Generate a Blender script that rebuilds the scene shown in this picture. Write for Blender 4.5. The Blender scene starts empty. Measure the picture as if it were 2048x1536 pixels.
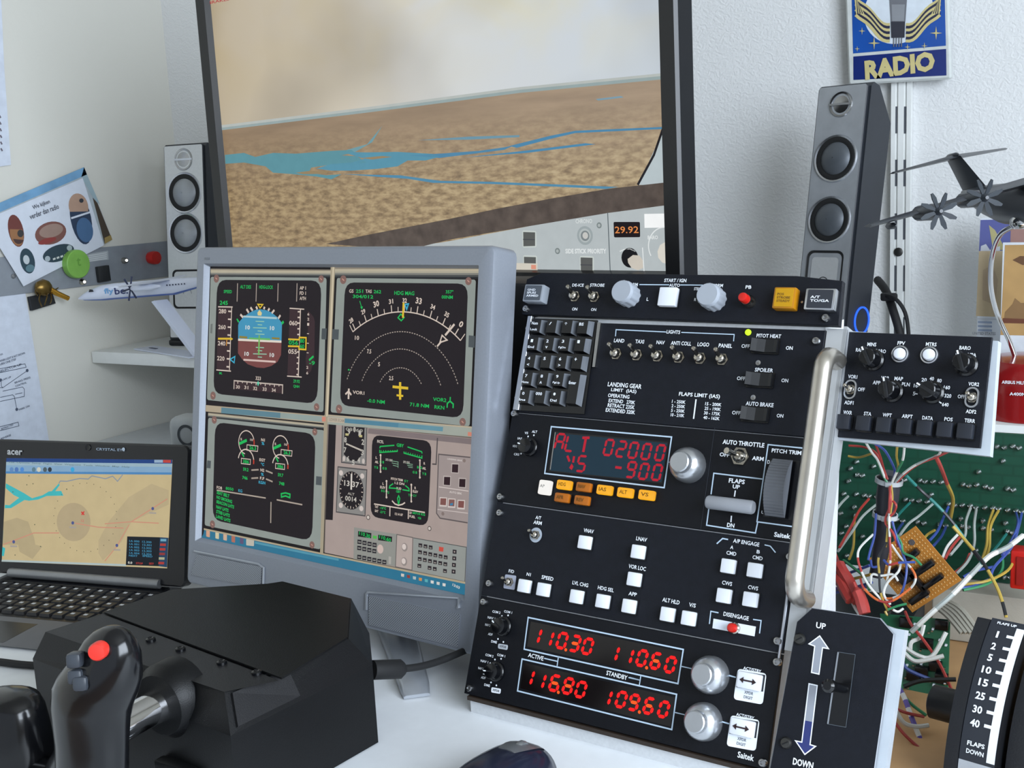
import bpy, bmesh, math, random
from mathutils import Matrix, Vector
random.seed(7)
PI = math.pi
# ------------------------------------------------------------------ camera
F = 2350.0                                   # focal length in pixels of the 2048 x 1536 frame
CAMZ = 1.208
AX = Vector((0.86764405, 0.4946851, -0.04980426))      # camera right in the room
AD = Vector((0.04463274, -0.17726513, -0.98315054))    # camera down
AF = Vector((-0.49517848, 0.85080181, -0.17588219))    # camera forward
CAM = Vector((0, 0, CAMZ))
scn = bpy.context.scene
col = scn.collection
cd = bpy.data.cameras.new('camera'); cam = bpy.data.objects.new('camera', cd); col.objects.link(cam)
cd.sensor_width = 36; cd.lens = F / 2048 * 36; cd.clip_start = .02; cd.clip_end = 50
m = Matrix.Identity(4)
for i in range(3):
    m[i][0] = AX[i]; m[i][1] = -AD[i]; m[i][2] = -AF[i]; m[i][3] = CAM[i]
cam.matrix_world = m
scn.camera = cam
# ------------------------------------------------------------------ world, window light, exposure
w = bpy.data.worlds.new('world'); scn.world = w; w.use_nodes = True
bg = w.node_tree.nodes['Background']; bg.inputs[0].default_value = (.80, .89, 1, 1); bg.inputs[1].default_value = .66
def area(name, loc, target, sx, sy, power, colr):
    l = bpy.data.lights.new(name, 'AREA'); l.shape = 'RECTANGLE'; l.size = sx; l.size_y = sy; l.energy = power; l.color = colr
    o = bpy.data.objects.new(name, l); col.objects.link(o); o.location = loc
    d = Vector(target) - Vector(loc); o.rotation_euler = d.to_track_quat('-Z', 'Y').to_euler(); return o
area('window_daylight', (1.16, -.15, 1.60), (0.0, -.05, 1.42), 1.7, 1.2, 84, (.80, .89, 1))
vs = scn.view_settings; vs.view_transform = 'Standard'; vs.look = 'None'; vs.gamma = 1; vs.exposure = 0; vs.use_curve_mapping = False
# ------------------------------------------------------------------ helpers: materials
def lin(c):
    return tuple((x / 12.92 if x <= .04045 else ((x + .055) / 1.055) ** 2.4) for x in c)
def rgb(h):
    if isinstance(h, str):
        h = h.lstrip('#'); h = tuple(int(h[i:i + 2], 16) / 255 for i in (0, 2, 4))
    return h
MATS = {}
def mat(name, c, rough=.5, metal=0, vary=.06, scale=60, bump=0, bscale=200, emit=0, spec=.5, alpha=1, trans=0):
    if name in MATS: return name
    m = bpy.data.materials.new(name); m.use_nodes = True; nt = m.node_tree; p = nt.nodes['Principled BSDF']
    l = lin(rgb(c))
    p.inputs['Roughness'].default_value = rough; p.inputs['Metallic'].default_value = metal
    p.inputs['Specular IOR Level'].default_value = spec
    tc = nt.nodes.new('ShaderNodeTexCoord'); n = nt.nodes.new('ShaderNodeTexNoise'); n.inputs['Scale'].default_value = scale
    n.inputs['Detail'].default_value = 3
    nt.links.new(tc.outputs['Object'], n.inputs['Vector'])
    r = nt.nodes.new('ShaderNodeValToRGB')
    r.color_ramp.elements[0].color = (*[max(0, x * (1 - vary)) for x in l], 1); r.color_ramp.elements[0].position = .3
    r.color_ramp.elements[1].color = (*[min(1, x * (1 + vary)) for x in l], 1); r.color_ramp.elements[1].position = .7
    nt.links.new(n.outputs['Fac'], r.inputs[0])
    if emit:
        p.inputs['Base Color'].default_value = (.01, .01, .012, 1)
        nt.links.new(r.outputs[0], p.inputs['Emission Color']); p.inputs['Emission Strength'].default_value = emit
    else:
        nt.links.new(r.outputs[0], p.inputs['Base Color'])
    if alpha < 1: p.inputs['Alpha'].default_value = alpha
    if trans: p.inputs['Transmission Weight'].default_value = trans
    if bump:
        n2 = nt.nodes.new('ShaderNodeTexNoise'); n2.inputs['Scale'].default_value = bscale; n2.inputs['Detail'].default_value = 4
        nt.links.new(tc.outputs['Object'], n2.inputs['Vector'])
        b = nt.nodes.new('ShaderNodeBump'); b.inputs['Strength'].default_value = bump; b.inputs['Distance'].default_value = .002
        nt.links.new(n2.outputs['Fac'], b.inputs['Height']); nt.links.new(b.outputs[0], p.inputs['Normal'])
    MATS[name] = m
    return name
def em(c, s=1.0):
    """self-lit colour of a screen or an indicator"""
    n = 'lit_' + (c if isinstance(c, str) else '%02x%02x%02x' % tuple(int(x * 255) for x in c)).lstrip('#') + ('' if s == 1 else '_%g' % s)
    return mat(n, c, .35, emit=s, vary=.03, spec=.07)
def pr(c, rough=.6):
    """printed or painted flat colour"""
    return mat('print_' + c.lstrip('#'), c, rough, vary=.03)
# ------------------------------------------------------------------ helpers: geometry
_tcache = {}
class MB:
    def __init__(s): s.v = []; s.f = []; s.m = []; s.sm = []; s.slots = []
    def mi(s, name):
        if name not in s.slots: s.slots.append(name)
        return s.slots.index(name)
    def add(s, vs, fs, mt, smooth=False):
        b = len(s.v); s.v += [tuple(x) for x in vs]; k = s.mi(mt)
        for f in fs: s.f.append([b + i for i in f]); s.m.append(k); s.sm.append(smooth)
        return s
    def box(s, c, d, mt, R=None, r=0, seg=2):
        if r > 0:
            bm = bmesh.new(); bmesh.ops.create_cube(bm, size=1)
            for v in bm.verts: v.co = Vector((v.co.x * d[0], v.co.y * d[1], v.co.z * d[2]))
            bmesh.ops.bevel(bm, geom=bm.edges[:], offset=min(r, min(d) * .49), segments=seg, affect='EDGES', profile=.5)
            vs = [v.co.copy() for v in bm.verts]; bm.verts.index_update(); fs = [[v.index for v in f.verts] for f in bm.faces]; bm.free()
        else:
            vs = [Vector((x * d[0] / 2, y * d[1] / 2, z * d[2] / 2)) for x in (-1, 1) for y in (-1, 1) for z in (-1, 1)]
            fs = [(0, 1, 3, 2), (4, 6, 7, 5), (0, 4, 5, 1), (2, 3, 7, 6), (0, 2, 6, 4), (1, 5, 7, 3)]
        if R: vs = [R @ v for v in vs]
        return s.add([v + Vector(c) for v in vs], fs, mt, r > 0)
    def bx(s, a, b, mt, r=0, seg=2):
        return s.box([(a[i] + b[i]) / 2 for i in range(3)], [abs(b[i] - a[i]) for i in range(3)], mt, None, r, seg)
    def prism(s, pts, z0, z1, mt, side=None, cham=0):
        """outline in local x,y pushed from z0 to z1, optional small chamfer at the z1 rim"""
        n = len(pts); A = sum(pts[i][0] * pts[(i + 1) % n][1] - pts[(i + 1) % n][0] * pts[i][1] for i in range(n))
        if A < 0: pts = pts[::-1]
        up = z1 > z0
        cx = sum(p[0] for p in pts) / n; cy = sum(p[1] for p in pts) / n
        rings = [(pts, z0)]
        if cham:
            rings.append((pts, z1 - (cham if up else -cham)))
            q = []
            for i in range(n):
                p0, p1, p2 = Vector(pts[i - 1]), Vector(pts[i]), Vector(pts[(i + 1) % n])
                e1 = (p1 - p0); e2 = (p2 - p1)
                if e1.length: e1.normalize()
                if e2.length: e2.normalize()
                nn = Vector((-e1.y - e2.y, e1.x + e2.x))
                if nn.length: nn.normalize()
                q.append(tuple(p1 + nn * cham))
            rings.append((q, z1))
        else: rings.append((pts, z1))
        vs = []; fs = []
        for P, z in rings: vs += [(p[0], p[1], z) for p in P]
        for k in range(len(rings) - 1):
            for i in range(n):
                j = (i + 1) % n; f = (k * n + i, k * n + j, (k + 1) * n + j, (k + 1) * n + i)
                fs.append(f if up else f[::-1])
        s.add(vs, fs, side or mt)
        b = len(rings) - 1; cap = [b * n + i for i in range(n)]; bot = list(range(n))[::-1]
        base = len(s.v) - len(vs)
        for f in ((cap, bot) if up else (cap[::-1], bot[::-1])):
            s.f.append([base + i for i in f]); s.m.append(s.mi(mt)); s.sm.append(False)
        return s
    def poly(s, pts, z, mt): return s.add([(p[0], p[1], z) for p in pts], [list(range(len(pts)))] if _area(pts) > 0 else [list(range(len(pts)))[::-1]], mt)
    def line(s, pts, wd, z, mt, closed=False, th=0):
        """flat stroke of width wd along pts"""
        P = [Vector(p[:2]) for p in pts]; n = len(P)
        if closed: P = P + [P[0], P[1]]
        L = []; R_ = []
        N = len(P)
        for i in range(N):
            if closed: a, b, c = P[(i - 1) % n], P[i % n], P[(i + 1) % n]
            else: a, b, c = P[max(i - 1, 0)], P[i], P[min(i + 1, N - 1)]
            d1 = (b - a); d2 = (c - b)
            if d1.length < 1e-9: d1 = d2
            if d2.length < 1e-9: d2 = d1
            d1 = d1.normalized(); d2 = d2.normalized(); n1 = Vector((-d1.y, d1.x)); n2 = Vector((-d2.y, d2.x))
            k = n1 + n2
            if k.length < 1e-6: k = n1
            k.normalize(); q = k * (wd / 2 / max(.4, k.dot(n1)))
            L.append(b + q); R_.append(b - q)
        M_ = n + 1 if closed else N
        vs = []; fs = []
        for i in range(M_): vs += [(R_[i].x, R_[i].y, z), (L[i].x, L[i].y, z)]
        for i in range(M_ - 1): fs.append((2 * i, 2 * i + 2, 2 * i + 3, 2 * i + 1))
        return s.add(vs, fs, mt)
    def arc(s, c, r, a0, a1, wd, z, mt, n=24, ry=None):
        ry = ry or r
        return s.line([(c[0] + r * math.cos(math.radians(a0 + (a1 - a0) * i / n)), c[1] + ry * math.sin(math.radians(a0 + (a1 - a0) * i / n))) for i in range(n + 1)], wd, z, mt)
    def disc(s, c, r, z, mt, n=24, ry=None):
        ry = ry or r
        return s.poly([(c[0] + r * math.cos(2 * PI * i / n), c[1] + ry * math.sin(2 * PI * i / n)) for i in range(n)], z, mt)
    def lathe(s, c, prof, mt, n=24, R=None, cap=True, sm=True):
        """profile of (radius, height) turned about local z at c"""
        vs = []; fs = []
        for r, h in prof:
            for i in range(n):
                a = 2 * PI * i / n; v = Vector((r * math.cos(a), r * math.sin(a), h)); vs.append((R @ v if R else v) + Vector(c))
        for k in range(len(prof) - 1):
            for i in range(n):
                j = (i + 1) % n; fs.append((k * n + i, k * n + j, (k + 1) * n + j, (k + 1) * n + i))
        if cap:
            fs.append(list(range(n))[::-1]); fs.append([(len(prof) - 1) * n + i for i in range(n)])
        return s.add(vs, fs, mt, sm)
    def cyl(s, a, b, r, mt, n=16, r2=None, sm=True):
        a = Vector(a); b = Vector(b); R = (b - a).to_track_quat('Z', 'Y').to_matrix()
        return s.lathe(a, [(r, 0), (r if r2 is None else r2, (b - a).length)], mt, n, R, True, sm)
    def tube(s, path, r, mt, n=8, smooth_path=0, mats=None, closed=False):
        P = [Vector(p) for p in path]
        if smooth_path: P = spline(P, smooth_path)
        rr = r if isinstance(r, (list, tuple)) else [r] * len(P)
        if len(rr) != len(P): rr = [rr[min(len(rr) - 1, int(i / len(P) * len(rr)))] for i in range(len(P))]
        T = [(P[min(i + 1, len(P) - 1)] - P[max(i - 1, 0)]).normalized() for i in range(len(P))]
        u = T[0].orthogonal().normalized(); base = len(s.v); vs = []
        for i, p in enumerate(P):
            u = (u - T[i] * u.dot(T[i]))
            u = u.normalized() if u.length > 1e-6 else T[i].orthogonal().normalized()
            w_ = T[i].cross(u)
            vs += [tuple(p + (u * math.cos(2 * PI * k / n) + w_ * math.sin(2 * PI * k / n)) * rr[i]) for k in range(n)]
        s.v += vs
        for i in range(len(P) - 1):
            k_ = s.mi(mats[i % len(mats)] if mats else mt)
            for k in range(n):
                j = (k + 1) % n; s.f.append([base + i * n + k, base + i * n + j, base + (i + 1) * n + j, base + (i + 1) * n + k]); s.m.append(k_); s.sm.append(True)
        for f in (list(range(n))[::-1], [(len(P) - 1) * n + k for k in range(n)]):
            s.f.append([base + i for i in f]); s.m.append(s.mi(mt)); s.sm.append(False)
        return s
    def loft(s, rings, mt, caps=True, sm=True):
        n = len(rings[0]); vs = []; fs = []
        for R in rings: vs += [tuple(p) for p in R]
        for k in range(len(rings) - 1):
            for i in range(n):
                j = (i + 1) % n; fs.append((k * n + i, k * n + j, (k + 1) * n + j, (k + 1) * n + i))
        if caps: fs.append(list(range(n))[::-1]); fs.append([(len(rings) - 1) * n + i for i in range(n)])
        return s.add(vs, fs, mt, sm)
    def text(s, t, c, h, z, mt, wd=None, rot=0, bold=.02, align='C', shear=0):
        """lettering with its cap height h (and width wd) centred on c"""
        key = (t, bold)
        if key not in _tcache:
            cu = bpy.data.curves.new('t', 'FONT'); cu.body = t; cu.size = 1; cu.resolution_u = 2; cu.offset = bold; cu.fill_mode = 'FRONT'
            o = bpy.data.objects.new('t', cu); me = bpy.data.meshes.new_from_object(o)
            V = [v.co.copy() for v in me.vertices]; Fc = [list(p.vertices) for p in me.polygons]
            bpy.data.objects.remove(o); bpy.data.curves.remove(cu); bpy.data.meshes.remove(me)
            _tcache[key] = (V, Fc)
        V, Fc = _tcache[key]
        if not V: return s
        x0 = min(v.x for v in V); x1 = max(v.x for v in V); y0 = min(v.y for v in V); y1 = max(v.y for v in V)
        nl = t.count('\n') + 1
        sy = h / max(1e-6, (y1 - y0)) ; sx = wd / max(1e-6, (x1 - x0)) if wd else sy
        ca, sa = math.cos(rot), math.sin(rot); out = []
        for v in V:
            x = (v.x - (x0 + x1) / 2) * sx; y = (v.y - (y0 + y1) / 2) * sy
            if align == 'L': x += (x1 - x0) / 2 * sx
            x += shear * y
            out.append((c[0] + x * ca - y * sa, c[1] + x * sa + y * ca, z))
        return s.add(out, Fc, mt)
    def build(s, name, parent=None, M=None, sharp=40):
        me = bpy.data.meshes.new(name); me.from_pydata(s.v, [], s.f); me.update()
        for k in s.slots: me.materials.append(MATS[k])
        me.polygons.foreach_set('material_index', s.m); me.polygons.foreach_set('use_smooth', s.sm)
        if any(s.sm): me.set_sharp_from_angle(angle=math.radians(sharp))
        return place(bpy.data.objects.new(name, me), parent, M)
def _area(p): n = len(p); return sum(p[i][0] * p[(i + 1) % n][1] - p[(i + 1) % n][0] * p[i][1] for i in range(n))
def spline(P, k=6):
    P = [Vector(p) for p in P]; out = []
    for i in range(len(P) - 1):
        a, b, c, d = P[max(i - 1, 0)], P[i], P[i + 1], P[min(i + 2, len(P) - 1)]
        for j in range(k):
            t = j / k; out.append(.5 * ((2 * b) + (c - a) * t + (2 * a - 5 * b + 4 * c - d) * t * t + (3 * b - a - 3 * c + d) * t ** 3))
    out.append(P[-1]); return out
WM = {}
def place(o, parent=None, M=None):
    """link; M is the object's own frame in the room (default: its parent's)"""
    col.objects.link(o)
    P = WM[parent.name] if parent else Matrix.Identity(4)
    if M is None: M = P
    WM[o.name] = M.copy()
    if parent: o.parent = parent
    o.matrix_basis = P.inverted() @ M if parent else M
    return o
def thing(name, label, cat, M, group=None):
    if isinstance(M, (tuple, Vector)): M = Matrix.Translation(M)
    o = bpy.data.objects.new(name, None); o.empty_display_size = .02; place(o, None, M); return tag(o, label, cat, group)
def tag(o, label, cat, group=None):
    o['label'] = label; o['category'] = cat
    if group: o['group'] = group
    return o
def struct(o): o['kind'] = 'structure'; return o
def dup(o, parent, M):
    """another individual sharing the mesh of o"""
    return place(o.copy(), parent, M)
def rr(w, h, r, n=4, cx=0, cy=0):
    pts = []
    for sx, sy, a in ((1, 1, 0), (-1, 1, 90), (-1, -1, 180), (1, -1, 270)):
        for i in range(n + 1):
            t = math.radians(a + 90 * i / n); pts.append((cx + sx * (w / 2 - r) + r * math.cos(t), cy + sy * (h / 2 - r) + r * math.sin(t)))
    return pts
# ------------------------------------------------------------------ helpers: measured planes
def ray(x, y): return AX * ((x - 1024) / F) + AD * ((y - 768) / F) + AF
class Plane:
    """a flat face in the room: origin o, yaw about the vertical, lean back from upright"""
    def __init__(s, o, yaw, tilt, rel=True):
        s.o = Vector(o) + (CAM if rel else Vector()); a = math.radians(yaw); t = math.radians(tilt)
        s.x = Vector((math.cos(a), math.sin(a), 0)); back = Vector((-math.sin(a), math.cos(a), 0))
        s.y = back * math.sin(t) + Vector((0, 0, math.cos(t))); s.n = s.x.cross(s.y)
        s.M = Matrix(((s.x.x, s.y.x, s.n.x, s.o.x), (s.x.y, s.y.y, s.n.y, s.o.y), (s.x.z, s.y.z, s.n.z, s.o.z), (0, 0, 0, 1)))
    def at(s, x, y, h=0):
        r = ray(x, y); t = ((s.o + s.n * h) - CAM).dot(s.n) / r.dot(s.n); p = CAM + r * t - s.o
        return (p.dot(s.x), p.dot(s.y))
    def P(s, u, v, h=0): return s.o + s.x * u + s.y * v + s.n * h
class View:
    """reads positions off an enlarged view of a plane"""
    def __init__(s, pl, x0, y0, k, h=0): s.pl, s.x0, s.y0, s.k, s.h = pl, x0, y0, k, h
    def __call__(s, x, y): return s.pl.at(s.x0 + x / s.k, s.y0 + y / s.k, s.h)
    def pts(s, L): return [s(*p) for p in L]
    def dx(s, x, y, w): a = s(x - w / 2, y); b = s(x + w / 2, y); return math.dist(a, b)
    def dy(s, x, y, h): a = s(x, y - h / 2); b = s(x, y + h / 2); return math.dist(a, b)
    def T(s, mb, t, x, y, h, wd, mt, z=.0004, bold=.02, rot=0):
        mb.text(t, s(x, y), s.dy(x, y, h), z, mt, s.dx(x, y, wd) if wd else None, rot, bold)
    def Ls(s, mb, pts, wd, mt, z=.0004, closed=False):
        P = s.pts(pts); x, y = pts[0]; mb.line(P, s.dx(x, y, wd), z, mt, closed)
    def rq(s, c, r, n=4):
        """quad given by its four corners with rounded corners"""
        P = [Vector(s(*p)) for p in c]; out = []
        rm = s.dx(*c[0], r)
        for i in range(4):
            b = P[i]; a = (P[i - 1] - b).normalized(); d = (P[(i + 1) % 4] - b).normalized()
            p0, p2 = b + a * rm, b + d * rm
            for k in range(n + 1):
                t = k / n; q = p0 * (1 - t) ** 2 + b * 2 * t * (1 - t) + p2 * t * t; out.append((q.x, q.y))
        return out
def at_z(x, y, z):
    r = ray(x, y); return CAM + r * ((z - CAMZ) / r.z)
def at_y(x, y, Y): r = ray(x, y); return CAM + r * (Y / r.y)
def at_x(x, y, X): r = ray(x, y); return CAM + r * (X / r.x)
def ZR(a): return Matrix.Rotation(math.radians(a), 4, 'Z')
def TR(x, y=None, z=None): return Matrix.Translation((x, y, z) if y is not None else x)
DESK = .74
# ------------------------------------------------------------------ the room
WB = 1.80; WL = -1.82
mat('black_plastic', '0e1014', .42, vary=.12, scale=300)
mat('gloss_black', '0a0b0e', .2, vary=.05)
mat('satin_black', '111318', .5, vary=.1, bump=.15, bscale=900)
mat('panel_black', '0f121a', .55, vary=.14, scale=140, spec=.25, bump=.2, bscale=1500)
mat('panel_black_b', '0a0c12', .5, vary=.12, scale=140, spec=.25, bump=.15, bscale=1500)
mat('white_paint', 'e2e4e2', .5, vary=.02)
mat('aluminium', 'c9ccd2', .3, 1, vary=.05, scale=30)
mat('brushed_alu', 'b4b6b9', .38, 1, vary=.08, scale=40)
mat('chrome', 'd8d8da', .08, 1, vary=.02)
mat('steel', 'a9aaac', .25, 1, vary=.06)
mat('white_plastic', 'e9ebee', .4, vary=.02)
mat('grey_plastic', '8d9096', .45, vary=.04)
mat('rubber', '111214', .7, vary=.1)
def plaster(name, c, amt):
    m = bpy.data.materials.new(name); m.use_nodes = True; nt = m.node_tree; p = nt.nodes['Principled BSDF']; N = nt.nodes.new; L = nt.links.new
    p.inputs['Roughness'].default_value = .75
    tc = N('ShaderNodeTexCoord'); n1 = N('ShaderNodeTexNoise'); n1.inputs['Scale'].default_value = 5; n1.inputs['Detail'].default_value = 2
    L(tc.outputs['Object'], n1.inputs['Vector'])
    wv = N('ShaderNodeTexWave'); wv.wave_type = 'RINGS'; wv.inputs['Scale'].default_value = 48; wv.inputs['Distortion'].default_value = 14; wv.inputs['Detail'].default_value = 4
    wv.inputs['Detail Scale'].default_value = 1.4
    L(tc.outputs['Object'], wv.inputs['Vector'])
    n2 = N('ShaderNodeTexNoise'); n2.inputs['Scale'].default_value = 260; n2.inputs['Detail'].default_value = 6; L(tc.outputs['Object'], n2.inputs['Vector'])
    mul = N('ShaderNodeMath'); mul.operation = 'MULTIPLY_ADD'; L(wv.outputs['Fac'], mul.inputs[0]); mul.inputs[1].default_value = .55; L(n2.outputs['Fac'], mul.inputs[2])
    b = N('ShaderNodeBump'); b.inputs['Strength'].default_value = amt; b.inputs['Distance'].default_value = .003; L(mul.outputs[0], b.inputs['Height']); L(b.outputs[0], p.inputs['Normal'])
    r = N('ShaderNodeValToRGB'); l = lin(rgb(c)); r.color_ramp.elements[0].color = (*[x * .97 for x in l], 1); r.color_ramp.elements[1].color = (*l, 1)
    L(n1.outputs['Fac'], r.inputs[0]); L(r.outputs[0], p.inputs['Base Color'])
    MATS[name] = m
plaster('plaster', 'dfe0e0', .28); plaster('smooth_wall', 'd9d7ce', .04)
mat('floor_wood', '8a6a4a', .5, vary=.2, scale=8)
struct(MB().bx((WL - .1, WB, 0), (1.2, WB + .1, 2.5), 'plaster').build('wall_back'))
struct(MB().bx((WL - .1, -1.8, 0), (WL, WB, 2.5), 'smooth_wall').build('wall_left'))
wr = MB()
wr.bx((1.2, -1.8, 0), (1.3, WB + .1, .98), 'smooth_wall'); wr.bx((1.2, -1.8, 2.24), (1.3, WB + .1, 2.5), 'smooth_wall')
wr.bx((1.2, -1.8, .98), (1.3, -1.02, 2.24), 'smooth_wall'); wr.bx((1.2, .72, .98), (1.3, WB + .1, 2.24), 'smooth_wall')
struct(wr.build('wall_right'))
wf = MB()
for a, b in (((1.2, -1.02, .98), (1.28, -.97, 2.24)), ((1.2, .67, .98), (1.28, .72, 2.24)), ((1.2, -.97, .98), (1.28, .67, 1.03)), ((1.2, -.97, 2.19), (1.28, .67, 2.24)), ((1.21, -.17, 1.03), (1.27, -.13, 2.19))):
    wf.bx(a, b, 'white_paint')
struct(wf.build('window_1'))
struct(MB().bx((WL - .1, -1.8, 2.5), (1.3, WB + .1, 2.6), mat('ceiling_grey', 'aeaca4', .8, vary=.03)).build('ceiling'))
struct(MB().bx((WL - .1, -1.8, -.05), (1.3, WB + .1, 0), 'floor_wood').build('floor'))
# ------------------------------------------------------------------ desk
dk = thing('desk', 'white desk top carrying the monitor, laptop and black instrument panels', 'desk', (-.6, 1.05, 0))
mat('desk_white', 'e4e8ec', .38, vary=.02)
MB().bx((WL + .004, .35, DESK - .028), (.75, WB - .004, DESK), 'desk_white', .003).build('desk_top', dk, Matrix.Identity(4))
for x, y in ((WL + .05, .42), (.70, .42), (WL + .05, WB - .06), (.70, WB - .06)):
    MB().bx((x - .025, y - .025, 0), (x + .025, y + .025, DESK - .028), 'white_paint').build('leg', dk, Matrix.Identity(4))
# ------------------------------------------------------------------ silver desktop monitor
mon = Plane((-.9337, .9583, -.0837), -6.6, 9.1)
SW, SH = .376, .3006
mat('silver_bezel', '878c95', .42, .35, vary=.03, scale=500)
mat('silver_side', 'a4a9b0', .28, .5, vary=.03)
def grille_mat(name, c1, c2, sc):
    m = bpy.data.materials.new(name); m.use_nodes = True; nt = m.node_tree; p = nt.nodes['Principled BSDF']; N = nt.nodes.new; L = nt.links.new
    tc = N('ShaderNodeTexCoord'); mp = N('ShaderNodeMapping'); mp.inputs['Rotation'].default_value = (0, 0, .785); mp.inputs['Scale'].default_value = (sc, sc, 0)
    v = N('ShaderNodeTexVoronoi'); v.inputs['Randomness'].default_value = 0; v.inputs['Scale'].default_value = 1
    r = N('ShaderNodeValToRGB'); r.color_ramp.elements[0].position = .28; r.color_ramp.elements[1].position = .36
    r.color_ramp.elements[0].color = (*lin(rgb(c1)), 1); r.color_ramp.elements[1].color = (*lin(rgb(c2)), 1)
    L(tc.outputs['Object'], mp.inputs[0]); L(mp.outputs[0], v.inputs['Vector']); L(v.outputs['Distance'], r.inputs[0]); L(r.outputs[0], p.inputs['Base Color'])
    p.inputs['Roughness'].default_value = .45; p.inputs['Metallic'].default_value = .3; MATS[name] = m
grille_mat('perforated', '3c4048', '9a9fa6', 560)
base = at_z(800, 1330, DESK)
monitor = thing('desktop_monitor', 'silver flat monitor showing four cockpit instrument windows', 'monitor', Matrix.Translation((-.77, .90, DESK)) @ ZR(-6.6))
l, r, t, b = .0175, .020, .021, .053
ox0, ox1, oy1, oy0 = -l, SW + r, t, -SH - b
def ring(x0, x1, y0, y1, z, rad=.004, n=3):
    return [(p[0], p[1], z) for p in rr(x1 - x0, y1 - y0, rad, n, (x0 + x1) / 2, (y0 + y1) / 2)]
fr = MB()
R0 = [ring(0, SW, -SH, 0, .0, .0008), ring(-.004, SW + .003, -SH - .004, .003, .0058, .001), ring(ox0 + .004, ox1 - .005, oy0 + .003, oy1 - .003, .0062, .004),
      ring(ox0 + .001, ox1 - .0015, oy0 + .001, oy1 - .001, .0045, .006), ring(ox0, ox1, oy0, oy1, 0, .007), ring(ox0 + .001, ox1 - .001, oy0 + .001, oy1 - .001, -.030, .008), ring(ox0 + .03, ox1 - .03, oy0 + .02, oy1 - .03, -.052, .02)]
fr.loft(R0, 'silver_bezel', caps=False)
n_ = len(R0[0]); fr.f.append([len(fr.v) - n_ + i for i in range(n_)][::-1]); fr.m.append(0); fr.sm.append(False)
c_ = mon.at(423, 518); fr.bx((c_[0] - .004, c_[1] - .0012, .0062), (c_[0] + .004, c_[1] + .0012, .0064), mat('faint_print', '6d7279', .5))
fr.build('bezel', monitor, mon.M, 30)
vM = View(mon, 360, 480, 1.829); vS = View(mon, 680, 1140, 3.88)
for q in ([vS(262, 192), vS(968, 335), vS(950, 588), vS(262, 415)], [vM(82, 1146), vM(318, 1192), vM(314, 1268), vM(58, 1222)]):
    g = MB(); g.prism(q, .0055, .0072, 'perforated', 'silver_bezel'); gr = g.build('speaker_grille', monitor, mon.M)
lip = MB(); lip.line([vS(240, 300), vS(243, 180), vS(256, 162), vS(955, 205), vS(968, 225), vS(950, 290)], .0022, .0078, 'silver_side')
lip.tube([(*vS(242, 300), .0068), (*vS(245, 180), .0068), (*vS(262, 165), .0068), (*vS(955, 208), .0068), (*vS(960, 285), .0068)], .0013, 'silver_side', 6); lip.build('grille_rim', monitor, mon.M)
lp = MB(); lp.tube([(*vM(322, 1262), .0068), (*vM(324, 1195), .0068), (*vM(305, 1182), .0068), (*vM(70, 1136), .0068)], .0013, 'silver_side', 6); lp.build('grille_rim', monitor, mon.M)
# stand
st = MB(); toe = at_z(834, 1397, DESK); nk = Vector((-.755, 1.0, DESK))
for sgn, tip in ((1, toe), (-1, Vector((-.93, .865, DESK)))):
    d = (tip - nk); d.z = 0; side = Vector((-d.y, d.x, 0)).normalized()
    rings = []
    for k, (u, wd, h0) in enumerate(((0, .022, .020), (.3, .019, .017), (.7, .0155, .014), (.95, .0135, .011), (1, .012, .004))):
        c = nk + d * u; rings.append([c + side * wd + Vector((0, 0, .001)), c + side * wd + Vector((0, 0, h0 * .8)), c + side * wd * .8 + Vector((0, 0, h0)), c - side * wd * .8 + Vector((0, 0, h0)), c - side * wd + Vector((0, 0, h0 * .8)), c - side * wd + Vector((0, 0, .001))])
    lg = MB(); lg.loft([[tuple(p) for p in R_] for R_ in rings], 'silver_side'); lg.build('stand_leg', monitor, Matrix.Identity(4), 50)
nb = MB(); nb.box((-.755, 1.0, DESK + .008), (.10, .09, .014), 'silver_side', ZR(-6.6).to_3x3(), .005); nb.box((-.752, 1.015, DESK + .12), (.055, .028, .21), 'silver_side', ZR(-6.6).to_3x3(), .006)
nb.build('stand_neck', monitor, Matrix.Identity(4))
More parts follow.
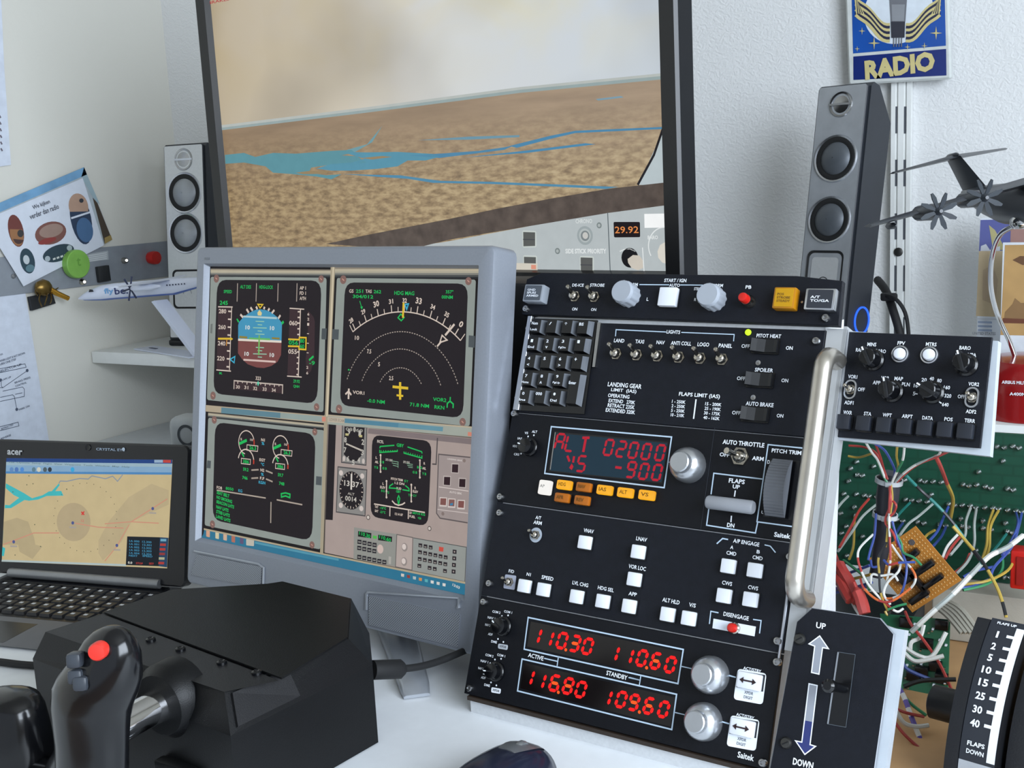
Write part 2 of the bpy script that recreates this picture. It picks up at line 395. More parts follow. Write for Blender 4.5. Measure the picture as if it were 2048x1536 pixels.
# screen
scr = MB().poly([(0, 0), (0, -SH), (SW, -SH), (SW, 0)], .0001, em('1c1517')).build('screen', monitor, mon.M)
GR, WH, YE, CY, BK, BE = em('18b455'), em('cfc0b4'), em('d8b62c'), em('3aa5c4'), em('1b1416'), em('8d9288')
FRAME, METD, METL, TAN = em('8a928d'), em('55564f'), em('c5bda6'), em('b5a58d')
Z = [.0002 + .0001 * i for i in range(8)]
vA = View(mon, 390, 480, 4.042); vB = View(mon, 640, 500, 4.042); vC = View(mon, 390, 810, 4.655); vD = View(mon, 630, 830, 4.389)
def screw_heads(mb, v, pts, r):
    for x, y in pts: mb.disc(v(x, y), v.dx(x, y, r), Z[2], em('7c5f58'), 12); mb.line([v(x - r * .3, y - r * .3), v(x + r * .3, y + r * .3)], v.dx(x, y, r * .25), Z[3], em('c08f80'))
def window(v, outer, bar, frame, disp, rad, clips):
    mb = MB(); mb.poly(v.pts(outer), Z[0], em('14100f'))
    (a, b_, c, d) = bar                      # rolled metal strip above the display
    def mix(p, q, t): return (p[0] + (q[0] - p[0]) * t, p[1] + (q[1] - p[1]) * t)
    for i, cc in enumerate(('8a8273', 'b3aa94', 'a9a390', '7f7f77', '4a4d4c', '26292b')):
        mb.poly(v.pts([mix(a, d, i / 6), mix(b_, c, i / 6), mix(b_, c, (i + 1) / 6), mix(a, d, (i + 1) / 6)]), Z[1], em(cc))
    mb.poly(v.rq(frame, 16), Z[1], FRAME); mb.poly(v.rq(disp, rad), Z[2], BK)
    for q in clips: mb.poly(v.pts(q), Z[3], em('4b5255'))
    return mb
# -- attitude display
A = window(vA, [(125, 215), (1106, 222), (1062, 1420), (88, 1300)], [(128, 232), (1103, 240), (1101, 305), (128, 300)], [(128, 296), (1066, 305), (1040, 1392), (98, 1293)], [(182, 322), (1026, 328), (990, 1325), (150, 1242)], 70,
           [[(1030, 715), (1068, 715), (1064, 805), (1026, 803)]])
screw_heads(A, vA, [(175, 312), (1022, 316), (148, 1258), (985, 1350)], 22)
D2 = em('362528')
A.poly(vA.pts([(190, 545), (292, 548), (280, 1052), (178, 1045)]), Z[3], D2); A.poly(vA.pts([(768, 555), (862, 560), (845, 1108), (750, 1100)]), Z[3], D2)
A.poly(vA.pts([(915, 570), (960, 620), (972, 660), (968, 960), (940, 1060), (905, 1095), (898, 960), (915, 830)]), Z[3], D2)
cx, cy = 526, 800
ball = [(440, 590), (490, 565), (530, 560), (575, 566), (620, 585), (670, 625), (704, 668), (706, 690), (698, 930), (670, 985), (620, 1018), (560, 1035), (500, 1030), (430, 1005), (385, 965), (350, 915), (352, 690), (358, 665), (395, 622)]
A.poly(vA.pts([p for p in ball if p[1] < 800] + []) if False else vA.pts([(352, 805), (352, 690), (358, 665), (395, 622), (440, 590), (490, 565), (530, 560), (575, 566), (620, 585), (670, 625), (704, 668), (706, 690), (702, 820)]), Z[3], em('3f8fb3'))
A.poly(vA.pts([(352, 805), (702, 820), (698, 930), (670, 985), (620, 1018), (560, 1035), (500, 1030), (430, 1005), (385, 965), (350, 915)]), Z[3], em('74423f'))
vA.Ls(A, [(352, 806), (702, 822)], 12, em('d9d0c4'), Z[4]); vA.Ls(A, [(395, 618), (665, 632)], 10, em('a8c4c8'), Z[4]); vA.Ls(A, [(395, 968), (655, 985)], 10, em('d0b8b0'), Z[4])
for x, y, s_ in ((430, 707, '10'), (628, 713, '10'), (422, 920, '10'), (626, 930, '10')): vA.T(A, s_, x, y, 34, 36, em('cfd4d2'), Z[5], .03)
for y, w_ in ((657, 70), (684, 36), (709, 110), (735, 36), (760, 74), (868, 66), (893, 36), (920, 110), (945, 34)): vA.Ls(A, [(528 - w_ / 2, y), (528 + w_ / 2, y + 3)], 5, em('8fc0a8'), Z[4])
vA.Ls(A, [(524, 770), (519, 930)], 12, em('6fae5a'), Z[5]); vA.Ls(A, [(440, 795), (612, 803)], 10, em('5fb060'), Z[5])
for q in ([(362, 775), (425, 780), (428, 797), (362, 792)], [(625, 786), (688, 790), (688, 805), (625, 800)]): A.poly(vA.pts(q), Z[5], em('8a7a2c'))
for q in ([(512, 610), (540, 612), (545, 590), (526, 565), (508, 588)],): A.poly(vA.pts(q), Z[5], em('d5c58a'))
vA.Ls(A, [(512, 520), (552, 522), (530, 550)], 7, YE, Z[5], True)
for x0, y0, x1, y1 in ((420, 558, 438, 588), (452, 545, 470, 572), (497, 538, 508, 560), (566, 540, 560, 560), (606, 553, 594, 572), (645, 566, 624, 592), (694, 608, 676, 636), (370, 602, 392, 626)): vA.Ls(A, [(x0, y0), (x1, y1)], 13, WH, Z[4])
for q in ([(338, 640), (346, 634), (362, 660), (352, 668)], [(716, 650), (724, 668), (708, 686), (700, 668)]): A.poly(vA.pts(q), Z[4], GR)
for x in (347, 500, 675, 828): vA.Ls(A, [(x, 350), (x - 4, 498)], 6, em('a79a90'), Z[3])
vA.T(A, 'SPEED', 268, 417, 26, 66, GR, Z[3]); vA.T(A, 'ALT DES', 412, 379, 28, 88, GR, Z[3]); vA.T(A, 'HDG-LOCK', 578, 381, 28, 112, GR, Z[3])
for s_, y in (('AP 1', 388), ('FD 1', 430), ('A/TH', 472)): vA.T(A, s_, 874, y, 28, 50, WH, Z[3])
vA.T(A, '245', 236, 508, 34, 66, GR, Z[4]); vA.T(A, 'M.', 212, 1077, 20, 24, GR, Z[4])
vA.Ls(A, [(300, 548), (282, 1052)], 6, WH, Z[4]); vA.Ls(A, [(190, 540), (308, 542)], 6, WH, Z[4]); vA.Ls(A, [(176, 1050), (294, 1060)], 6, WH, Z[4])
for s_, x, y in (('280', 226, 576), ('260', 222, 704), ('240', 218, 836), ('220', 212, 957)): vA.T(A, s_, x, y, 36, 60, WH, Z[4])
for i in range(8): y = 576 + 64 * i; vA.Ls(A, [(272 - i * 2, y), (296 - i * 2, y + 2)], 8, WH, Z[4])
vA.Ls(A, [(190, 798), (300, 798)], 10, YE, Z[5]); A.poly(vA.pts([(296, 788), (312, 800), (296, 812)]), Z[5], YE); vA.Ls(A, [(262, 800), (258, 855)], 7, em('c88a3a'), Z[5])
vA.Ls(A, [(286, 965), (326, 942), (320, 992)], 7, CY, Z[4], True)
vA.Ls(A, [(856, 560), (838, 1110)], 7, WH, Z[4]); vA.Ls(A, [(768, 552), (886, 560)], 6, WH, Z[4]); vA.Ls(A, [(748, 1100), (866, 1108)], 6, WH, Z[4])
for y in (580, 626, 672, 718, 764, 905, 950, 996, 1042, 1088): vA.Ls(A, [(834 - (y - 580) * .02, y), (856 - (y - 580) * .03, y)], 8, WH, Z[4])
vA.T(A, '060', 798, 672, 38, 66, WH, Z[4]); vA.T(A, '055', 792, 902, 38, 70, WH, Z[4])
A.poly(vA.pts([(760, 808), (848, 808), (848, 790), (900, 792), (898, 882), (846, 880), (846, 856), (758, 852)]), Z[4], em('0c1a10'))
vA.Ls(A, [(758, 802), (846, 806), (848, 788), (902, 790), (900, 886), (844, 882), (844, 860), (756, 858)], 9, YE, Z[5])
vA.T(A, '056', 800, 830, 36, 76, GR, Z[6]); vA.T(A, '80\n60', 871, 838, 76, 34, GR, Z[6])
for y, s_ in ((600, '6'), (640, '2'), (682, '1'), (757, '-'), (835, '-'), (912, '-'), (1030, '2'), (1075, '6')): vA.T(A, s_, 920 - (y - 600) * .02, y, 22 if s_ != '-' else 6, 16, WH, Z[4])
vA.Ls(A, [(926, 972), (962, 940)], 12, GR, Z[5]); vA.T(A, '-9', 950, 994, 34, 46, GR, Z[5])
vA.T(A, '29.92', 824, 1142, 26, 52, GR, Z[3]); vA.T(A, 'QNH', 822, 1185, 26, 48, GR, Z[3])
A.poly(vA.pts([(318, 1135), (714, 1172), (710, 1240), (316, 1205)]), Z[3], D2)
vA.Ls(A, [(318, 1205), (320, 1137), (712, 1172), (710, 1244)], 7, em('b9aca2'), Z[4])
for i in range(10): x = 350 + i * 37; y = 1141 + i * 3.4; vA.Ls(A, [(x, y), (x - 1, y + (20 if i % 2 == 0 else 12))], 6, WH, Z[4])
for s_, x, y in (('30', 350, 1188), ('31', 418, 1192), ('32', 490, 1200), ('33', 566, 1206), ('34', 640, 1214)): vA.T(A, s_, x, y, 28, 32, WH, Z[4])
vA.T(A, '323', 514, 1118, 30, 42, WH, Z[3]); A.poly(vA.pts([(514, 1138), (524, 1158), (514, 1182), (505, 1158)]), Z[5], em('5fc8a8'))
vA.T(A, 'iiii', 135, 718, 60, 10, em('5c6264'), Z[3]) if False else A.poly(vA.pts([(130, 680), (146, 676), (142, 756), (126, 752)]), Z[3], em('6a706c'))
A.build('attitude_display', scr, mon.M)
# -- navigation display
Bm = window(vB, [(108, 140), (1296, 138), (1242, 1440), (70, 1340)], [(120, 140), (1296, 140), (1288, 232), (116, 228)], [(138, 225), (1262, 240), (1212, 1425), (88, 1312)], [(205, 262), (1200, 272), (1158, 1360), (162, 1255)], 72,
            [[(104, 640), (156, 642), (152, 725), (100, 722)], [(1206, 690), (1256, 695), (1252, 790), (1202, 785)], [(18, 635), (58, 635), (54, 715), (14, 715)]])
screw_heads(Bm, vB, [(190, 240), (1202, 252), (156, 1285), (1155, 1390)], 26)
Bm.poly(vB.pts([(90, 138), (126, 138), (70, 1345), (42, 1345)]), Z[4], em('a09680')); Bm.poly(vB.pts([(106, 138), (118, 138), (66, 1345), (54, 1345)]), Z[5], em('c8bca2'))
def circ(a, b, c):
    ax, ay = a; bx, by = b; cx_, cy_ = c; d = 2 * (ax * (by - cy_) + bx * (cy_ - ay) + cx_ * (ay - by))
    return (((ax * ax + ay * ay) * (by - cy_) + (bx * bx + by * by) * (cy_ - ay) + (cx_ * cx_ + cy_ * cy_) * (ay - by)) / d, ((ax * ax + ay * ay) * (cx_ - bx) + (bx * bx + by * by) * (ax - cx_) + (cx_ * cx_ + cy_ * cy_) * (bx - ax)) / d)
c0 = circ(vB(222, 708), vB(650, 500), vB(1138, 732))
def polar(a, r): return (c0[0] + r * math.sin(math.radians(a * AR)), c0[1] + r * math.cos(math.radians(a * AR)))
rad = lambda x, y: math.dist(c0, vB(x, y))
RO = rad(650, 500)
AR = math.degrees(math.atan2(vB(1138, 732)[0] - c0[0], vB(1138, 732)[1] - c0[1])) / 49.5
nn = 40; Bm.line([polar(-46.5 + 96 * i / nn, RO) for i in range(nn + 1)], .0011, Z[3], WH)
for i, (a, s_) in enumerate(((-44, '28'), (-33, '29'), (-22, '30'), (-10.5, '31'), (0, '32'), (10.5, '33'), (21.5, '34'), (32.5, '35'), (44, '0'))):
    Bm.line([polar(a, RO), polar(a, RO + .0070)], .0011, Z[3], WH)
    if i < 8: Bm.line([polar(a + 5.4, RO), polar(a + 5.4, RO + .0048)], .0009, Z[3], WH)
    p = polar(a, RO + .0108 + (.0014 if s_ in ('30', '33', '0') else 0)); big = s_ in ('30', '33', '0')
    Bm.text(s_, p, .0060 if big else .0046, Z[3], WH, (.0076 if big else .0056) if s_ != '0' else .0045, -math.radians(a * AR), .03)
Bm.line([polar(-46.5, RO), polar(-46.5, RO + .008)], .0009, Z[3], WH); Bm.line([polar(49.5, RO), polar(49.5, RO + .008)], .0009, Z[3], WH)
for p3, m_ in (((222, 1045), (650, 660), (1120, 1095)), 58), (((342, 1058), (650, 800), (982, 1105)), 42), (((488, 1068), (650, 952), (826, 1092)), 22):
    q3 = [vB(*p) for p in p3]; c0 = circ(*q3); AR = 1; rx = math.dist(c0, q3[0]); a0, a1 = [math.degrees(math.atan2(q[0] - c0[0], q[1] - c0[1])) for q in (q3[0], q3[2])]
    for i in range(m_):
        a = a0 + (a1 - a0) * i / m_; Bm.line([polar(a, rx), polar(a + (a1 - a0) / m_ * .55, rx)], .0009, Z[3], em('a89c92'))
for s_, x, y in (('10', 302, 710), ('7.5', 400, 820), ('5', 480, 924), ('2.5', 578, 1036)): vB.T(Bm, s_, x, y, 34, 18 * len(s_.replace('.', '')) - 2, WH, Z[3], .02)
vB.Ls(Bm, [(651, 1068), (651, 1210)], 18, YE, Z[4]); vB.Ls(Bm, [(590, 1105), (716, 1118)], 16, YE, Z[4]); vB.Ls(Bm, [(622, 1174), (676, 1180)], 12, YE, Z[4])
vB.Ls(Bm, [(680, 425), (674, 548)], 15, YE, Z[5]); vB.Ls(Bm, [(656, 518), (634, 548), (660, 572), (684, 545)], 8, GR, Z[4], True); vB.Ls(Bm, [(690, 440), (718, 436), (704, 480)], 9, CY, Z[4], True)
vB.Ls(Bm, [(1090, 600), (1015, 690)], 15, WH, Z[4]); vB.Ls(Bm, [(990, 690), (972, 748), (1030, 728)], 9, WH, Z[4], True); vB.Ls(Bm, [(985, 738), (950, 780)], 12, WH, Z[4])
vB.Ls(Bm, [(324, 412), (338, 460)], 5, GR, Z[3]); Bm.poly(vB.pts([(328, 460), (350, 456), (342, 482)]), Z[3], GR)
vB.T(Bm, 'GS', 256, 332, 28, 36, WH, Z[3]); vB.T(Bm, '251', 322, 333, 28, 58, GR, Z[3]); vB.T(Bm, 'TAS', 396, 334, 28, 50, WH, Z[3]); vB.T(Bm, '262', 467, 337, 28, 60, GR, Z[3])
vB.T(Bm, '304/012', 350, 377, 28, 166, GR, Z[3]); vB.T(Bm, 'HDG MAG', 684, 349, 32, 162, GR, Z[3]); vB.T(Bm, '357°', 1050, 338, 28, 62, GR, Z[3]); vB.T(Bm, '00NM', 1031, 381, 28, 90, GR, Z[3])
vB.T(Bm, 'VOR1', 314, 1153, 28, 94, WH, Z[3]); vB.T(Bm, '-0.0 NM', 455, 1223, 30, 142, GR, Z[3]); vB.T(Bm, '71.8 NM', 806, 1255, 30, 156, GR, Z[3]); vB.T(Bm, 'VOR2', 970, 1210, 30, 108, GR, Z[3]); vB.T(Bm, 'RKN', 968, 1272, 30, 80, GR, Z[3])
vB.Ls(Bm, [(236, 1120), (233, 1205)], 13, WH, Z[3]); vB.Ls(Bm, [(208, 1166), (234, 1142), (256, 1172)], 11, WH, Z[3])
vB.Ls(Bm, [(1056, 1188), (1054, 1225)], 9, GR, Z[3]); vB.Ls(Bm, [(1030, 1275), (1032, 1240), (1054, 1222), (1080, 1245), (1078, 1278)], 10, GR, Z[3])
Bm.poly(vB.pts([(230, 962), (242, 962), (241, 974), (229, 974)]), Z[4], GR)
# title bars across the middle
for i, (ca, cb) in enumerate((('b0a48e', '8f8a7c'), ('6f7f86', '56737f'), ('9a9585', '8b8677'))):
    Bm.poly(vB.pts([(70, 1330 + 14 * i + (6 if i else 0)), (1242, 1428 + 16 * i), (1240, 1445 + 16 * i), (68, 1346 + 14 * i + 6)]), Z[4 + 0], em(ca))
Bm.poly(vB.pts([(68, 1342), (1240, 1440), (1238, 1512), (64, 1408)]), Z[5], em('9aa096'))
Bm.poly(vB.pts([(200, 1362), (640, 1398), (636, 1435), (198, 1396)]), Z[6], em('4f7f94')); Bm.poly(vB.pts([(640, 1398), (1000, 1430), (996, 1466), (636, 1435)]), Z[6], em('5f8c9c'))
Bm.poly(vB.pts([(66, 1348), (205, 1360), (203, 1400), (64, 1390)]), Z[6], em('b3a896')); vB.T(Bm, 'LOWER ECAM', 140, 1374, 24, 120, em('8d8478'), Z[7])
Bm.poly(vB.pts([(1200, 1470), (1232, 1474), (1230, 1506), (1198, 1502)]), Z[6], em('c8806c'))
Bm.build('navigation_display', scr, mon.M)
# -- engine display
Cm = window(vC, [(110, 50), (1225, 168), (1195, 1385), (85, 1145)], [(125, 70), (1215, 185), (1210, 225), (122, 118)], [(125, 118), (1205, 235), (1168, 1345), (92, 1120)], [(190, 158), (1126, 268), (1092, 1268), (165, 1068)], 80,
            [[(1132, 662), (1184, 668), (1180, 748), (1128, 742)], [(118, 515), (152, 520), (148, 590), (112, 586)]])
screw_heads(Cm, vC, [(182, 138), (1118, 250), (165, 1110), (1092, 1302)], 24)
Cm.poly(vC.pts([(105, 0), (1228, 100), (1226, 172), (102, 60)]), Z[4], em('a99c86')); Cm.poly(vC.pts([(250, 22), (800, 72), (798, 122), (248, 76)]), Z[5], em('5b7f8c')); Cm.poly(vC.pts([(800, 72), (1190, 106), (1188, 158), (798, 122)]), Z[5], em('8d9c98'))
Cm.poly(vC.pts([(1188, 108), (1222, 112), (1220, 154), (1186, 150)]), Z[6], em('cc8470'))
RD = em('b83a26')
for x, y in ((482, 348), (800, 392)):
    c1 = vC(x, y); R1 = vC.dx(x, y, 72)
    Cm.arc(c1, R1, 20, 262, .0011, Z[3], WH, 26, R1 * 1.02); Cm.arc(c1, R1, -8, 20, .0016, Z[4], RD, 6)
    vC.Ls(Cm, [(x - 66, y + 12), (x + 4, y - 20)], 18, GR, Z[4]); vC.Ls(Cm, [(x + 6, y + 22), (x + 108, y + 34), (x + 104, y + 84), (x + 4, y + 72)], 5, WH, Z[4], True)
    vC.T(Cm, '26.3', x + 60, y + 52, 34, 62, GR, Z[4], .03); vC.T(Cm, '5', x - 48, y - 30, 22, 16, WH, Z[4]); vC.T(Cm, '10', x + 48, y - 24, 22, 26, WH, Z[4])
for x, y in ((478, 520), (797, 566)):
    c1 = vC(x, y); R1 = vC.dx(x, y, 72); Cm.arc(c1, R1, 8, 172, .0013, Z[3], WH, 20); Cm.arc(c1, R1, -10, 12, .0018, Z[4], RD, 6)
    vC.Ls(Cm, [(x - 38, y - 78), (x - 18, y - 38)], 12, GR, Z[5]); vC.Ls(Cm, [(x - 42, y - 24), (x + 42, y - 14), (x + 40, y + 34), (x - 44, y + 24)], 5, WH, Z[4], True); vC.T(Cm, '386', x, y + 6, 34, 56, GR, Z[4], .03)
for s_, x, y, cc, w_ in (('N1', 636, 325, WH, 34), ('%', 636, 358, CY, 26), ('EGT', 630, 512, WH, 54), ('°C', 632, 552, CY, 30), ('N2', 630, 606, WH, 36), ('%', 630, 645, CY, 26), ('F.F', 628, 683, WH, 40), ('KG/H', 627, 722, CY, 62)): vC.T(Cm, s_, x, y, 28, w_, cc, Z[3], .03)
for s_, x, y in (('59.2', 476, 600), ('746', 468, 678), ('59.7', 800, 652), ('748', 810, 732)): vC.T(Cm, s_, x, y, 32, 50, GR, Z[3], .03)
for p in ([(528, 606), (596, 602)], [(528, 682), (592, 678)], [(662, 610), (726, 636)], [(664, 688), (726, 714)]): vC.Ls(Cm, p, 10, em('a09488'), Z[3])
vC.Ls(Cm, [(205, 792), (662, 866)], 8, em('a89c90'), Z[3]); vC.Ls(Cm, [(764, 882), (1002, 928)], 9, em('a89c90'), Z[3]); vC.Ls(Cm, [(711, 902), (708, 1098)], 9, em('a89c90'), Z[3])
vC.T(Cm, 'FOB', 231, 770, 28, 50, WH, Z[4]); vC.T(Cm, '8050', 326, 780, 28, 72, GR, Z[4]); vC.T(Cm, 'KG', 426, 798, 28, 36, CY, Z[4])
for s_, x, y, w_ in (('SEAT BELT', 264, 830, 118), ('NO SMOKING', 276, 878, 145), ('BEACON LHTS', 285, 924, 164), ('NAV LHTS', 258, 964, 115), ('STRB LHTS', 264, 1010, 126), ('LAND LHTS', 266, 1056, 134)): vC.T(Cm, s_, x, y, 32, w_, GR, Z[3], .035, -.09)
vC.Ls(Cm, [(806, 826), (846, 818), (888, 830), (886, 862), (846, 846), (808, 856)], 10, GR, Z[3], True)
Cm.build('engine_display', scr, mon.M)
# -- systems display with panel photo
Dm = MB(); PB = em('a2938d'); PBG = em('8b8c86')
Dm.poly(vD.pts([(112, 0), (1390, 128), (1335, 1480), (80, 1205)]), Z[0], em('6a625a')); Dm.poly(vD.pts([(118, 80), (1378, 205), (1345, 1462), (88, 1208)]), Z[1], PB)
Dm.poly(vD.pts([(470, 118), (1378, 208), (1372, 258), (466, 162)]), Z[2], em('7a6e6e')); Dm.poly(vD.pts([(122, 72), (188, 80), (158, 922), (94, 918)]), Z[2], BK)
Dm.poly(vD.pts([(84, 0), (116, 0), (76, 1215), (48, 1210)]), Z[4], em('a09680')); Dm.poly(vD.rq([(505, 172), (1028, 228), (995, 978), (490, 892)], 70), Z[3], BK)
for q in ([(244, 86), (458, 110), (450, 440), (236, 415)], [(205, 455), (458, 482), (442, 885), (190, 850)]): Dm.poly(vD.rq(q, 35), Z[2], em('84827f')); vD.Ls(Dm, q, 8, em('4c4a4b'), Z[3], True)
Dm.poly(vD.pts([(262, 100), (438, 112), (430, 330), (372, 405), (310, 400), (256, 345)]), Z[3], BK)
c1 = vD(345, 272)
for k in range(10):
    a = 2 * PI * k / 10; Dm.text(str(k), (c1[0] + .0125 * math.sin(a), c1[1] + .0165 * math.cos(a)), .0055, Z[4], em('b8b4ac'), .0035, 0, .03)
vD.Ls(Dm, [(275, 252), (415, 312)], 12, em('b8b0a6'), Z[5]); vD.Ls(Dm, [(285, 265), (405, 318)], 5, BK, Z[6]); vD.T(Dm, '08160', 348, 130, 30, 150, em('9c9a92'), Z[4])
for x, y in ((285, 170), (405, 184)): Dm.poly(vD.pts([(x - 14, y - 10), (x + 14, y - 8), (x + 14, y + 12), (x - 14, y + 10)]), Z[5], em('b8b07c'))
c2 = vD(322, 662); Dm.disc(c2, vD.dx(322, 662, 106), Z[3], BK, 28, vD.dy(322, 662, 168))
for k in range(24):
    a = 2 * PI * k / 24; e1, e2 = vD.dx(322, 662, 104), vD.dy(322, 662, 164); f_ = .84 if k % 2 == 0 else .9
    Dm.line([(c2[0] + e1 * .98 * math.sin(a), c2[1] + e2 * .98 * math.cos(a)), (c2[0] + e1 * f_ * math.sin(a), c2[1] + e2 * f_ * math.cos(a))], .0008, Z[4], WH)
vD.Ls(Dm, [(325, 516), (322, 655)], 14, em('cfc8c0'), Z[5]); vD.T(Dm, '13 37', 325, 605, 50, 130, em('c6c0b8'), Z[4]); vD.T(Dm, 'ALT', 320, 692, 22, 60, em('a9a49c'), Z[4]); vD.T(Dm, '0014', 318, 736, 44, 100, em('bdb8b0'), Z[4])
for x, y in ((232, 508), (418, 536), (230, 792), (410, 820)): Dm.disc(vD(x, y), vD.dx(x, y, 18), Z[4], em('c9beb8'), 12, vD.dy(x, y, 24))
for x, y in ((258, 382), (428, 405)): Dm.disc(vD(x, y), vD.dx(x, y, 12), Z[4], em('c0b6b0'), 12, vD.dy(x, y, 24))
vD.T(Dm, 'F/CTL', 578, 234, 26, 56, em('d8cec4'), Z[4], .03); vD.T(Dm, 'GBY', 752, 266, 30, 64, GR, Z[4], .03)
vD.Ls(Dm, [(572, 292), (576, 276), (700, 266)], 8, GR, Z[4]); vD.Ls(Dm, [(816, 280), (940, 322), (944, 338)], 8, GR, Z[4])
for q in ([(572, 305), (572, 328), (726, 318), (726, 304)], [(785, 320), (785, 334), (942, 378), (942, 355)]): vD.Ls(Dm, q, 8, GR, Z[4])
for i in range(7): vD.Ls(Dm, [(586 + 20 * i, 308), (584 + 20 * i, 320)], 5, GR, Z[4]); vD.Ls(Dm, [(802 + 20 * i, 322 + 5 * i), (802 + 20 * i, 336 + 5 * i)], 5, GR, Z[4])
for x, y0, y1 in ((580, 352, 498), (925, 398, 548), (632, 580, 722), (850, 612, 758)):
    vD.Ls(Dm, [(x, y0), (x - 2, y1)], 9, WH, Z[4])
    for y in (y0, (y0 + y1) / 2 + 18, y1): Dm.disc(vD(x - 1, y), vD.dx(x, y, 8), Z[4], WH, 8)
for s_, x, y, w_, cc in (('L', 543, 374, 14, WH), ('AIL', 545, 412, 30, WH), ('G B', 590, 412, 40, GR), ('Y B', 540, 460, 34, GR), ('G B', 614, 468, 38, GR), ('SPD BRK', 655, 395, 64, em('a8a49c')), ('SPD BRK', 808, 415, 60, em('a8a49c')), ('R', 964, 425, 14, WH), ('AIL', 962, 468, 32, WH), ('B G', 922, 460, 44, GR), ('G B', 880, 503, 40, GR), ('Y B', 962, 516, 36, GR), ('PITCH TRIM', 722, 565, 104, WH), ('G Y', 804, 580, 34, GR), ('1.2 DN', 745, 600, 84, WH), ('L', 602, 602, 12, WH), ('ELEV', 598, 635, 46, WH), ('B G', 600, 665, 28, GR), ('B G', 640, 678, 28, GR), ('RUD', 740, 645, 42, WH), ('GBY', 736, 672, 42, GR), ('R', 884, 640, 14, WH), ('ELEV', 885, 672, 46, WH), ('Y B', 834, 702, 24, GR), ('G Y', 880, 708, 30, GR)): vD.T(Dm, s_, x, y, 22, w_, cc, Z[4], .03)
for i in range(3): vD.Ls(Dm, [(668 + 10 * i, 400 + 20 * i), (734, 412 + 20 * i), (732, 432 + 16 * i)], 4, em('7fa88c'), Z[4]); vD.Ls(Dm, [(806 + 8 * i, 425 + 16 * i), (862, 434 + 14 * i)], 4, em('7fa88c'), Z[4])
vD.Ls(Dm, [(690, 602), (660, 622), (656, 640), (735, 645)], 8, GR, Z[4]); vD.Ls(Dm, [(796, 618), (828, 645), (830, 665), (770, 655)], 8, GR, Z[4])
vD.Ls(Dm, [(736, 785), (728, 730), (738, 708), (748, 732), (738, 785)], 8, GR, Z[4]); vD.Ls(Dm, [(680, 752), (705, 780), (736, 792), (770, 784), (794, 768)], 9, WH, Z[4])
vD.Ls(Dm, [(522, 780), (968, 855)], 8, WH, Z[4]); vD.Ls(Dm, [(662, 805), (660, 888)], 8, WH, Z[4]); vD.Ls(Dm, [(824, 832), (822, 912)], 8, WH, Z[4])
for s_, x, y, w_, cc in (('TAT', 544, 806, 30, WH), ('-16°C', 600, 816, 54, GR), ('SAT', 544, 842, 30, WH), ('-21°C', 598, 852, 48, GR), ('12 H 07', 740, 872, 70, WH), ('GW', 842, 858, 22, WH), ('60710 KG', 914, 866, 110, GR), ('FUEL', 858, 892, 52, WH), ('+26', 920, 904, 30, GR)): vD.T(Dm, s_, x, y, 22, w_, cc, Z[4], .03)
for x, y in ((470, 898), (1008, 996)): Dm.disc(vD(x, y), vD.dx(x, y, 17), Z[3], em('5c5450'), 14); Dm.disc(vD(x, y), vD.dx(x, y, 11), Z[4], em('c8beb6'), 14)
vD.Ls(Dm, [(1078, 200), (1066, 432), (1032, 430)], 10, em('4e4848'), Z[3]); Dm.poly(vD.pts([(1085, 345), (1366, 370), (1340, 945), (1105, 905), (1070, 860)]), Z[2], em('988c89')); vD.Ls(Dm, [(1366, 372), (1088, 344), (1070, 862), (1100, 905), (1342, 946)], 9, em('5a5252'), Z[3])
for x, y in ((1234, 468), (1163, 578), (1297, 596)): Dm.poly(vD.pts([(x - 33, y - 46), (x + 33, y - 42), (x + 30, y + 46), (x - 36, y + 40)]), Z[3], em('b5aaa6')); Dm.poly(vD.pts([(x - 26, y - 36), (x + 28, y - 34), (x + 25, y + 38), (x - 29, y + 34)]), Z[4], em('2a1519'))
for x, y, cc in ((1130, 760, '7a4f49'), (1204, 770, '7c5650'), (1287, 783, '7a4c47')): Dm.poly(vD.pts([(x - 33, y - 40), (x + 33, y - 36), (x + 30, y + 46), (x - 36, y + 42)]), Z[3], em('c8bdb8')); Dm.poly(vD.pts([(x - 25, y - 30), (x + 26, y - 28), (x + 22, y + 32), (x - 28, y + 28)]), Z[4], em(cc))
Dm.poly(vD.pts([(1190, 776), (1216, 770), (1214, 792), (1188, 794)]), Z[5], em('3a7aa0')); vD.Ls(Dm, [(1090, 630), (1350, 668)], 6, em('c8bcb8'), Z[3]); vD.Ls(Dm, [(1078, 828), (1345, 862)], 6, em('c0b4b0'), Z[3])
for x, y in ((1314, 400), (1126, 866)): Dm.disc(vD(x, y), vD.dx(x, y, 13), Z[4], em('7d6f6a'), 12)
vD.T(Dm, 'LANDING GEAR', 1230, 392, 14, 130, em('cfc6c2'), Z[4]); vD.T(Dm, 'AUTO BRK', 1238, 682, 18, 110, em('cfc6c2'), Z[4])
Dm.poly(vD.pts([(345, 985), (722, 1045), (712, 1330), (340, 1262)]), Z[2], PBG); Dm.poly(vD.pts([(722, 1048), (862, 1075), (855, 1362), (710, 1332)]), Z[3], em('ad9f99')); vD.Ls(Dm, [(722, 1048), (862, 1075), (855, 1362), (710, 1332)], 6, em('5f5a58'), Z[4], True)
Dm.poly(vD.pts([(866, 1078), (1332, 1160), (1318, 1460), (858, 1364)]), Z[2], em('8d918d')); vD.Ls(Dm, [(866, 1078), (1332, 1160), (1318, 1460)], 5, em('4f5150'), Z[3])
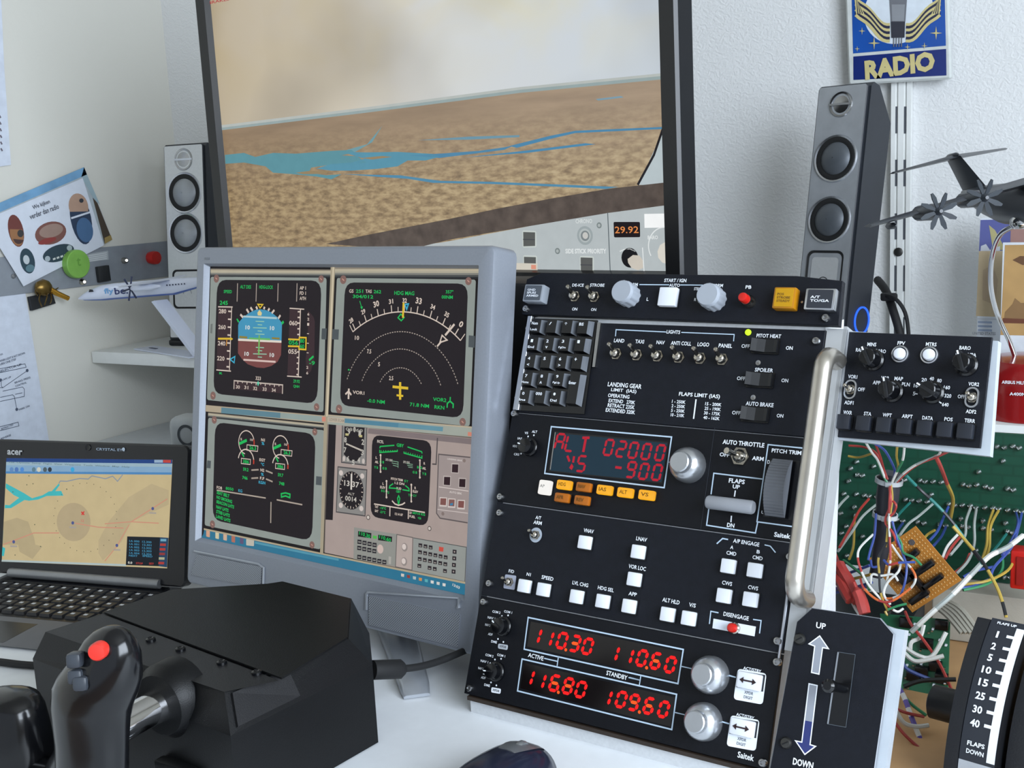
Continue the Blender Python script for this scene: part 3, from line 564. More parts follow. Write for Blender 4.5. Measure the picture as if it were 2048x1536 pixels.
for (x0, x1, y), s_ in (((382, 498, 1050), '110.30'), ((558, 680, 1082), '110.60')): Dm.poly(vD.pts([(x0, y - 32), (x1, y - 14), (x1 - 2, y + 32), (x0 - 2, y + 16)]), Z[3], em('12160f')); vD.T(Dm, s_, (x0 + x1) / 2, y, 34, (x1 - x0) * .84, GR, Z[4], .02, -.12)
Dm.poly(vD.pts([(512, 1056), (546, 1062), (544, 1088), (510, 1082)]), Z[3], em('4fae4a'))
for row, (x, y, n0) in enumerate(((394, 1112, 4), (392, 1166, 4), (392, 1245, 6))):
    for i in range(n0): xx = x + 44 * i; yy = y + 9 * i; Dm.poly(vD.pts([(xx - 18, yy - 20), (xx + 18, yy - 16), (xx + 17, yy + 22), (xx - 19, yy + 18)]), Z[3], em('28262a')); Dm.poly(vD.pts([(xx - 12, yy - 4), (xx + 12, yy - 1), (xx + 12, yy + 8), (xx - 12, yy + 5)]), Z[4], em('8f8d88'))
Dm.disc(vD(576, 1176), vD.dx(576, 1176, 27), Z[3], em('c6b2aa'), 16, vD.dy(576, 1176, 40)); Dm.poly(vD.pts([(650, 1240), (672, 1244), (670, 1310), (648, 1306)]), Z[3], em('a5a29c'))
for x, y in ((790, 1160), (786, 1286)): Dm.disc(vD(x, y), vD.dx(x, y, 26), Z[4], em('8d8480'), 16, vD.dy(x, y, 38)); Dm.disc(vD(x - 4, y - 4), vD.dx(x, y, 18), Z[5], em('d0c4be'), 16, vD.dy(x, y, 26))
for row in range(4):
    for i in range(6):
        if (row == 0 and i > 2) or (row == 3 and i in (1, 4)): continue
        xx = 928 + 45 * i - row * 3; yy = 1142 + 60 * row + 9 * i; Dm.poly(vD.pts([(xx - 16, yy - 18), (xx + 17, yy - 13), (xx + 16, yy + 20), (xx - 17, yy + 16)]), Z[3], em('2a2427')); Dm.poly(vD.pts([(xx - 10, yy + 1), (xx + 9, yy + 4), (xx + 9, yy + 12), (xx - 10, yy + 9)]), Z[4], em('9a938c'))
for i in range(4): xx, yy = 1228 - 3 * i, 1200 + 58 * i; Dm.poly(vD.pts([(xx - 16, yy - 20), (xx + 18, yy - 16), (xx + 17, yy + 20), (xx - 17, yy + 16)]), Z[3], em('2a2427')); Dm.disc(vD(xx, yy), vD.dx(xx, yy, 6), Z[4], em('a89c96'), 8)
Dm.poly(vD.pts([(1092, 1155), (1132, 1162), (1128, 1200), (1090, 1194)]), Z[3], em('c04a3c'))
Dm.build('systems_display', scr, mon.M)
# -- taskbar
Tm = MB(); Tm.poly([vC(88, 1160), vC(1190, 1392), vD(1332, 1482), (SW, -SH), (0, -SH), vC(80, 1200)], Z[1], em('2c6f8c'))
Tm.poly([vC(560, 1270), vC(1340, 1430), vC(1340, 1450), vC(560, 1290)], Z[2], em('4f8fa4')); Tm.poly([vC(86, 1146), vC(1190, 1378), vD(1332, 1466), vD(1332, 1484), vC(1190, 1394), vC(86, 1162)], Z[4], em('a89c82'))
for x, y, cc in ((125, 1198, 'c89a80'), (210, 1215, 'c8c0a0'), (284, 1230, 'c8a890'), (360, 1248, 'a86a58'), (438, 1262, '5a5070'), (516, 1280, 'b8b4a8')): Tm.poly(vC.rq([(x - (36 if x == 516 else 17), y - 34), (x + (38 if x == 516 else 17), y - 28), (x + (36 if x == 516 else 16), y + 34), (x - (36 if x == 516 else 17), y + 26)], 6), Z[3], em(cc))
for i, cc in enumerate(('c8c0b8', '8a3a34', 'a8b4b4', 'c88a4a', '58a8b0', 'd0d0cc', 'c8c8c4', 'd0d0cc')): x, y = 772 + 52 * i, 1404 + 12 * i; Tm.poly(vD.pts([(x - 14, y - 14), (x + 14, y - 9), (x + 12, y + 17), (x - 13, y + 12)]), Z[3], em(cc))
vD.T(Tm, '13:03', 1242, 1502, 24, 64, em('d8d4cc'), Z[3], .02, -.2)
Tm.build('taskbar', scr, mon.M)
# ------------------------------------------------------------------ instrument rack
K = 1.56
rack = Plane((-.3373 * K, .6041 * K, -.0910 * K), -4.36, 22.64)
UW = .273
LT = pr('e6ebf2'); LB = pr('b4c8da')
mat('rack_grey', 'd2d5d8', .55, vary=.05, scale=300); mat('dark_tape', '2c2118', .6, vary=.2)
v1 = View(rack, 1020, 540, 5.12); v2 = View(rack, 1340, 540, 4.8); v3 = View(rack, 980, 820, 5.689); v4 = View(rack, 1300, 820, 5.389)
v5 = View(rack, 950, 1020, 5.486); v6 = View(rack, 1260, 1040, 5.12); v7 = View(rack, 920, 1210, 5.297); v8 = View(rack, 1260, 1220, 4.861)
px = View(rack, 0, 0, 1)
def vrow(*p): return sum(px(*q)[1] for q in p) / len(p)
bB = vrow((1062, 640), (1650, 662)); bC = vrow((1027, 829), (1604, 870)); bD = vrow((1001, 1010), (1586, 1080)); bE = vrow((972, 1195), (1550, 1303)); bF = vrow((936, 1388), (1300, 1482))
U0, U1 = -.0035, UW + .006
pf = rack.P(UW / 2, bF, 0); RB = Matrix.Translation((pf.x, pf.y, DESK)) @ ZR(-4.36)
rk = thing('instrument_rack', 'tall tilted black flight instrument rack with red digits and white buttons', 'rack', RB)
# enclosure: side profile pushed across the width, in the frame of the rack base
def prof(u):
    p = rack.P(u, bF, -.004); q = rack.P(u, .012, -.004); I = RB.inverted(); return I @ p, I @ q
a, b = prof(U0 + .004); a2, b2 = prof(U1 - .002)
en = MB(); yb = .13
sec = [(a.y, .0), (a.y, a.z), (b.y, b.z), (b.y + .045, b.z), (yb + .03, a.z + .1), (yb + .03, 0)]
en.add([(a.x, y, z) for y, z in sec] + [(a2.x, y, z) for y, z in sec], [list(range(6))[::-1], [6 + i for i in range(6)]] + [(i, (i + 1) % 6, 6 + (i + 1) % 6, 6 + i) for i in range(6)], 'rack_grey')
en.build('enclosure', rk, RB)
MB().bx((a.x, a.y - .0045, a.z - .0035), (a2.x, a.y, a.z), 'dark_tape').build('bottom_trim', rk, RB)
def scol(mb, t, c, h, wd=None, z=.0006, mt=None): mb.text(t, c, h, z, mt or LT, wd)
def plate(name, v0, v1_, u0=U0, u1=U1, m_='panel_black', th=.004, zz=0, cham=.0006):
    mb = MB(); mb.prism([(u0, v1_), (u1, v1_), (u1, v0), (u0, v0)], zz - th, zz, m_, None, cham); return mb.build(name, rk, rack.M)
p_light = plate('switch_panel', bB, bC + .0006); p_auto = plate('autopilot_panel', bC - .0004, bD + .0006, m_='panel_black_b'); p_mode = plate('mode_panel', bD - .0004, bE + .0006); p_radio = plate('radio_panel', bE - .0004, bF, m_='panel_black_b')
Y_ = []
def bolt(parent, u, v, r=.0034, z=0):
    mb = MB(); mb.lathe((0, 0, 0), [(r, 0), (r, .0022), (r * .8, .0036), (r * .45, .0038), (r * .42, .0024)], 'steel', 14, None, True)
    return mb.build('screw', parent, rack.M @ TR(u, v, z))
BOLT = None
def screw(parent, x, y, k=1.0):
    global BOLT
    u, v = px(x, y)
    if BOLT is None: BOLT = bolt(parent, u, v); return BOLT
    return dup(BOLT, parent, rack.M @ TR(u, v, 0))
for pa, L_ in ((p_light, ((1060, 658), (1038, 797), (1634, 683))), (p_auto, ((1031, 828), (1003, 994))), (p_mode, ((1002, 1026), (981, 1167), (1557, 1282), (1582, 1114))), (p_radio, ((970, 1204), (941, 1376), (1556, 1324), (1527, 1525)))):
    for x, y in L_: screw(pa, x, y)
# generic controls, all in the frame of a panel: M places them
mat('knob_alu', 'bfc2c6', .28, .85, vary=.04); mat('knob_grey', '9ca2ab', .5, vary=.03); mat('btn_white', 'dfe3ea', .45, vary=.02); mat('brass', 'b08a4a', .25, 1); mat('smoke', '8a9098', .2, vary=.05)
mat('red_plastic', 'c02018', .3); mat('nickel', 'b9b3a8', .16, 1)
def ctl(name, mb, parent, M): return mb.build(name, parent, M)
_pro = {}
def repeat(key, name, make, parent, M):
    if key in _pro: return dup(_pro[key], parent, M)
    o = make().build(name, parent, M); _pro[key] = o; return o
def knob(parent, M, r, h, key):
    def mk():
        mb = MB(); mb.lathe((0, 0, 0), [(r, 0), (r, h * .22), (r * .93, h * .45), (r * .78, h * .62), (r * .6, h * .70), (r * .58, h * .96), (r * .52, h)], 'knob_alu', 32); return mb
    return repeat(('knob', key), 'knob', mk, parent, M)
def fluted(parent, M, r, h, key):
    def mk():
        mb = MB(); pts = []
        for i in range(48):
            a = 2 * PI * i / 48; q = r * (1 if i % 4 < 2 else .94); pts.append((q * math.cos(a), q * math.sin(a)))
        mb.prism(pts, 0, h * .8, 'knob_grey'); mb.lathe((0, 0, h * .8), [(r * .97, 0), (r * .93, h * .12), (r * .86, h * .2)], 'knob_grey', 32); return mb
    return repeat(('fl', key), 'knob', mk, parent, M)
def toggle(parent, M, k=1.0, tilt=24, key='t', az=0, ring_=False):
    def mk():
        mb = MB(); mb.lathe((0, 0, 0), [(.0042 * k, 0), (.0042 * k, .0016 * k)], 'nickel', 6, None, True, False); mb.lathe((0, 0, .0016 * k), [(.0033 * k, 0), (.0033 * k, .003 * k), (.0028 * k, .0042 * k), (.0016 * k, .005 * k)], 'nickel', 18)
        d = Vector((math.sin(math.radians(az)) * math.sin(math.radians(tilt)), math.cos(math.radians(az)) * math.sin(math.radians(tilt)), math.cos(math.radians(tilt)))); o = Vector((0, 0, .004 * k))
        mb.cyl(o, o + d * .0092 * k, .0011 * k, 'nickel', 10, .0016 * k); mb.lathe(o + d * .0092 * k, [(.0016 * k, 0), (.0014 * k, .001 * k), (.0006 * k, .0016 * k)], 'nickel', 10, d.to_track_quat('Z', 'Y').to_matrix())
        if ring_: mb.lathe((0, 0, 0), [(.006 * k, .0002), (.0055 * k, .0012), (.0045 * k, .0012), (.0042 * k, .0002)], 'aluminium', 24, None, False)
        return mb
    return repeat(('tg', key, k, tilt, az), 'toggle_switch', mk, parent, M)
def pushbutton(parent, M, w_=.0112, m_='btn_white', key='w'):
    def mk():
        mb = MB(); mb.prism(rr(w_ + .0016, w_ + .0016, .0006), .0001, .0012, 'gloss_black'); mb.box((0, 0, .0035), (w_, w_, .006), m_, None, .0009); return mb
    return repeat(('pb', key, w_), 'push_button', mk, parent, M)
def rocker(parent, M, w_, h_):
    def mk():
        mb = MB(); mb.prism(rr(w_ * 1.12, h_ * 1.25, .001), .0001, .0018, 'gloss_black')
        pts = [(-w_ / 2, .0075), (-w_ * .3, .0055), (0, .0028), (w_ * .36, .0035), (w_ / 2, .0045), (w_ / 2, 0), (-w_ / 2, 0)]
        n = len(pts); vs = [(x, -h_ / 2, z) for x, z in pts] + [(x, h_ / 2, z) for x, z in pts]; mb.add(vs, [list(range(n))[::-1], [n + i for i in range(n)]] + [(i, (i + 1) % n, n + (i + 1) % n, n + i) for i in range(n)], 'black_plastic'); return mb
    return repeat(('rk', w_), 'rocker_switch', mk, parent, M)
def Q(v, x, y, z=0): u, w_ = v(x, y); return rack.M @ TR(u, w_, z)
# ---- top strip
so = .006
strip = MB(); strip.prism([px(*p) for p in ((1050, 632), (1053, 600), (1060, 562), (1090, 549), (1598, 556), (1690, 566), (1682, 655))], -.001, so, 'panel_black', None, .0005)
strip = strip.build('start_panel', rk, rack.M)
w1 = View(rack, 1020, 540, 5.12, so); w2 = View(rack, 1340, 540, 4.8, so)
def Qs(v, x, y, z=0): u, w_ = v(x, y); return rack.M @ TR(u, w_, so + z)
S = MB(); zt = so + .0003
for t_, x, y, h, w_ in (('DE-ICE', 698, 156, 30, 118), ('STROBE', 895, 156, 32, 148), ('ON', 664, 401, 30, 54), ('ON', 858, 406, 30, 54), ('NORM', 1254, 150, 34, 112), ('START / IGN', 1694, 108, 36, 226), ('AUTO', 1687, 157, 32, 110), ('L', 1411, 300, 34, 20)): w1.T(S, t_, x, y, h, w_, LT, zt)
for t_, x, y, h, w_ in (('STBY', 262, 182, 28, 60), ('R', 244, 285, 28, 20), ('NORM', 455, 150, 32, 110), ('PB', 755, 165, 32, 56)): w2.T(S, t_, x, y, h, w_, LT, zt)
w1.Ls(S, [(1326, 150), (1632, 153)], 9, LB, zt); w1.Ls(S, [(1745, 154), (1990, 156)], 9, LB, zt)
S.build('lettering', strip, rack.M)['kind'] = 'stuff'
for x, y in ((672, 275), (872, 280)): toggle(strip, Qs(w1, x, y), 1.25, 24, 's')
fluted(strip, Qs(w1, 1228, 268), .0106, .017, 'g'); fluted(strip, Qs(w2, 432, 285), .0115, .017, 'g')
pushbutton(strip, Qs(w1, 1640, 290), .0165, 'btn_white', 'big')
def capbutton(name, M, w_, h_, d, frame, face, txt, tc, ts=.0022):
    mb = MB(); mb.box((0, 0, d / 2), (w_, h_, d), frame, None, .0012); mb.prism(rr(w_ * .82, h_ * .84, .0008), d, d + .0004, face); mb.text(txt, (0, 0), ts * (txt.count('\n') + 1) * 1.15, d + .0006, tc, w_ * .62); return mb.build(name, strip, M)
capbutton('indicator_button', Qs(w1, 300, 268), .021, .0165, .011, 'smoke', mat('smoke_lens', '4a5058', .25), 'GND\nSPLRS\nARMED', LT)
capbutton('indicator_button', Qs(w2, 1135, 298), .0185, .0178, .010, mat('amber_dark', 'a8700c', .3), mat('amber_lens', 'b98a10', .3), 'POS\nSTROBE\nSTEADY', pr('6a4a08'))
capbutton('indicator_button', Qs(w2, 1470, 305), .0250, .0178, .008, 'aluminium', mat('dark_lens', '30333a', .3), 'A/T\nTO/GA', LT)
mb = MB(); mb.lathe((0, 0, 0), [(.0055, 0), (.0055, .004), (.0045, .0055), (.0042, .009)], 'nickel', 20); mb.lathe((0, 0, .009), [(.004, 0), (.004, .006), (.0034, .0075), (.002, .008)], 'red_plastic', 20); mb.build('push_button', strip, Qs(w2, 765, 310))
for x, y in ((1061, 622), (1658, 641)): u, w_ = px(x, y); dup(BOLT, strip, rack.M @ TR(u, w_, so))
mb = MB(); mb.lathe((0, 0, 0), [(.0012, 0), (.001, .0008)], 'steel', 10); mb.build('indicator_dot', strip, Qs(w2, 1270, 310))
# ---- switch panel with keypad
G = MB()
for t_, x, y, h, w_ in (('LIGHTS', 1675, 636, 36, 140), ('LAND', 1120, 724, 38, 106), ('TAXI', 1330, 734, 38, 90), ('NAV', 1544, 743, 38, 84), ('LANDING GEAR', 1175, 1182, 46, 348), ('LIMIT  (IAS)', 1166, 1240, 44, 262), ('OPERATING', 1115, 1292, 38, 222), ('EXTEND   270K', 1147, 1348, 38, 274), ('RETRACT 235K', 1140, 1396, 40, 280), ('EXTENDED 320K', 1132, 1446, 40, 304)): v1.T(G, t_, x, y, h, w_, LT, rot=-.01)
for t_, x, y, h, w_ in (('ANTI COLL', 108, 705, 38, 196), ('LOGO', 322, 716, 38, 112), ('PANEL', 534, 728, 38, 130), ('PITOT HEAT', 950, 634, 36, 236), ('OFF', 728, 732, 36, 80), ('ON', 1147, 750, 36, 66), ('SPOILER', 904, 962, 38, 176), ('OFF', 684, 1042, 36, 80), ('ON', 1104, 1062, 36, 66), ('AUTO BRAKE', 862, 1290, 40, 268), ('OFF', 638, 1372, 36, 82), ('ON', 1058, 1400, 36, 64), ('FLAPS LIMIT (IAS)', 282, 1208, 48, 396)): v2.T(G, t_, x, y, h, w_, LT)
for i, (t_, t2) in enumerate((('1 - 250K', '15 - 200K'), ('2 - 250K', '25 - 190K'), ('5 - 250K', '30 - 175K'), ('10 - 210K', '40 - 162K'))): v2.T(G, t_, 86 - 4 * i, 1266 + 43 * i, 32, 132, LT); v2.T(G, t2, 418 - 6 * i, 1290 + 44 * i, 32, 158, LT)
v2.Ls(G, [(252, 1242), (228, 1430)], 13, LT)
v1.Ls(G, [(1082, 680), (1088, 612), (1600, 636)], 9, LB); v2.Ls(G, [(110, 600), (618, 620), (612, 685)], 8, LB)
G.build('lettering', p_light, rack.M)['kind'] = 'stuff'
for v, x, y in ((v1, 1095, 862), (v1, 1306, 874), (v1, 1518, 885), (v1, 1735, 898), (v2, 296, 852), (v2, 506, 862)): toggle(p_light, Q(v, x, y), 1.3, 24, 's')
for x, y in ((925, 735), (872, 1058), (828, 1390)): rocker(p_light, Q(v2, x, y), .021, .0105)
mb = MB(); mb.lathe((0, 0, 0), [(.0026, 0), (.0026, .0012), (.002, .0024), (.0008, .003)], em('c8ee2a', 1.3), 16); mb.build('green_led', p_light, Q(v2, 753, 600))
for x, y in ((848, 892), (800, 1225)): mb = MB(); mb.lathe((0, 0, 0), [(.0022, 0), (.0022, .0006), (.0016, .0004)], 'steel', 12); mb.build('led_hole', p_light, Q(v2, x, y))
kp = MB(); kp.prism([v1(235, 500), v1(905, 520), v1(770, 1480), v1(80, 1440)], .0001, .002, 'gloss_black'); kp.prism([v1(205, 480), v1(245, 480), v1(110, 1440), v1(50, 1440)], 0, .004, 'aluminium', None, .0004)
kp.prism([v1(912, 545), v1(945, 545), v1(885, 1000), v1(858, 1000)], .0, .003, 'steel')
kp = kp.build('numeric_keypad', p_light, rack.M)
KM = {}
def key(x, y, legend, tall=False):
    u, w_ = v1(x, y); wd, hg = .0136, .0137 if not tall else .0285
    def mk():
        mb = MB(); z0, z1 = .002, .0085; T_ = [(wd * .30, hg / 2 - .0008), (-wd * .44, hg / 2 - .0008), (-wd * .44, -hg / 2 + .0012), (wd * .30, -hg / 2 + .0012)]; B_ = [(wd / 2, hg / 2), (-wd / 2, hg / 2), (-wd / 2, -hg / 2), (wd / 2, -hg / 2)]
        vs = [(*p, z0) for p in B_] + [(*p, z1) for p in T_]
        mb.add(vs, [(4, 5, 6, 7), (0, 1, 5, 4), (1, 2, 6, 5), (2, 3, 7, 6)], 'gloss_black'); mb.add([vs[i] for i in (3, 0, 4, 7)], [(0, 1, 2, 3)], mat('key_side_lit', '5c6066', .35)); return mb  # right face painted lighter, standing in for window light on it
    o = repeat(('key', tall), 'key', mk, kp, rack.M @ TR(u, w_, 0)); Lg = MB()
    for i, s_ in enumerate(legend.split('|')):
        if s_: Lg.text(s_, (u - .0024, w_ + (.0028 if i == 0 else -.0030) * (1 if not tall else 2)), .0028 if i == 0 else .0022, .0088, LT, min(.0075, .0021 * len(s_) + .0004))
    return Lg
KL = MB()
def merge(dst, src): dst_b = len(dst.v); dst.v += src.v; [dst.f.append([dst_b + i for i in f]) or dst.m.append(dst.mi(src.slots[k])) or dst.sm.append(False) for f, k in zip(src.f, src.m)]
rows = [('Num|Lock', '/', '*', 'BS'), ('1|End', '2|v', '3|PgDn', '-'), ('4|<', '5', '6|>', '+'), ('7|Home', '8|^', '9|PgUp', None), ('0|Ins', '000', '.|Del', None)]
for i, rw in enumerate(rows):
    for j, lg in enumerate(rw):
        if lg: merge(KL, key(322 - 29 * i + (159 - 0 * i) * j, 600 + 178 * i + 4 * j + i * 1.0, lg))
merge(KL, key(322 - 29 * 3.5 + 159 * 3 + 6, 600 + 178 * 3.5 + 18, 'Enter', True))
KL.build('lettering', kp, rack.M)['kind'] = 'stuff'
# ---- autopilot panel
def box4(mb, v, pts, wd, z=.0004): v.Ls(mb, pts, wd, LB, z, True)
Am = MB()
Am.line([v3(700, 190), v4(235, 292), v4(155, 838), v3(625, 722)], .0012, .0004, LB, True); v4.Ls(Am, [(195, 562), (250, 568)], 10, LB)
for t_, x, y, h, w_ in (('ALT', 510, 248, 28, 60), ('VS', 416, 262, 26, 40), ('IAS', 342, 325, 26, 50), ('HDG', 286, 412, 26, 48), ('CRS', 305, 505, 26, 62)): v3.T(Am, t_, x, y, h, w_, LT)
for x, y in ((502, 288), (436, 302), (350, 370), (356, 497)): Am.disc(v3(x, y), .0008, .0004, LT, 10)
v3.Ls(Am, [(352, 350), (346, 388)], 10, LT)
for t_, x, y, h, w_ in (('AUTO THROTTLE', 1008, 362, 50, 452), ('OFF', 806, 483, 44, 108), ('ARM', 1165, 524, 44, 126), ('PITCH TRIM', 1472, 450, 44, 322), ('DN', 1298, 563, 40, 64), ('FLAPS', 938, 768, 50, 174), ('UP', 932, 828, 44, 78), ('DN', 872, 1243, 46, 80), ('UP', 1232, 1106, 34, 60), ('Saitek', 1428, 1352, 54, 178)): v4.T(Am, t_, x, y, h, w_, LT, bold=.03)
v4.Ls(Am, [(1650, 412), (1275, 374), (1155, 1205), (1545, 1258)], 14, LB); v4.Ls(Am, [(660, 910), (690, 682), (1212, 745)], 13, LB); v4.Ls(Am, [(638, 1050), (612, 1242), (1138, 1326), (1165, 1200)], 13, LB); v4.Ls(Am, [(922, 868), (912, 935)], 14, LT); v4.Ls(Am, [(880, 1140), (874, 1210)], 14, LT)
v4.Ls(Am, [(700, 190), (548, 1290)], 4, pr('2e333c'))
Am.build('lettering', p_auto, rack.M)['kind'] = 'stuff'
LC = MB(); LC.prism([v3(735, 245), v3(2035, 362), v3(1962, 838), v3(668, 698)], -.0002, .0003, 'gloss_black'); LC.poly([v3(760, 265), v3(2022, 378), v3(1955, 822), v3(690, 690)], .0005, em('16303e'))
v3.Ls(LC, [(748, 255), (690, 680)], 9, 'steel', .0007)
LC = LC.build('lcd_display', p_auto, rack.M)
SEGS = {'0': 'abcdef', '1': 'bc', '2': 'abged', '3': 'abgcd', '4': 'fgbc', '5': 'afgcd', '6': 'afgedc', '7': 'abc', '8': 'abcdefg', '9': 'abcdfg', '-': 'g', 'A': 'abcefg', 'L': 'fed', 'S': 'afgcd', ' ': ''}
def seg(mb, ch, c, w_, h_, th, z, mt, lean=.08, mid=None):
    X0, X1, Y0, Y1 = -w_ / 2, w_ / 2, -h_ / 2, h_ / 2; g = th * .12
    ends = {'a': ((X0, Y1), (X1, Y1)), 'b': ((X1, Y1), (X1, 0)), 'c': ((X1, 0), (X1, Y0)), 'd': ((X0, Y0), (X1, Y0)), 'e': ((X0, 0), (X0, Y0)), 'f': ((X0, Y1), (X0, 0)), 'g': ((X0, 0), (X1, 0))}
    for s_ in SEGS[ch]:
        p, q = Vector(ends[s_][0]), Vector(ends[s_][1]); d = (q - p).normalized(); n = Vector((-d.y, d.x)) * th / 2; p = p + d * g; q = q - d * g; k = d * th * .5
        P = [p, p + k - n, q - k - n, q, q - k + n, p + k + n]
        mb.poly([(c[0] + a_.x + lean * a_.y, c[1] + a_.y - .0) for a_ in P], z, mid if (mid and s_ == 'g') else mt)
RDL = em('b0182a', 1.1); D = MB()
def dig(v, s_, x, y, w_, h_): E_ = MB(); seg(E_, s_, (0, 0), v.dx(x, y, w_), v.dy(x, y, h_), .0021, .0008, RDL, .1); E_.build('digit', p_auto, rack.M @ TR(*v(x, y), 0))
for s_, x, y in (('A', 800, 362), ('L', 918, 382), ('0', 1356, 428), ('2', 1498, 446), ('0', 1636, 460), ('0', 1784, 475), ('0', 1940, 488), ('S', 1046, 612), ('9', 1612, 680), ('0', 1756, 700), ('0', 1905, 712)): dig(v3, s_, x, y, 86, 172)
v3.Ls(D, [(1056, 318), (1138, 318)], 26, RDL, .0008); v3.Ls(D, [(1096, 320), (1066, 480)], 28, RDL, .0008); v3.Ls(D, [(1430, 652), (1502, 662)], 26, RDL, .0008)
v3.Ls(D, [(885, 522), (910, 588)], 24, RDL, .0008); v3.Ls(D, [(962, 528), (950, 600)], 24, RDL, .0008); D.poly(v3.pts([(935, 610), (955, 645), (935, 685), (905, 660)]), .0008, RDL)
D.build('display_letters', p_auto, rack.M)['kind'] = 'stuff'
knob(p_auto, Q(v4, 425, 600), .0148, .021, 'm'); mb = MB(); mb.text('o', v4(285, 464), .0012, .0005, LT); mb.line([v4(280, 455), v4(300, 478)], .0009, .0005, LT); mb.build('index_mark', p_auto, rack.M)
def darkknob(parent, M, r, h, ang, key_='d'):
    def mk():
        mb = MB(); mb.lathe((0, 0, 0), [(r, 0), (r, h * .3), (r * .9, h * .38), (r * .82, h * .4), (r * .78, h), (r * .7, h * 1.04)], 'gloss_black', 28); mb.box((-r * .2, 0, h * 1.06), (r * .9, r * .16, h * .12), 'black_plastic'); mb.box((-r * .62, 0, h * 1.1), (r * .3, r * .12, h * .08), LT); return mb
    return repeat(('dk', key_), 'selector_knob', mk, parent, M @ ZR(ang)) if ('dk', key_) not in _pro else dup(_pro[('dk', key_)], parent, M @ ZR(ang))
darkknob(p_auto, Q(v3, 462, 425), .0085, .011, -12)
mb = MB(); mb.lathe((0, 0, 0), [(.0078, 0), (.0078, .004)], 'nickel', 6, None, True, False); mb.lathe((0, 0, .004), [(.006, 0), (.005, .003), (.003, .005)], 'nickel', 20); mb.cyl((0, 0, .006), (-.004, .001, .022), .0016, 'nickel', 12, .0026); mb.build('toggle_switch', p_auto, Q(v4, 985, 505))
AMB, AMO = mat('amber_lit', 'ffb000', .35, emit=1.0, vary=.12, scale=90), mat('amber_off', 'a85c0c', .4)
def lamp(x, y, lit, s_, w_=.0148, h_=.0082):
    def mk():
        mb = MB(); mb.prism(rr(w_ * 1.06, h_ * 1.1, .0012), .0001, .0008, 'gloss_black'); mb.box((0, 0, .003), (w_, h_, .005), AMB if lit else AMO, None, .0014); return mb
    o = repeat(('lamp', lit), 'lit_button' if lit else 'amber_button', mk, p_auto, Q(v3, x, y)); return o
LB2 = MB()
for x, y, lit, s_ in ((870, 860, 1, 'HDG'), (1092, 886, 0, 'NAV'), (1328, 918, 1, 'IAS'), (1562, 948, 1, 'ALT'), (1806, 976, 1, 'VS'), (846, 1006, 0, 'APR'), (1072, 1036, 0, 'REV')):
    lamp(x, y, lit, s_); LB2.text(s_, (v3(x - 12, y - 6)), .0032, .0058, pr('6a4204'), .0072)
mb = MB(); mb.prism(rr(.0122, .0132, .0012), .0001, .0008, 'gloss_black'); mb.box((0, 0, .0036), (.0118, .0128, .0062), mat('white_lit', 'f4f2ee', .35, emit=1.0), None, .0014); mb.build('lit_button', p_auto, Q(v3, 655, 890)); LB2.text('AP', v3(640, 875), .0026, .0069, pr('8a8680'), .0048)
LB2.build('button_legends', p_auto, rack.M)['kind'] = 'stuff'
lv = MB(); c_ = v4(905, 1040); lv.prism([v4(690, 1000), v4(1120, 1060), v4(1110, 1118), v4(680, 1058)], .0, .002, 'gloss_black')
RY = Matrix.Rotation(PI / 2, 3, 'Y') @ Matrix.Rotation(0, 3, 'Z')
lv.lathe((c_[0] - .018, c_[1], .012), [(.0048, 0), (.0055, .0015), (.0055, .038), (.0046, .0395)], 'grey_plastic', 20, Matrix.Rotation(PI / 2, 3, 'Y')); lv.box((c_[0], c_[1] - .001, .006), (.006, .005, .012), 'gloss_black'); lv.build('flap_lever', p_auto, rack.M)
wh = MB(); c_ = v4(1418, 850); hh = v4.dy(1418, 850, 640) / 2; slot = [(c_[0] - .012, c_[1] + hh), (c_[0] + .012, c_[1] + hh), (c_[0] + .012, c_[1] - hh), (c_[0] - .012, c_[1] - hh)]; wh.prism(slot, .0, .0006, 'gloss_black')
R_ = hh * 1.25; zc = .016 - R_
ribs = []
for i in range(41):
    a = math.radians(-52 + 104 * i / 40); rr_ = R_ * (1 if i % 2 else .985); ribs.append((rr_ * math.sin(a), zc + rr_ * math.cos(a)))
ribs = [p for p in ribs if p[1] > 0]; n = len(ribs); vs = [(c_[0] - .0085, c_[1] + y, z) for y, z in ribs] + [(c_[0] + .0075, c_[1] + y, z) for y, z in ribs]
wh.add(vs, [(i + 1, i, n + i, n + i + 1) for i in range(n - 1)] + [list(range(n)), [n + i for i in range(n)][::-1]], 'grey_plastic' if False else mat('wheel_grey', '5d6066', .5)); wh.build('trim_wheel', p_auto, rack.M)
# ---- mode panel
Mm = MB()
for t_, x, y, h, w_ in (('A/T', 698, 85, 38, 62), ('ARM', 690, 140, 40, 92), ('VNAV', 1250, 230, 42, 112), ('LNAV', 1830, 320, 44, 120), ('VOR LOC', 1782, 632, 46, 192), ('F/D', 402, 673, 36, 60), ('N1', 592, 707, 36, 46), ('SPEED', 798, 747, 42, 132), ('LVL CHG', 1158, 812, 42, 176), ('HDG SEL', 1438, 866, 42, 178), ('APP', 1733, 922, 42, 90)): v5.T(Mm, t_, x, y, h, w_, LT, rot=-.02)
for t_, x, y, h, w_ in (('A/P ENGAGE', 1192, 232, 42, 270), ('A', 1045, 280, 36, 32), ('CMD', 1040, 342, 40, 102), ('B', 1316, 326, 36, 34), ('CMD', 1308, 388, 40, 104), ('CWS', 996, 648, 42, 104), ('CWS', 1262, 695, 42, 104), ('ALT HLD', 422, 830, 42, 178), ('V/S', 641, 872, 42, 70), ('DISENGAGE', 1088, 985, 44, 262)): v6.T(Mm, t_, x, y, h, w_, LT, rot=-.02)
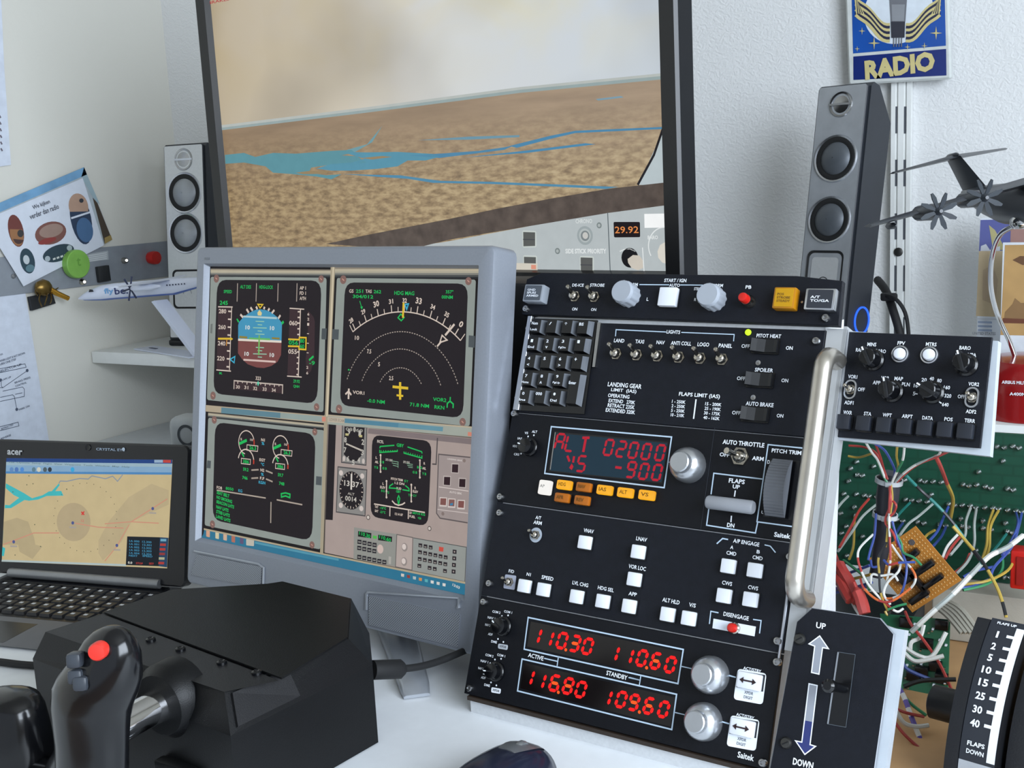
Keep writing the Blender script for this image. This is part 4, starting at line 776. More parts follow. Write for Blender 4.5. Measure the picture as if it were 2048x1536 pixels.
v6.Ls(Mm, [(890, 244), (950, 190), (1006, 200)], 13, LB); v6.Ls(Mm, [(1380, 255), (1438, 268), (1492, 334)], 11, LB); v6.Ls(Mm, [(815, 1065), (830, 935), (908, 950)], 11, LB); v6.Ls(Mm, [(1262, 1018), (1345, 1030), (1328, 1162)], 11, LB)
Mm.poly(v6.pts([(858, 1010), (1292, 1092), (1278, 1192), (846, 1108)]), .0005, pr('dfe5f0'))
Mm.disc(v5(670, 275), v5.dx(670, 275, 68), .0005, pr('9fa8b4'), 24, v5.dy(670, 275, 82)); Mm.poly(v5.rq([(335, 705), (458, 722), (438, 878), (314, 858)], 14), .0005, pr('9a9fb0'))
Mm.build('lettering', p_mode, rack.M)['kind'] = 'stuff'
for x, y in ((1222, 352), (1806, 455), (1762, 755), (560, 828), (768, 868), (1132, 945), (1418, 995), (1706, 1050)): pushbutton(p_mode, Q(v5, x + 8, y + 10))
for x, y in ((1018, 468), (1288, 510), (974, 770), (1244, 808), (398, 960), (614, 1000)): pushbutton(p_mode, Q(v6, x + 8, y + 10))
toggle(p_mode, Q(v5, 675, 275), 1.0, 15, 'b'); toggle(p_mode, Q(v5, 385, 790), 1.0, 15, 'b')
mb = MB(); mb.lathe((0, 0, 0), [(.0045, 0), (.0045, .003), (.0036, .004)], 'nickel', 18); mb.lathe((0, 0, .004), [(.0036, 0), (.0036, .0045), (.0028, .0058), (.0012, .0062)], 'red_plastic', 18); mb.build('push_button', p_mode, Q(v6, 1078, 1108))
# ---- radio panel
Rm = MB(); MID = em('ff5a14', 1.1); RL = em('f01410', 1.15)
TL, TRr = v7(725, 132), v8(520, 384); Rm.line([v7(725, 132), v8(520, 384), v8(468, 716), v7(682, 468)], .0012, .0004, LB, True); Rm.line([v7(660, 572), v8(455, 820), v8(408, 1162), v7(612, 910)], .0012, .0004, LB, True)
v8.Ls(Rm, [(502, 548), (620, 574)], 9, LB); v8.Ls(Rm, [(440, 996), (550, 1022)], 9, LB); v8.Ls(Rm, [(962, 636), (1030, 655)], 12, LB); v8.Ls(Rm, [(896, 1086), (966, 1106)], 12, LB)
v7.Ls(Rm, [(895, 565), (1035, 597)], 10, LB); v7.Ls(Rm, [(1045, 548), (1030, 655)], 10, LB); v8.Ls(Rm, [(0, 656), (92, 680)], 9, LB); v8.Ls(Rm, [(108, 636), (92, 738)], 9, LB); v7.Ls(Rm, [(1788, 768), (1910, 797)], 10, LB)
v7.T(Rm, 'ACTIVE', 806, 548, 46, 166, LT, rot=-.03); v7.T(Rm, 'STANDBY', 1664, 745, 50, 226, LT, rot=-.03)
for dx, dy in ((0, 0), (-74, 460)):
    for t_, x, y, w_ in (('COM 1', 512, 74, 86), ('COM 2', 388, 75, 86), ('NAV 1', 335, 138, 80), ('NAV 2', 296, 212, 54), ('ADF', 324, 310, 48), ('DME', 364, 390, 62)): v7.T(Rm, t_, x + dx, y + dy, 26, w_, LT)
    for x, y in ((512, 110), (447, 118), (397, 156), (405, 360), (462, 392)): Rm.disc(v7(x + dx, y + dy), .0008, .0004, LT, 10)
    Rm.poly(v7.rq([(408, 408), (512, 424), (505, 478), (404, 460)], 14), .0004, LT); v7.T(Rm, 'XPDR', 458 + dx, 442 + dy, 24, 76, pr('4a5058'), .0006) if not dx else None
    if dx: Rm.poly(v7.rq([(336, 870), (438, 888), (430, 942), (332, 925)], 14), .0004, LT); v7.T(Rm, 'XPDR', 386, 906, 24, 76, pr('4a5058'), .0006)
v7.Ls(Rm, [(338, 210), (360, 242)], 9, LT); v7.Ls(Rm, [(246, 730), (278, 736)], 9, LT)
for dx, dy in ((0, 0), (-68, 452)):
    Rm.poly(v8.rq([(1050 + dx, 570 + dy), (1330 + dx, 618 + dy), (1292 + dx, 920 + dy), (1008 + dx, 868 + dy)], 34), .0004, LT); v8.T(Rm, 'ACT/STBY', 1190 + dx, 580 + dy, 30, 176, LT, .0004); v8.T(Rm, 'XPDR', 1158 + dx, 806 + dy, 30, 88, pr('6a7078'), .0006); v8.T(Rm, 'DIGIT', 1152 + dx, 852 + dy, 30, 88, pr('6a7078'), .0006)
    Rm.poly(v8.pts([(1066 + dx, 590 + dy), (1318 + dx, 632 + dy), (1296 + dx, 795 + dy), (1036 + dx, 750 + dy)]), .0005, pr('1a1c22'))
v8.T(Rm, 'Saitek', 1128, 1422, 62, 160, LT)
Rm.build('lettering', p_radio, rack.M)['kind'] = 'stuff'
for q in ((v7(752, 175), v8(500, 405), v8(458, 692), v7(712, 440)), (v7(682, 612), v8(440, 850), v8(396, 1135), v7(640, 882))): mb = MB(); mb.prism(list(q), -.0002, .0003, mat('led_window', '0a0506', .15)); mb.build('led_window', p_radio, rack.M)
N7 = MB()
def led(v, s_, x, y, w_=84, h_=158, th=.0027):
    N7 = MB(); seg(N7, s_, (0, 0), v.dx(x, y, w_), v.dy(x, y, h_), th, .0006, RL, .16, MID); N7.build('digit', p_radio, rack.M @ TR(*v(x, y), 0))
for s_, x, y in (('1', 806, 322), ('1', 934, 352), ('0', 1086, 378), ('3', 1222, 408), ('0', 1356, 438), ('1', 1628, 508), ('1', 1780, 538), ('1', 728, 762), ('1', 852, 800), ('6', 1008, 828), ('8', 1150, 858), ('0', 1284, 896), ('1', 1552, 975), ('0', 1712, 1002), ('9', 1846, 1032)): led(v7, s_, x, y)
for s_, x, y in (('0', 120, 468), ('6', 256, 496), ('0', 396, 532), ('6', 188, 932), ('0', 330, 966)): led(v8, s_, x, y, 77, 146)
for v, x, y in ((v7, 1125, 475), (v7, 1046, 925), (v8, 165, 562), (v8, 95, 992)): N7.disc(v(x, y), .0014, .0007, MID, 10)
N7.build('decimal_points', p_radio, rack.M)['kind'] = 'stuff'
knob(p_radio, Q(v8, 795, 632), .0148, .021, 'm'); knob(p_radio, Q(v8, 728, 1085), .0148, .021, 'm')
darkknob(p_radio, Q(v7, 470, 225), .0085, .011, -30); darkknob(p_radio, Q(v7, 395, 705), .0085, .011, 5)
ar = MB()
for dx, dy in ((0, 0), (-68, 452)):
    mb = MB(); c_ = v8(1176 + dx, 692 + dy); mb.box((c_[0], c_[1], .0025), (v8.dx(1176, 692, 232), .0125, .005), 'btn_white', None, .0012); o = mb.build('swap_button', p_radio, rack.M)
    q = (c_[0] - .0005, c_[1]); ar.line([(q[0] - .0045, q[1]), (q[0] + .0045, q[1])], .0012, .0054, pr('2a1618'))
    for sg in (-1, 1): ar.poly([(q[0] + sg * .0068, q[1]), (q[0] + sg * .0036, q[1] + .0024), (q[0] + sg * .0036, q[1] - .0024)], .0054, pr('2a1618'))
ar.build('button_legends', p_radio, rack.M)['kind'] = 'stuff'
# ---- aluminium side and handle
mat('side_alu', 'c4c7ca', .42, .55, vary=.03)
vb = px(1600, 1225)[1]
UE = px(1682, 745)[0]; al = MB(); al.prism([(UW + .0065, bB + .002), (UE, bB + .002), (UE, vb - .03), (UW + .0065, vb - .03)], -.004, -.001, 'side_alu', None, .0004); al.bx((UE - .003, vb - .03, -.026), (UE, bB + .004, -.001), 'side_alu')
al.tube([(UW + .004, bE + .05, .001), (UW + .004, bE - .004, .001)], .0012, 'aluminium', 6)
al.build('side_rail', rk, rack.M)
t0, b0 = px(1677, 722), px(1610, 1198)
hd = MB(); um = (t0[0] + b0[0]) / 2; yt, yb_ = t0[1], b0[1]; zz = .030
path = [(um, yt, -.001), (um, yt, zz * .45)] + [(um, yt - .014 * (1 - math.cos(a)), zz * .45 + .017 * math.sin(a)) for a in (PI * .15, PI * .3, PI * .42, PI / 2)] + [(um, yb_ + .014 * (1 - math.cos(a)), zz * .45 + .017 * math.sin(a)) for a in (PI / 2, PI * .42, PI * .3, PI * .15)] + [(um, yb_, zz * .45), (um, yb_, -.001)]
hd.tube(path, .0072, mat('satin_metal', 'c8c2b8', .3, .9), 16); hd.build('handle', rk, rack.M)
# ------------------------------------------------------------------ navigation display control panel beside the rack
ke = .752
ef = Plane((-.3110 * ke, 1.2365 * ke, -.1829 * ke), -8.6, 19.3)
vE = View(ef, 1640, 640, 5.0196)
efis = thing('control_panel', 'small black panel with two white round buttons and a row of black keys', 'control panel', ef.M @ TR(.06, -.087, 0))
mat('acrylic', 'b4bcc4', .2, vary=.04); mat('dark_key', '1d212a', .45, vary=.06)
mb = MB(); mb.prism([vE(270, 118), vE(1727, 172), vE(1606, 1285), vE(133, 1170)], -.003, 0, 'panel_black', None, .0004); pe = mb.build('face_plate', efis, ef.M)
mb = MB(); mb.prism([vE(262, 100), vE(1775, 200), vE(1690, 1362), vE(133, 1190)], -.012, -.004, 'acrylic'); mb.build('backing_plate', efis, ef.M)
mb = MB(); mb.box((.012, -.03, -.018), (.016, .04, .012), 'side_alu'); mb.build('bracket', efis, ef.M)
Em = MB()
for t_, x, y, w_ in (('MINS', 522, 246, 90), ('RADIO', 418, 303, 112), ('BARO', 612, 314, 104), ('FPV', 818, 234, 76), ('MTRS', 1118, 245, 108), ('BARO', 1458, 281, 114), ('IN', 1384, 338, 38), ('HPA', 1528, 352, 86), ('VOR1', 330, 570, 92), ('OFF', 416, 698, 70), ('ADF1', 293, 830, 92), ('APP', 570, 630, 76), ('VOR', 657, 584, 82), ('MAP', 792, 590, 86), ('PLN', 864, 647, 80), ('5', 946, 740, 24), ('10', 964, 660, 42), ('20', 1047, 602, 52), ('40', 1124, 590, 44), ('80', 1200, 610, 46), ('160', 1276, 678, 62), ('320', 1286, 762, 68), ('640', 1260, 850, 66), ('VOR2', 1545, 645, 108), ('OFF', 1420, 770, 72), ('ADF2', 1518, 920, 104), ('WXR', 280, 930, 88), ('STA', 480, 942, 76), ('WPT', 676, 956, 92), ('ARPT', 878, 968, 108), ('DATA', 1082, 985, 108), ('POS', 1292, 997, 84), ('TERR', 1506, 1012, 108)): vE.T(Em, t_, x, y, 38, w_, LT, .0004)
for p in ([(970, 655), (1000, 668)], [(1045, 628), (1058, 650)], [(1122, 615), (1120, 650)], [(1192, 632), (1180, 662)], [(1205, 698), (1240, 684)], [(1210, 755), (1250, 760)], [(1188, 815), (1222, 838)], [(955, 740), (982, 744)]): vE.Ls(Em, p, 12, LT, .0004)
Em.build('lettering', pe, ef.M)['kind'] = 'stuff'
def QE(x, y): u, v = vE(x, y); return ef.M @ TR(u, v, 0)
for x, y in ((810, 345), (1104, 355)):
    mb = MB(); mb.lathe((0, 0, 0), [(.0068, 0), (.0066, .0022), (.0056, .0026), (.0052, .001)], 'aluminium', 28, None, False); mb.lathe((0, 0, 0), [(.0046, 0), (.0046, .0035), (.0038, .005), (.0018, .0056)], 'btn_white', 24); mb.build('round_button', pe, QE(x, y))
def ptr(x, y, ang, r=.0085, h=.016):
    def mk():
        mb = MB(); mb.lathe((0, 0, 0), [(r, 0), (r, .003), (r * .82, .004), (r * .74, h), (r * .66, h * 1.04)], 'gloss_black', 26); mb.box((0, .0005, h * .85), (r * .34, r * 1.9, h * .55), 'black_plastic', None, .0005); mb.box((0, r * .8, h * 1.13), (.0012, r * .34, .0005), LT); return mb
    return repeat(('ptr', r), 'selector_knob', mk, pe, QE(x, y) @ ZR(ang))
ptr(545, 405, 30); ptr(1478, 455, 20); ptr(735, 720, 15); ptr(1142, 730, 62)
for x, y in ((312, 700), (1532, 780)):
    mb = MB(); O = rr(.0098, .0155, .0048, 6); I_ = rr(.0072, .0128, .0035, 6)
    n = len(O); mb.add([(*p, .0002) for p in O] + [(*p, .0022) for p in O] + [(*p, .0022) for p in I_] + [(*p, .0002) for p in I_], [(k * n + i, k * n + (i + 1) % n, (k + 1) * n + (i + 1) % n, (k + 1) * n + i) for k in range(3) for i in range(n)], 'aluminium', True); mb.build('switch_guard', pe, QE(x, y)); toggle(pe, QE(x, y), 1.0, 8, 'e')
for i in range(7): pushbutton(pe, QE(254 + 203.5 * i, 1030 + 15.6 * i), .0112, 'dark_key', 'dark')
# ------------------------------------------------------------------ landing gear panel
gp = Plane(tuple(rack.P(UW + .008, 0, .008) - CAM), -4.36, 22.64); vG = View(gp, 1540, 1200, 4.0315); bz = gp.at(1580, 1560)[1] - .006
gear = thing('gear_panel', 'black plate with an up arrow, a down arrow and a lever slot', 'control panel', gp.M @ TR(.02, bz, 0))
pl = [vG(340, 62), vG(888, 146), vG(1000, 276), vG(845, 1355), (vG(820, 1500)[0], bz), (vG(-20, 1500)[0] , bz), vG(0, 1340), vG(215, 175)]
sl = [vG(552, 420), vG(690, 440), vG(614, 1026), vG(468, 1000)]
mb = MB(); mb.prism(pl, -.003, 0, 'panel_black', mat('plate_edge', '8d9299', .4, .3), .0005); gpl = mb.build('face_plate', gear, gp.M)
mb = MB(); mb.prism([vG(690, 120), vG(985, 225), vG(1078, 240), vG(1020, 660), vG(935, 1270), (vG(900, 1500)[0], bz), (vG(700, 1500)[0], bz)], -.014, -.004, 'acrylic'); mb.build('backing_plate', gear, gp.M)
mb = MB(); mb.prism(sl, .0001, .0003, 'gloss_black'); mb.line([sl[3], sl[0]], .0012, .0006, 'plate_edge'); mb.line([sl[0], sl[1], sl[2], sl[3]], .0004, .0006, pr('4a525a')); mb.build('lever_slot', gpl, gp.M)
mb = MB(); c_ = vG(600, 715); mb.cyl((c_[0], c_[1], -.002), (c_[0] - .004, c_[1] + .001, .020), .0035, 'gloss_black', 14); mb.lathe((c_[0] - .004, c_[1] + .001, .020), [(.0035, -.004), (.0048, 0), (.0048, .006), (.003, .008)], 'gloss_black', 20); mb.build('gear_lever', gpl, gp.M)
Gm = MB(); GA = pr('8d929c'); NV = pr('26306a')
up = [(402, 290), (472, 392), (425, 384), (396, 598), (336, 584), (362, 372), (316, 354)]; dn = [(316, 675), (382, 690), (324, 1166), (368, 1180), (282, 1245), (208, 1136), (258, 1146)]
Gm.poly(vG.pts(up), .0003, GA); vG.Ls(Gm, up, 9, LT, .0004, True)
Gm.poly(vG.pts([(316, 675), (382, 690), (352, 985), (278, 970)]), .0003, GA); Gm.poly(vG.pts([(278, 970), (350, 985), (324, 1166), (258, 1146)]), .0003, NV); Gm.poly(vG.pts([(208, 1136), (258, 1146), (324, 1166), (368, 1180), (282, 1245)]), .0003, NV); vG.Ls(Gm, dn, 9, LT, .0004, True)
vG.T(Gm, 'UP', 412, 208, 48, 78, LT, .0004); vG.T(Gm, 'DOWN', 268, 1318, 58, 164, LT, .0004, .03)
Gm.build('lettering', gpl, gp.M)['kind'] = 'stuff'
for x, y in ((243, 315), (133, 1152)): mb = MB(); mb.lathe((0, 0, 0), [(.0044, 0), (.0044, .0015), (.0034, .003), (.001, .0034)], mat('dark_steel', '4c4c4a', .35, .8), 18); mb.box((0, 0, .0034), (.005, .0009, .0005), 'gloss_black', Matrix.Rotation(.6, 3, 'Z')); u, v = vG(x, y); mb.build('screw', gpl, gp.M @ TR(u, v, 0))
# ------------------------------------------------------------------ plywood board under the electronics
mat('plywood', 'b08a5e', .6, vary=.18, scale=14)
c_ = at_z(1880, 1430, DESK); pw = MB(); pw.bx((-.245, .80, DESK + .0005), (.20, 1.30, DESK + .006), 'plywood', .001); pw = pw.build('plywood_board'); tag(pw, 'thin brown plywood board under the wiring and flap lever', 'board')
WZ = DESK + .0065
# ------------------------------------------------------------------ flap lever quadrant
fl0 = at_y(1956, 1560, .845); fl0.z = WZ
FM = Matrix.Translation(fl0) @ ZR(-12)
flap = thing('flap_quadrant', 'black curved flap quadrant with white scale numbered one to forty', 'control lever', FM)
Rq = .150; yc, zc_ = Rq * .93, -.01
def qa(t, r=Rq): a = math.radians(t); return (yc - r * math.cos(a), zc_ + r * math.sin(a))      # 0 = facing the seat, 90 = top
A0, A1 = 14, 56
def rim(mb, x0, x1, r, mt, a0=A0, a1=A1, n=20):
    P = [qa(a0 + (a1 - a0) * i / n, r) for i in range(n + 1)]; mb.add([(x0, *p) for p in P] + [(x1, *p) for p in P], [(i, n + 1 + i, n + 2 + i, i + 1) for i in range(n)], mt, True)
def wedge(mb, x0, x1, r, mt, a0=4, a1=56, n=20):
    P = [(yc - r * math.cos(math.radians(a0)), 0)] + [qa(a0 + (a1 - a0) * i / n, r) for i in range(n + 1)] + [(qa(a1, r)[0] + .010, qa(a1, r)[1] - .004), (qa(a1, r)[0] + .010, 0)]; k = len(P)
    mb.add([(x0, *p) for p in P] + [(x1, *p) for p in P], [list(range(k)), [k + i for i in range(k)][::-1]] + [(i, k + i, k + (i + 1) % k, (i + 1) % k) for i in range(k)], mt)
mb = MB(); wedge(mb, -.012, .0135, Rq - .001, 'black_plastic'); mb.build('drum', flap, FM)
mb = MB(); wedge(mb, -.022, -.0125, Rq + .001, 'satin_black', 2, 55); mb.build('side_cheek', flap, FM)
mb = MB(); wedge(mb, .017, .055, Rq - .012, 'satin_black', 2, 55); mb.build('side_cheek', flap, FM)
mb = MB(); rim(mb, -.012, .0135, Rq, mat('scale_black', '23272f', .5)); rim(mb, -.012, .0135, Rq, mat('paper_grey', 'a9aeb4', .6), 2, A0); rim(mb, .0075, .0134, Rq + .0004, LT, 15, 54)
def arc_text(mb, s_, xc, t, h, w_):
    tm = MB(); tm.text(s_, (0, 0), h, 0, LT, w_, 0, .03)
    a = math.radians(t); u = Vector((0, math.sin(a), math.cos(a))); o = Vector((xc, *qa(t, Rq + .0006)))
    mb.add([o + Vector((p[0], 0, 0)) + u * p[1] for p in tm.v], tm.f, LT)
for s_, t in (('1', 50.8), ('2', 47), ('5', 43.4), ('10', 39.7), ('15', 36), ('25', 32.2), ('30', 28.4), ('40', 24.6)):
    arc_text(mb, s_, -.004, t, .0056, .0034 * len(s_) if s_ != '1' else .0016); rim(mb, .0025, .0088, Rq + .0004, LT, t - .45, t + .45, 2)
arc_text(mb, 'FLAPS', -.001, 19, .0034, .0125); arc_text(mb, 'DOWN', -.001, 16.8, .0034, .0125); arc_text(mb, 'FLAPS UP', 0, 54.6, .0022, .014)
mb.build('flap_scale', flap, FM)
mb = MB(); mb.lathe((-.022, .035, .045), [(.021, 0), (.021, -.004), (.013, -.006), (.013, -.026), (.009, -.028)], 'black_plastic', 26, Matrix.Rotation(PI / 2, 3, 'Y')); mb.build('pivot_knob', flap, FM)
# ------------------------------------------------------------------ electronics behind the panels
def circuit_green(name, c1, c2):
    m = bpy.data.materials.new(name); m.use_nodes = True; nt = m.node_tree; p = nt.nodes['Principled BSDF']; N = nt.nodes.new; L = nt.links.new
    tc = N('ShaderNodeTexCoord'); br = N('ShaderNodeTexBrick'); br.inputs['Scale'].default_value = 26; br.inputs['Color1'].default_value = (*lin(rgb(c1)), 1); br.inputs['Color2'].default_value = (*lin(rgb(c2)), 1); br.inputs['Mortar'].default_value = (*[x * .85 for x in lin(rgb(c1))], 1); br.inputs['Mortar Size'].default_value = .03
    mp = N('ShaderNodeMapping'); mp.inputs['Rotation'].default_value = (1.57, 0, 0); L(tc.outputs['Object'], mp.inputs[0]); L(mp.outputs[0], br.inputs['Vector']); L(br.outputs[0], p.inputs['Base Color']); p.inputs['Roughness'].default_value = .35; MATS[name] = m
circuit_green('pcb_green', '11402f', '124231'); circuit_green('pcb_dark', '1d5c3c', '174c34')
mat('beige_metal', 'aaa69a', .55, vary=.04, bump=.1, bscale=700); mat('solder', 'c8cccc', .2, 1)
YP = 1.16
bxm = MB(); zt_ = at_y(1990, 1187, YP - .03).z; bxm.bx((-.20, YP - .035, WZ), (.19, YP + .10, zt_), 'beige_metal', .002); bo = bxm.build('metal_case'); tag(bo, 'low beige metal case behind the flap quadrant', 'case')
circ_b = thing('circuit_board', 'large upright green circuit board dotted with shiny solder joints', 'circuit board', (-.14, YP, zt_ + .0005))
tl = at_y(1668, 872, YP); br_ = at_y(2075, 1187, YP)
IDM = Matrix.Identity(4)
mb = MB(); mb.bx((tl.x, YP, zt_ + .0008), (br_.x, YP + .003, at_y(2000, 866, YP).z), 'pcb_green'); mb.build('board', circ_b, IDM)
sd = MB(); random.seed(3)
spots = [(1355, 128), (1415, 135), (1480, 125), (1528, 138), (1402, 238), (1215, 322), (280, 245), (233, 295), (410, 280), (285, 345), (325, 350), (218, 392), (765, 388), (808, 398), (868, 397), (930, 402), (648, 386), (1095, 420), (1145, 430), (1202, 422), (1268, 435), (1312, 448), (1438, 450), (1484, 460), (182, 490), (278, 493), (340, 503), (378, 510), (436, 510), (852, 496), (655, 535), (705, 542), (760, 544), (822, 552), (985, 570), (1035, 580), (1092, 578), (1152, 583), (1198, 600), (1265, 597), (1328, 600), (1372, 608), (1440, 615), (1505, 622), (1550, 630), (262, 592), (420, 612), (270, 655), (158, 640), (590, 690), (636, 700), (748, 706), (798, 716), (918, 725), (965, 738), (1078, 682), (1248, 698), (1088, 740), (1135, 748), (1250, 755), (1312, 768), (1422, 715), (1435, 780), (1480, 790), (200, 740), (165, 792), (325, 818), (1195, 925), (1030, 910), (1438, 945), (1462, 1128), (1415, 1130), (1528, 1190), (204, 965)]
for x, y in spots: p = at_y(1640 + x / 3.84, 860 + y / 3.84, YP - .0002); sd.lathe(p, [(.0030, 0), (.0022, .0022), (.0009, .0042)], 'solder', 8, Matrix.Rotation(PI / 2, 3, 'X'))
o = sd.build('solder_joints', circ_b, IDM); o['kind'] = 'stuff'
mb = MB(); mb.bx((-.315, 1.02, WZ), (-.205, 1.12, WZ + .042), 'satin_black', .004); tag(mb.build('dark_gap_box'), 'added black box darkening the gap behind the wire bundle', 'box')  # box added so the gap behind the wires reads dark
# perforated prototype board
YB = 1.04
mat('perf_brown', 'b0742c', .45, vary=.08); mat('perf_hole', 'e0b878', .5)
pc = [at_y(1640 + x / 3.84, 860 + y / 3.84, YB) for x, y in ((735, 735), (1088, 1150), (768, 1455), (420, 1040))]
e1 = (pc[1] - pc[0]); e2 = (pc[2] - pc[1]); W_, H_ = e1.length, e2.length; ex = e1.normalized(); ny = ex.cross(e2).normalized(); ey = ny.cross(ex)
PM = Matrix(((ex.x, ey.x, ny.x, pc[0].x), (ex.y, ey.y, ny.y, pc[0].y), (ex.z, ey.z, ny.z, pc[0].z), (0, 0, 0, 1)))
if (PM @ Vector((0, 0, 1)) - PM @ Vector((0, 0, 0))).y > 0: sgn = -1
else: sgn = 1
perf = thing('prototype_board', 'brown perforated prototype board with copper dots and black chips', 'circuit board', PM @ TR(W_, H_, 0))
mb = MB(); mb.bx((0, 0, -.0016), (W_, H_, 0) if True else 0, 'perf_brown'); mb.build('board', perf, PM)
hm = MB(); zz = .0003 if sgn > 0 else -.0019
nx, ny_ = int(W_ / .0032), int(H_ / .0032)
for i in range(1, nx):
    for j in range(1, ny_): hm.box((i * W_ / nx, j * H_ / ny_, zz), (.0012, .0007, .0003), 'perf_hole')
o = hm.build('hole_rows', perf, PM); o['kind'] = 'stuff'
for a_, b_, w_, h_ in ((.55, .40, .006, .030), (.62, .55, .026, .005), (.78, .36, .005, .022), (.45, .72, .018, .007), (.85, .70, .006, .020), (.3, .35, .006, .016)): mb = MB(); mb.box((W_ * a_, H_ * b_, sgn * .004 if sgn > 0 else -.0056), (w_, h_, .007), 'gloss_black', None, .0008); mb.build('chip', perf, PM)
for a_, b_ in ((.16, .22), (.90, .62)): mb = MB(); mb.lathe((W_ * a_, H_ * b_, zz - .0004), [(.0028, 0), (.0028, .001), (.0016, .001)], 'steel', 12); mb.build('mounting_hole', perf, PM)
# small green boards
sg = thing('circuit_board', 'small green circuit board with tiny chips beside the arrow panel', 'circuit board', at_y(1850, 1380, 1.0))
q = [at_y(1540 + x / 4.0315, 1200 + y / 4.0315, 1.0 + .04 * (1 - y / 740)) for x, y in ((885, 108), (1452, 158), (1432, 760), (1010, 745))]; n = (q[1] - q[0]).cross(q[3] - q[0]).normalized() * .002
mb = MB(); mb.add([p for p in q] + [p + n for p in q], [(0, 1, 2, 3), (7, 6, 5, 4), (0, 4, 5, 1), (1, 5, 6, 2), (2, 6, 7, 3), (3, 7, 4, 0)], 'pcb_dark'); mb.build('board', sg, IDM)
n1 = -n.normalized() if n.y > 0 else n.normalized()
def on_sg(x, y): return at_y(1540 + x / 4.0315, 1200 + y / 4.0315, 1.0 + .04 * (1 - y / 740))
for i, (x, y) in enumerate(((1270, 340), (1340, 520), (1160, 600), (1230, 560), (1390, 190), (1100, 170), (1390, 620))): mb = MB(); mb.box(on_sg(x, y) + Vector((0, -.003, 0)), (.011, .005, .009), 'gloss_black', None, .0006); mb.build('chip', sg, IDM)
tiny = MB()
for i in range(60): tiny.box(on_sg(random.uniform(1060, 1430), random.uniform(170, 720)) + Vector((0, -.002, 0)), (.0018, .003, .0012), random.choice(('solder', 'btn_white', 'solder')))
o = tiny.build('surface_parts', sg, IDM); o['kind'] = 'stuff'
# ---- wiring
WC = {'w': 'd0d0ca', 'r': 'a03630', 'y': 'a88e3c', 'b': '33488c', 'g': '2f7a50', 't': '20706a', 'k': '16171a', 'e': '9aa09c', 'p': '5a4a9a', 'o': 'c8642c'}
for k_, c_ in WC.items(): mat('wire_' + k_, c_, .4, vary=.08)
def cp(x, y, Y): return at_y(1640 + x / 3.84, 860 + y / 3.84, Y)
def wire(parent, pts, colr, r=.00105, name='wire', k0=1640, k1=860, ks=3.84):
    mb = MB(); P = [at_y(k0 + p[0] / ks, k1 + p[1] / ks, p[2]) for p in pts]
    mb.tube(P, r, 'wire_' + colr[0], 6, 5, ['wire_' + c for c in colr for _ in range(5)] if len(colr) > 1 else None)
    return mb.build(name, parent, IDM)
har = thing('wiring_harness', 'bundle of coloured wires tied with two grey cable ties', 'wires', cp(470, 1400, .98))
mb = MB(); mb.tube([cp(545, 330, 1.0), cp(530, 420, 1.0), cp(500, 660, 1.0), cp(470, 900, 1.0), cp(430, 1120, 1.0)], [.009, .0095, .0085, .007, .006], mat('sleeve', '20222a', .5), 10, 4); mb.build('black_sleeve', har, IDM)
for x, y, r_ in ((530, 390, .0105), (500, 655, .0095)):
    mb = MB(); c_ = cp(x, y, 1.0); mb.lathe(c_, [(r_, -.002), (r_ + .0012, -.002), (r_ + .0012, .002), (r_, .002)], mat('tie_grey', 'a8acae', .4), 20, Matrix.Rotation(.12, 3, 'Y'), False); mb.box(c_ + Vector((.002, -r_ - .001, 0)), (.005, .004, .0045), 'tie_grey', None, .0006); mb.build('cable_tie', har, IDM)
Y0 = .965
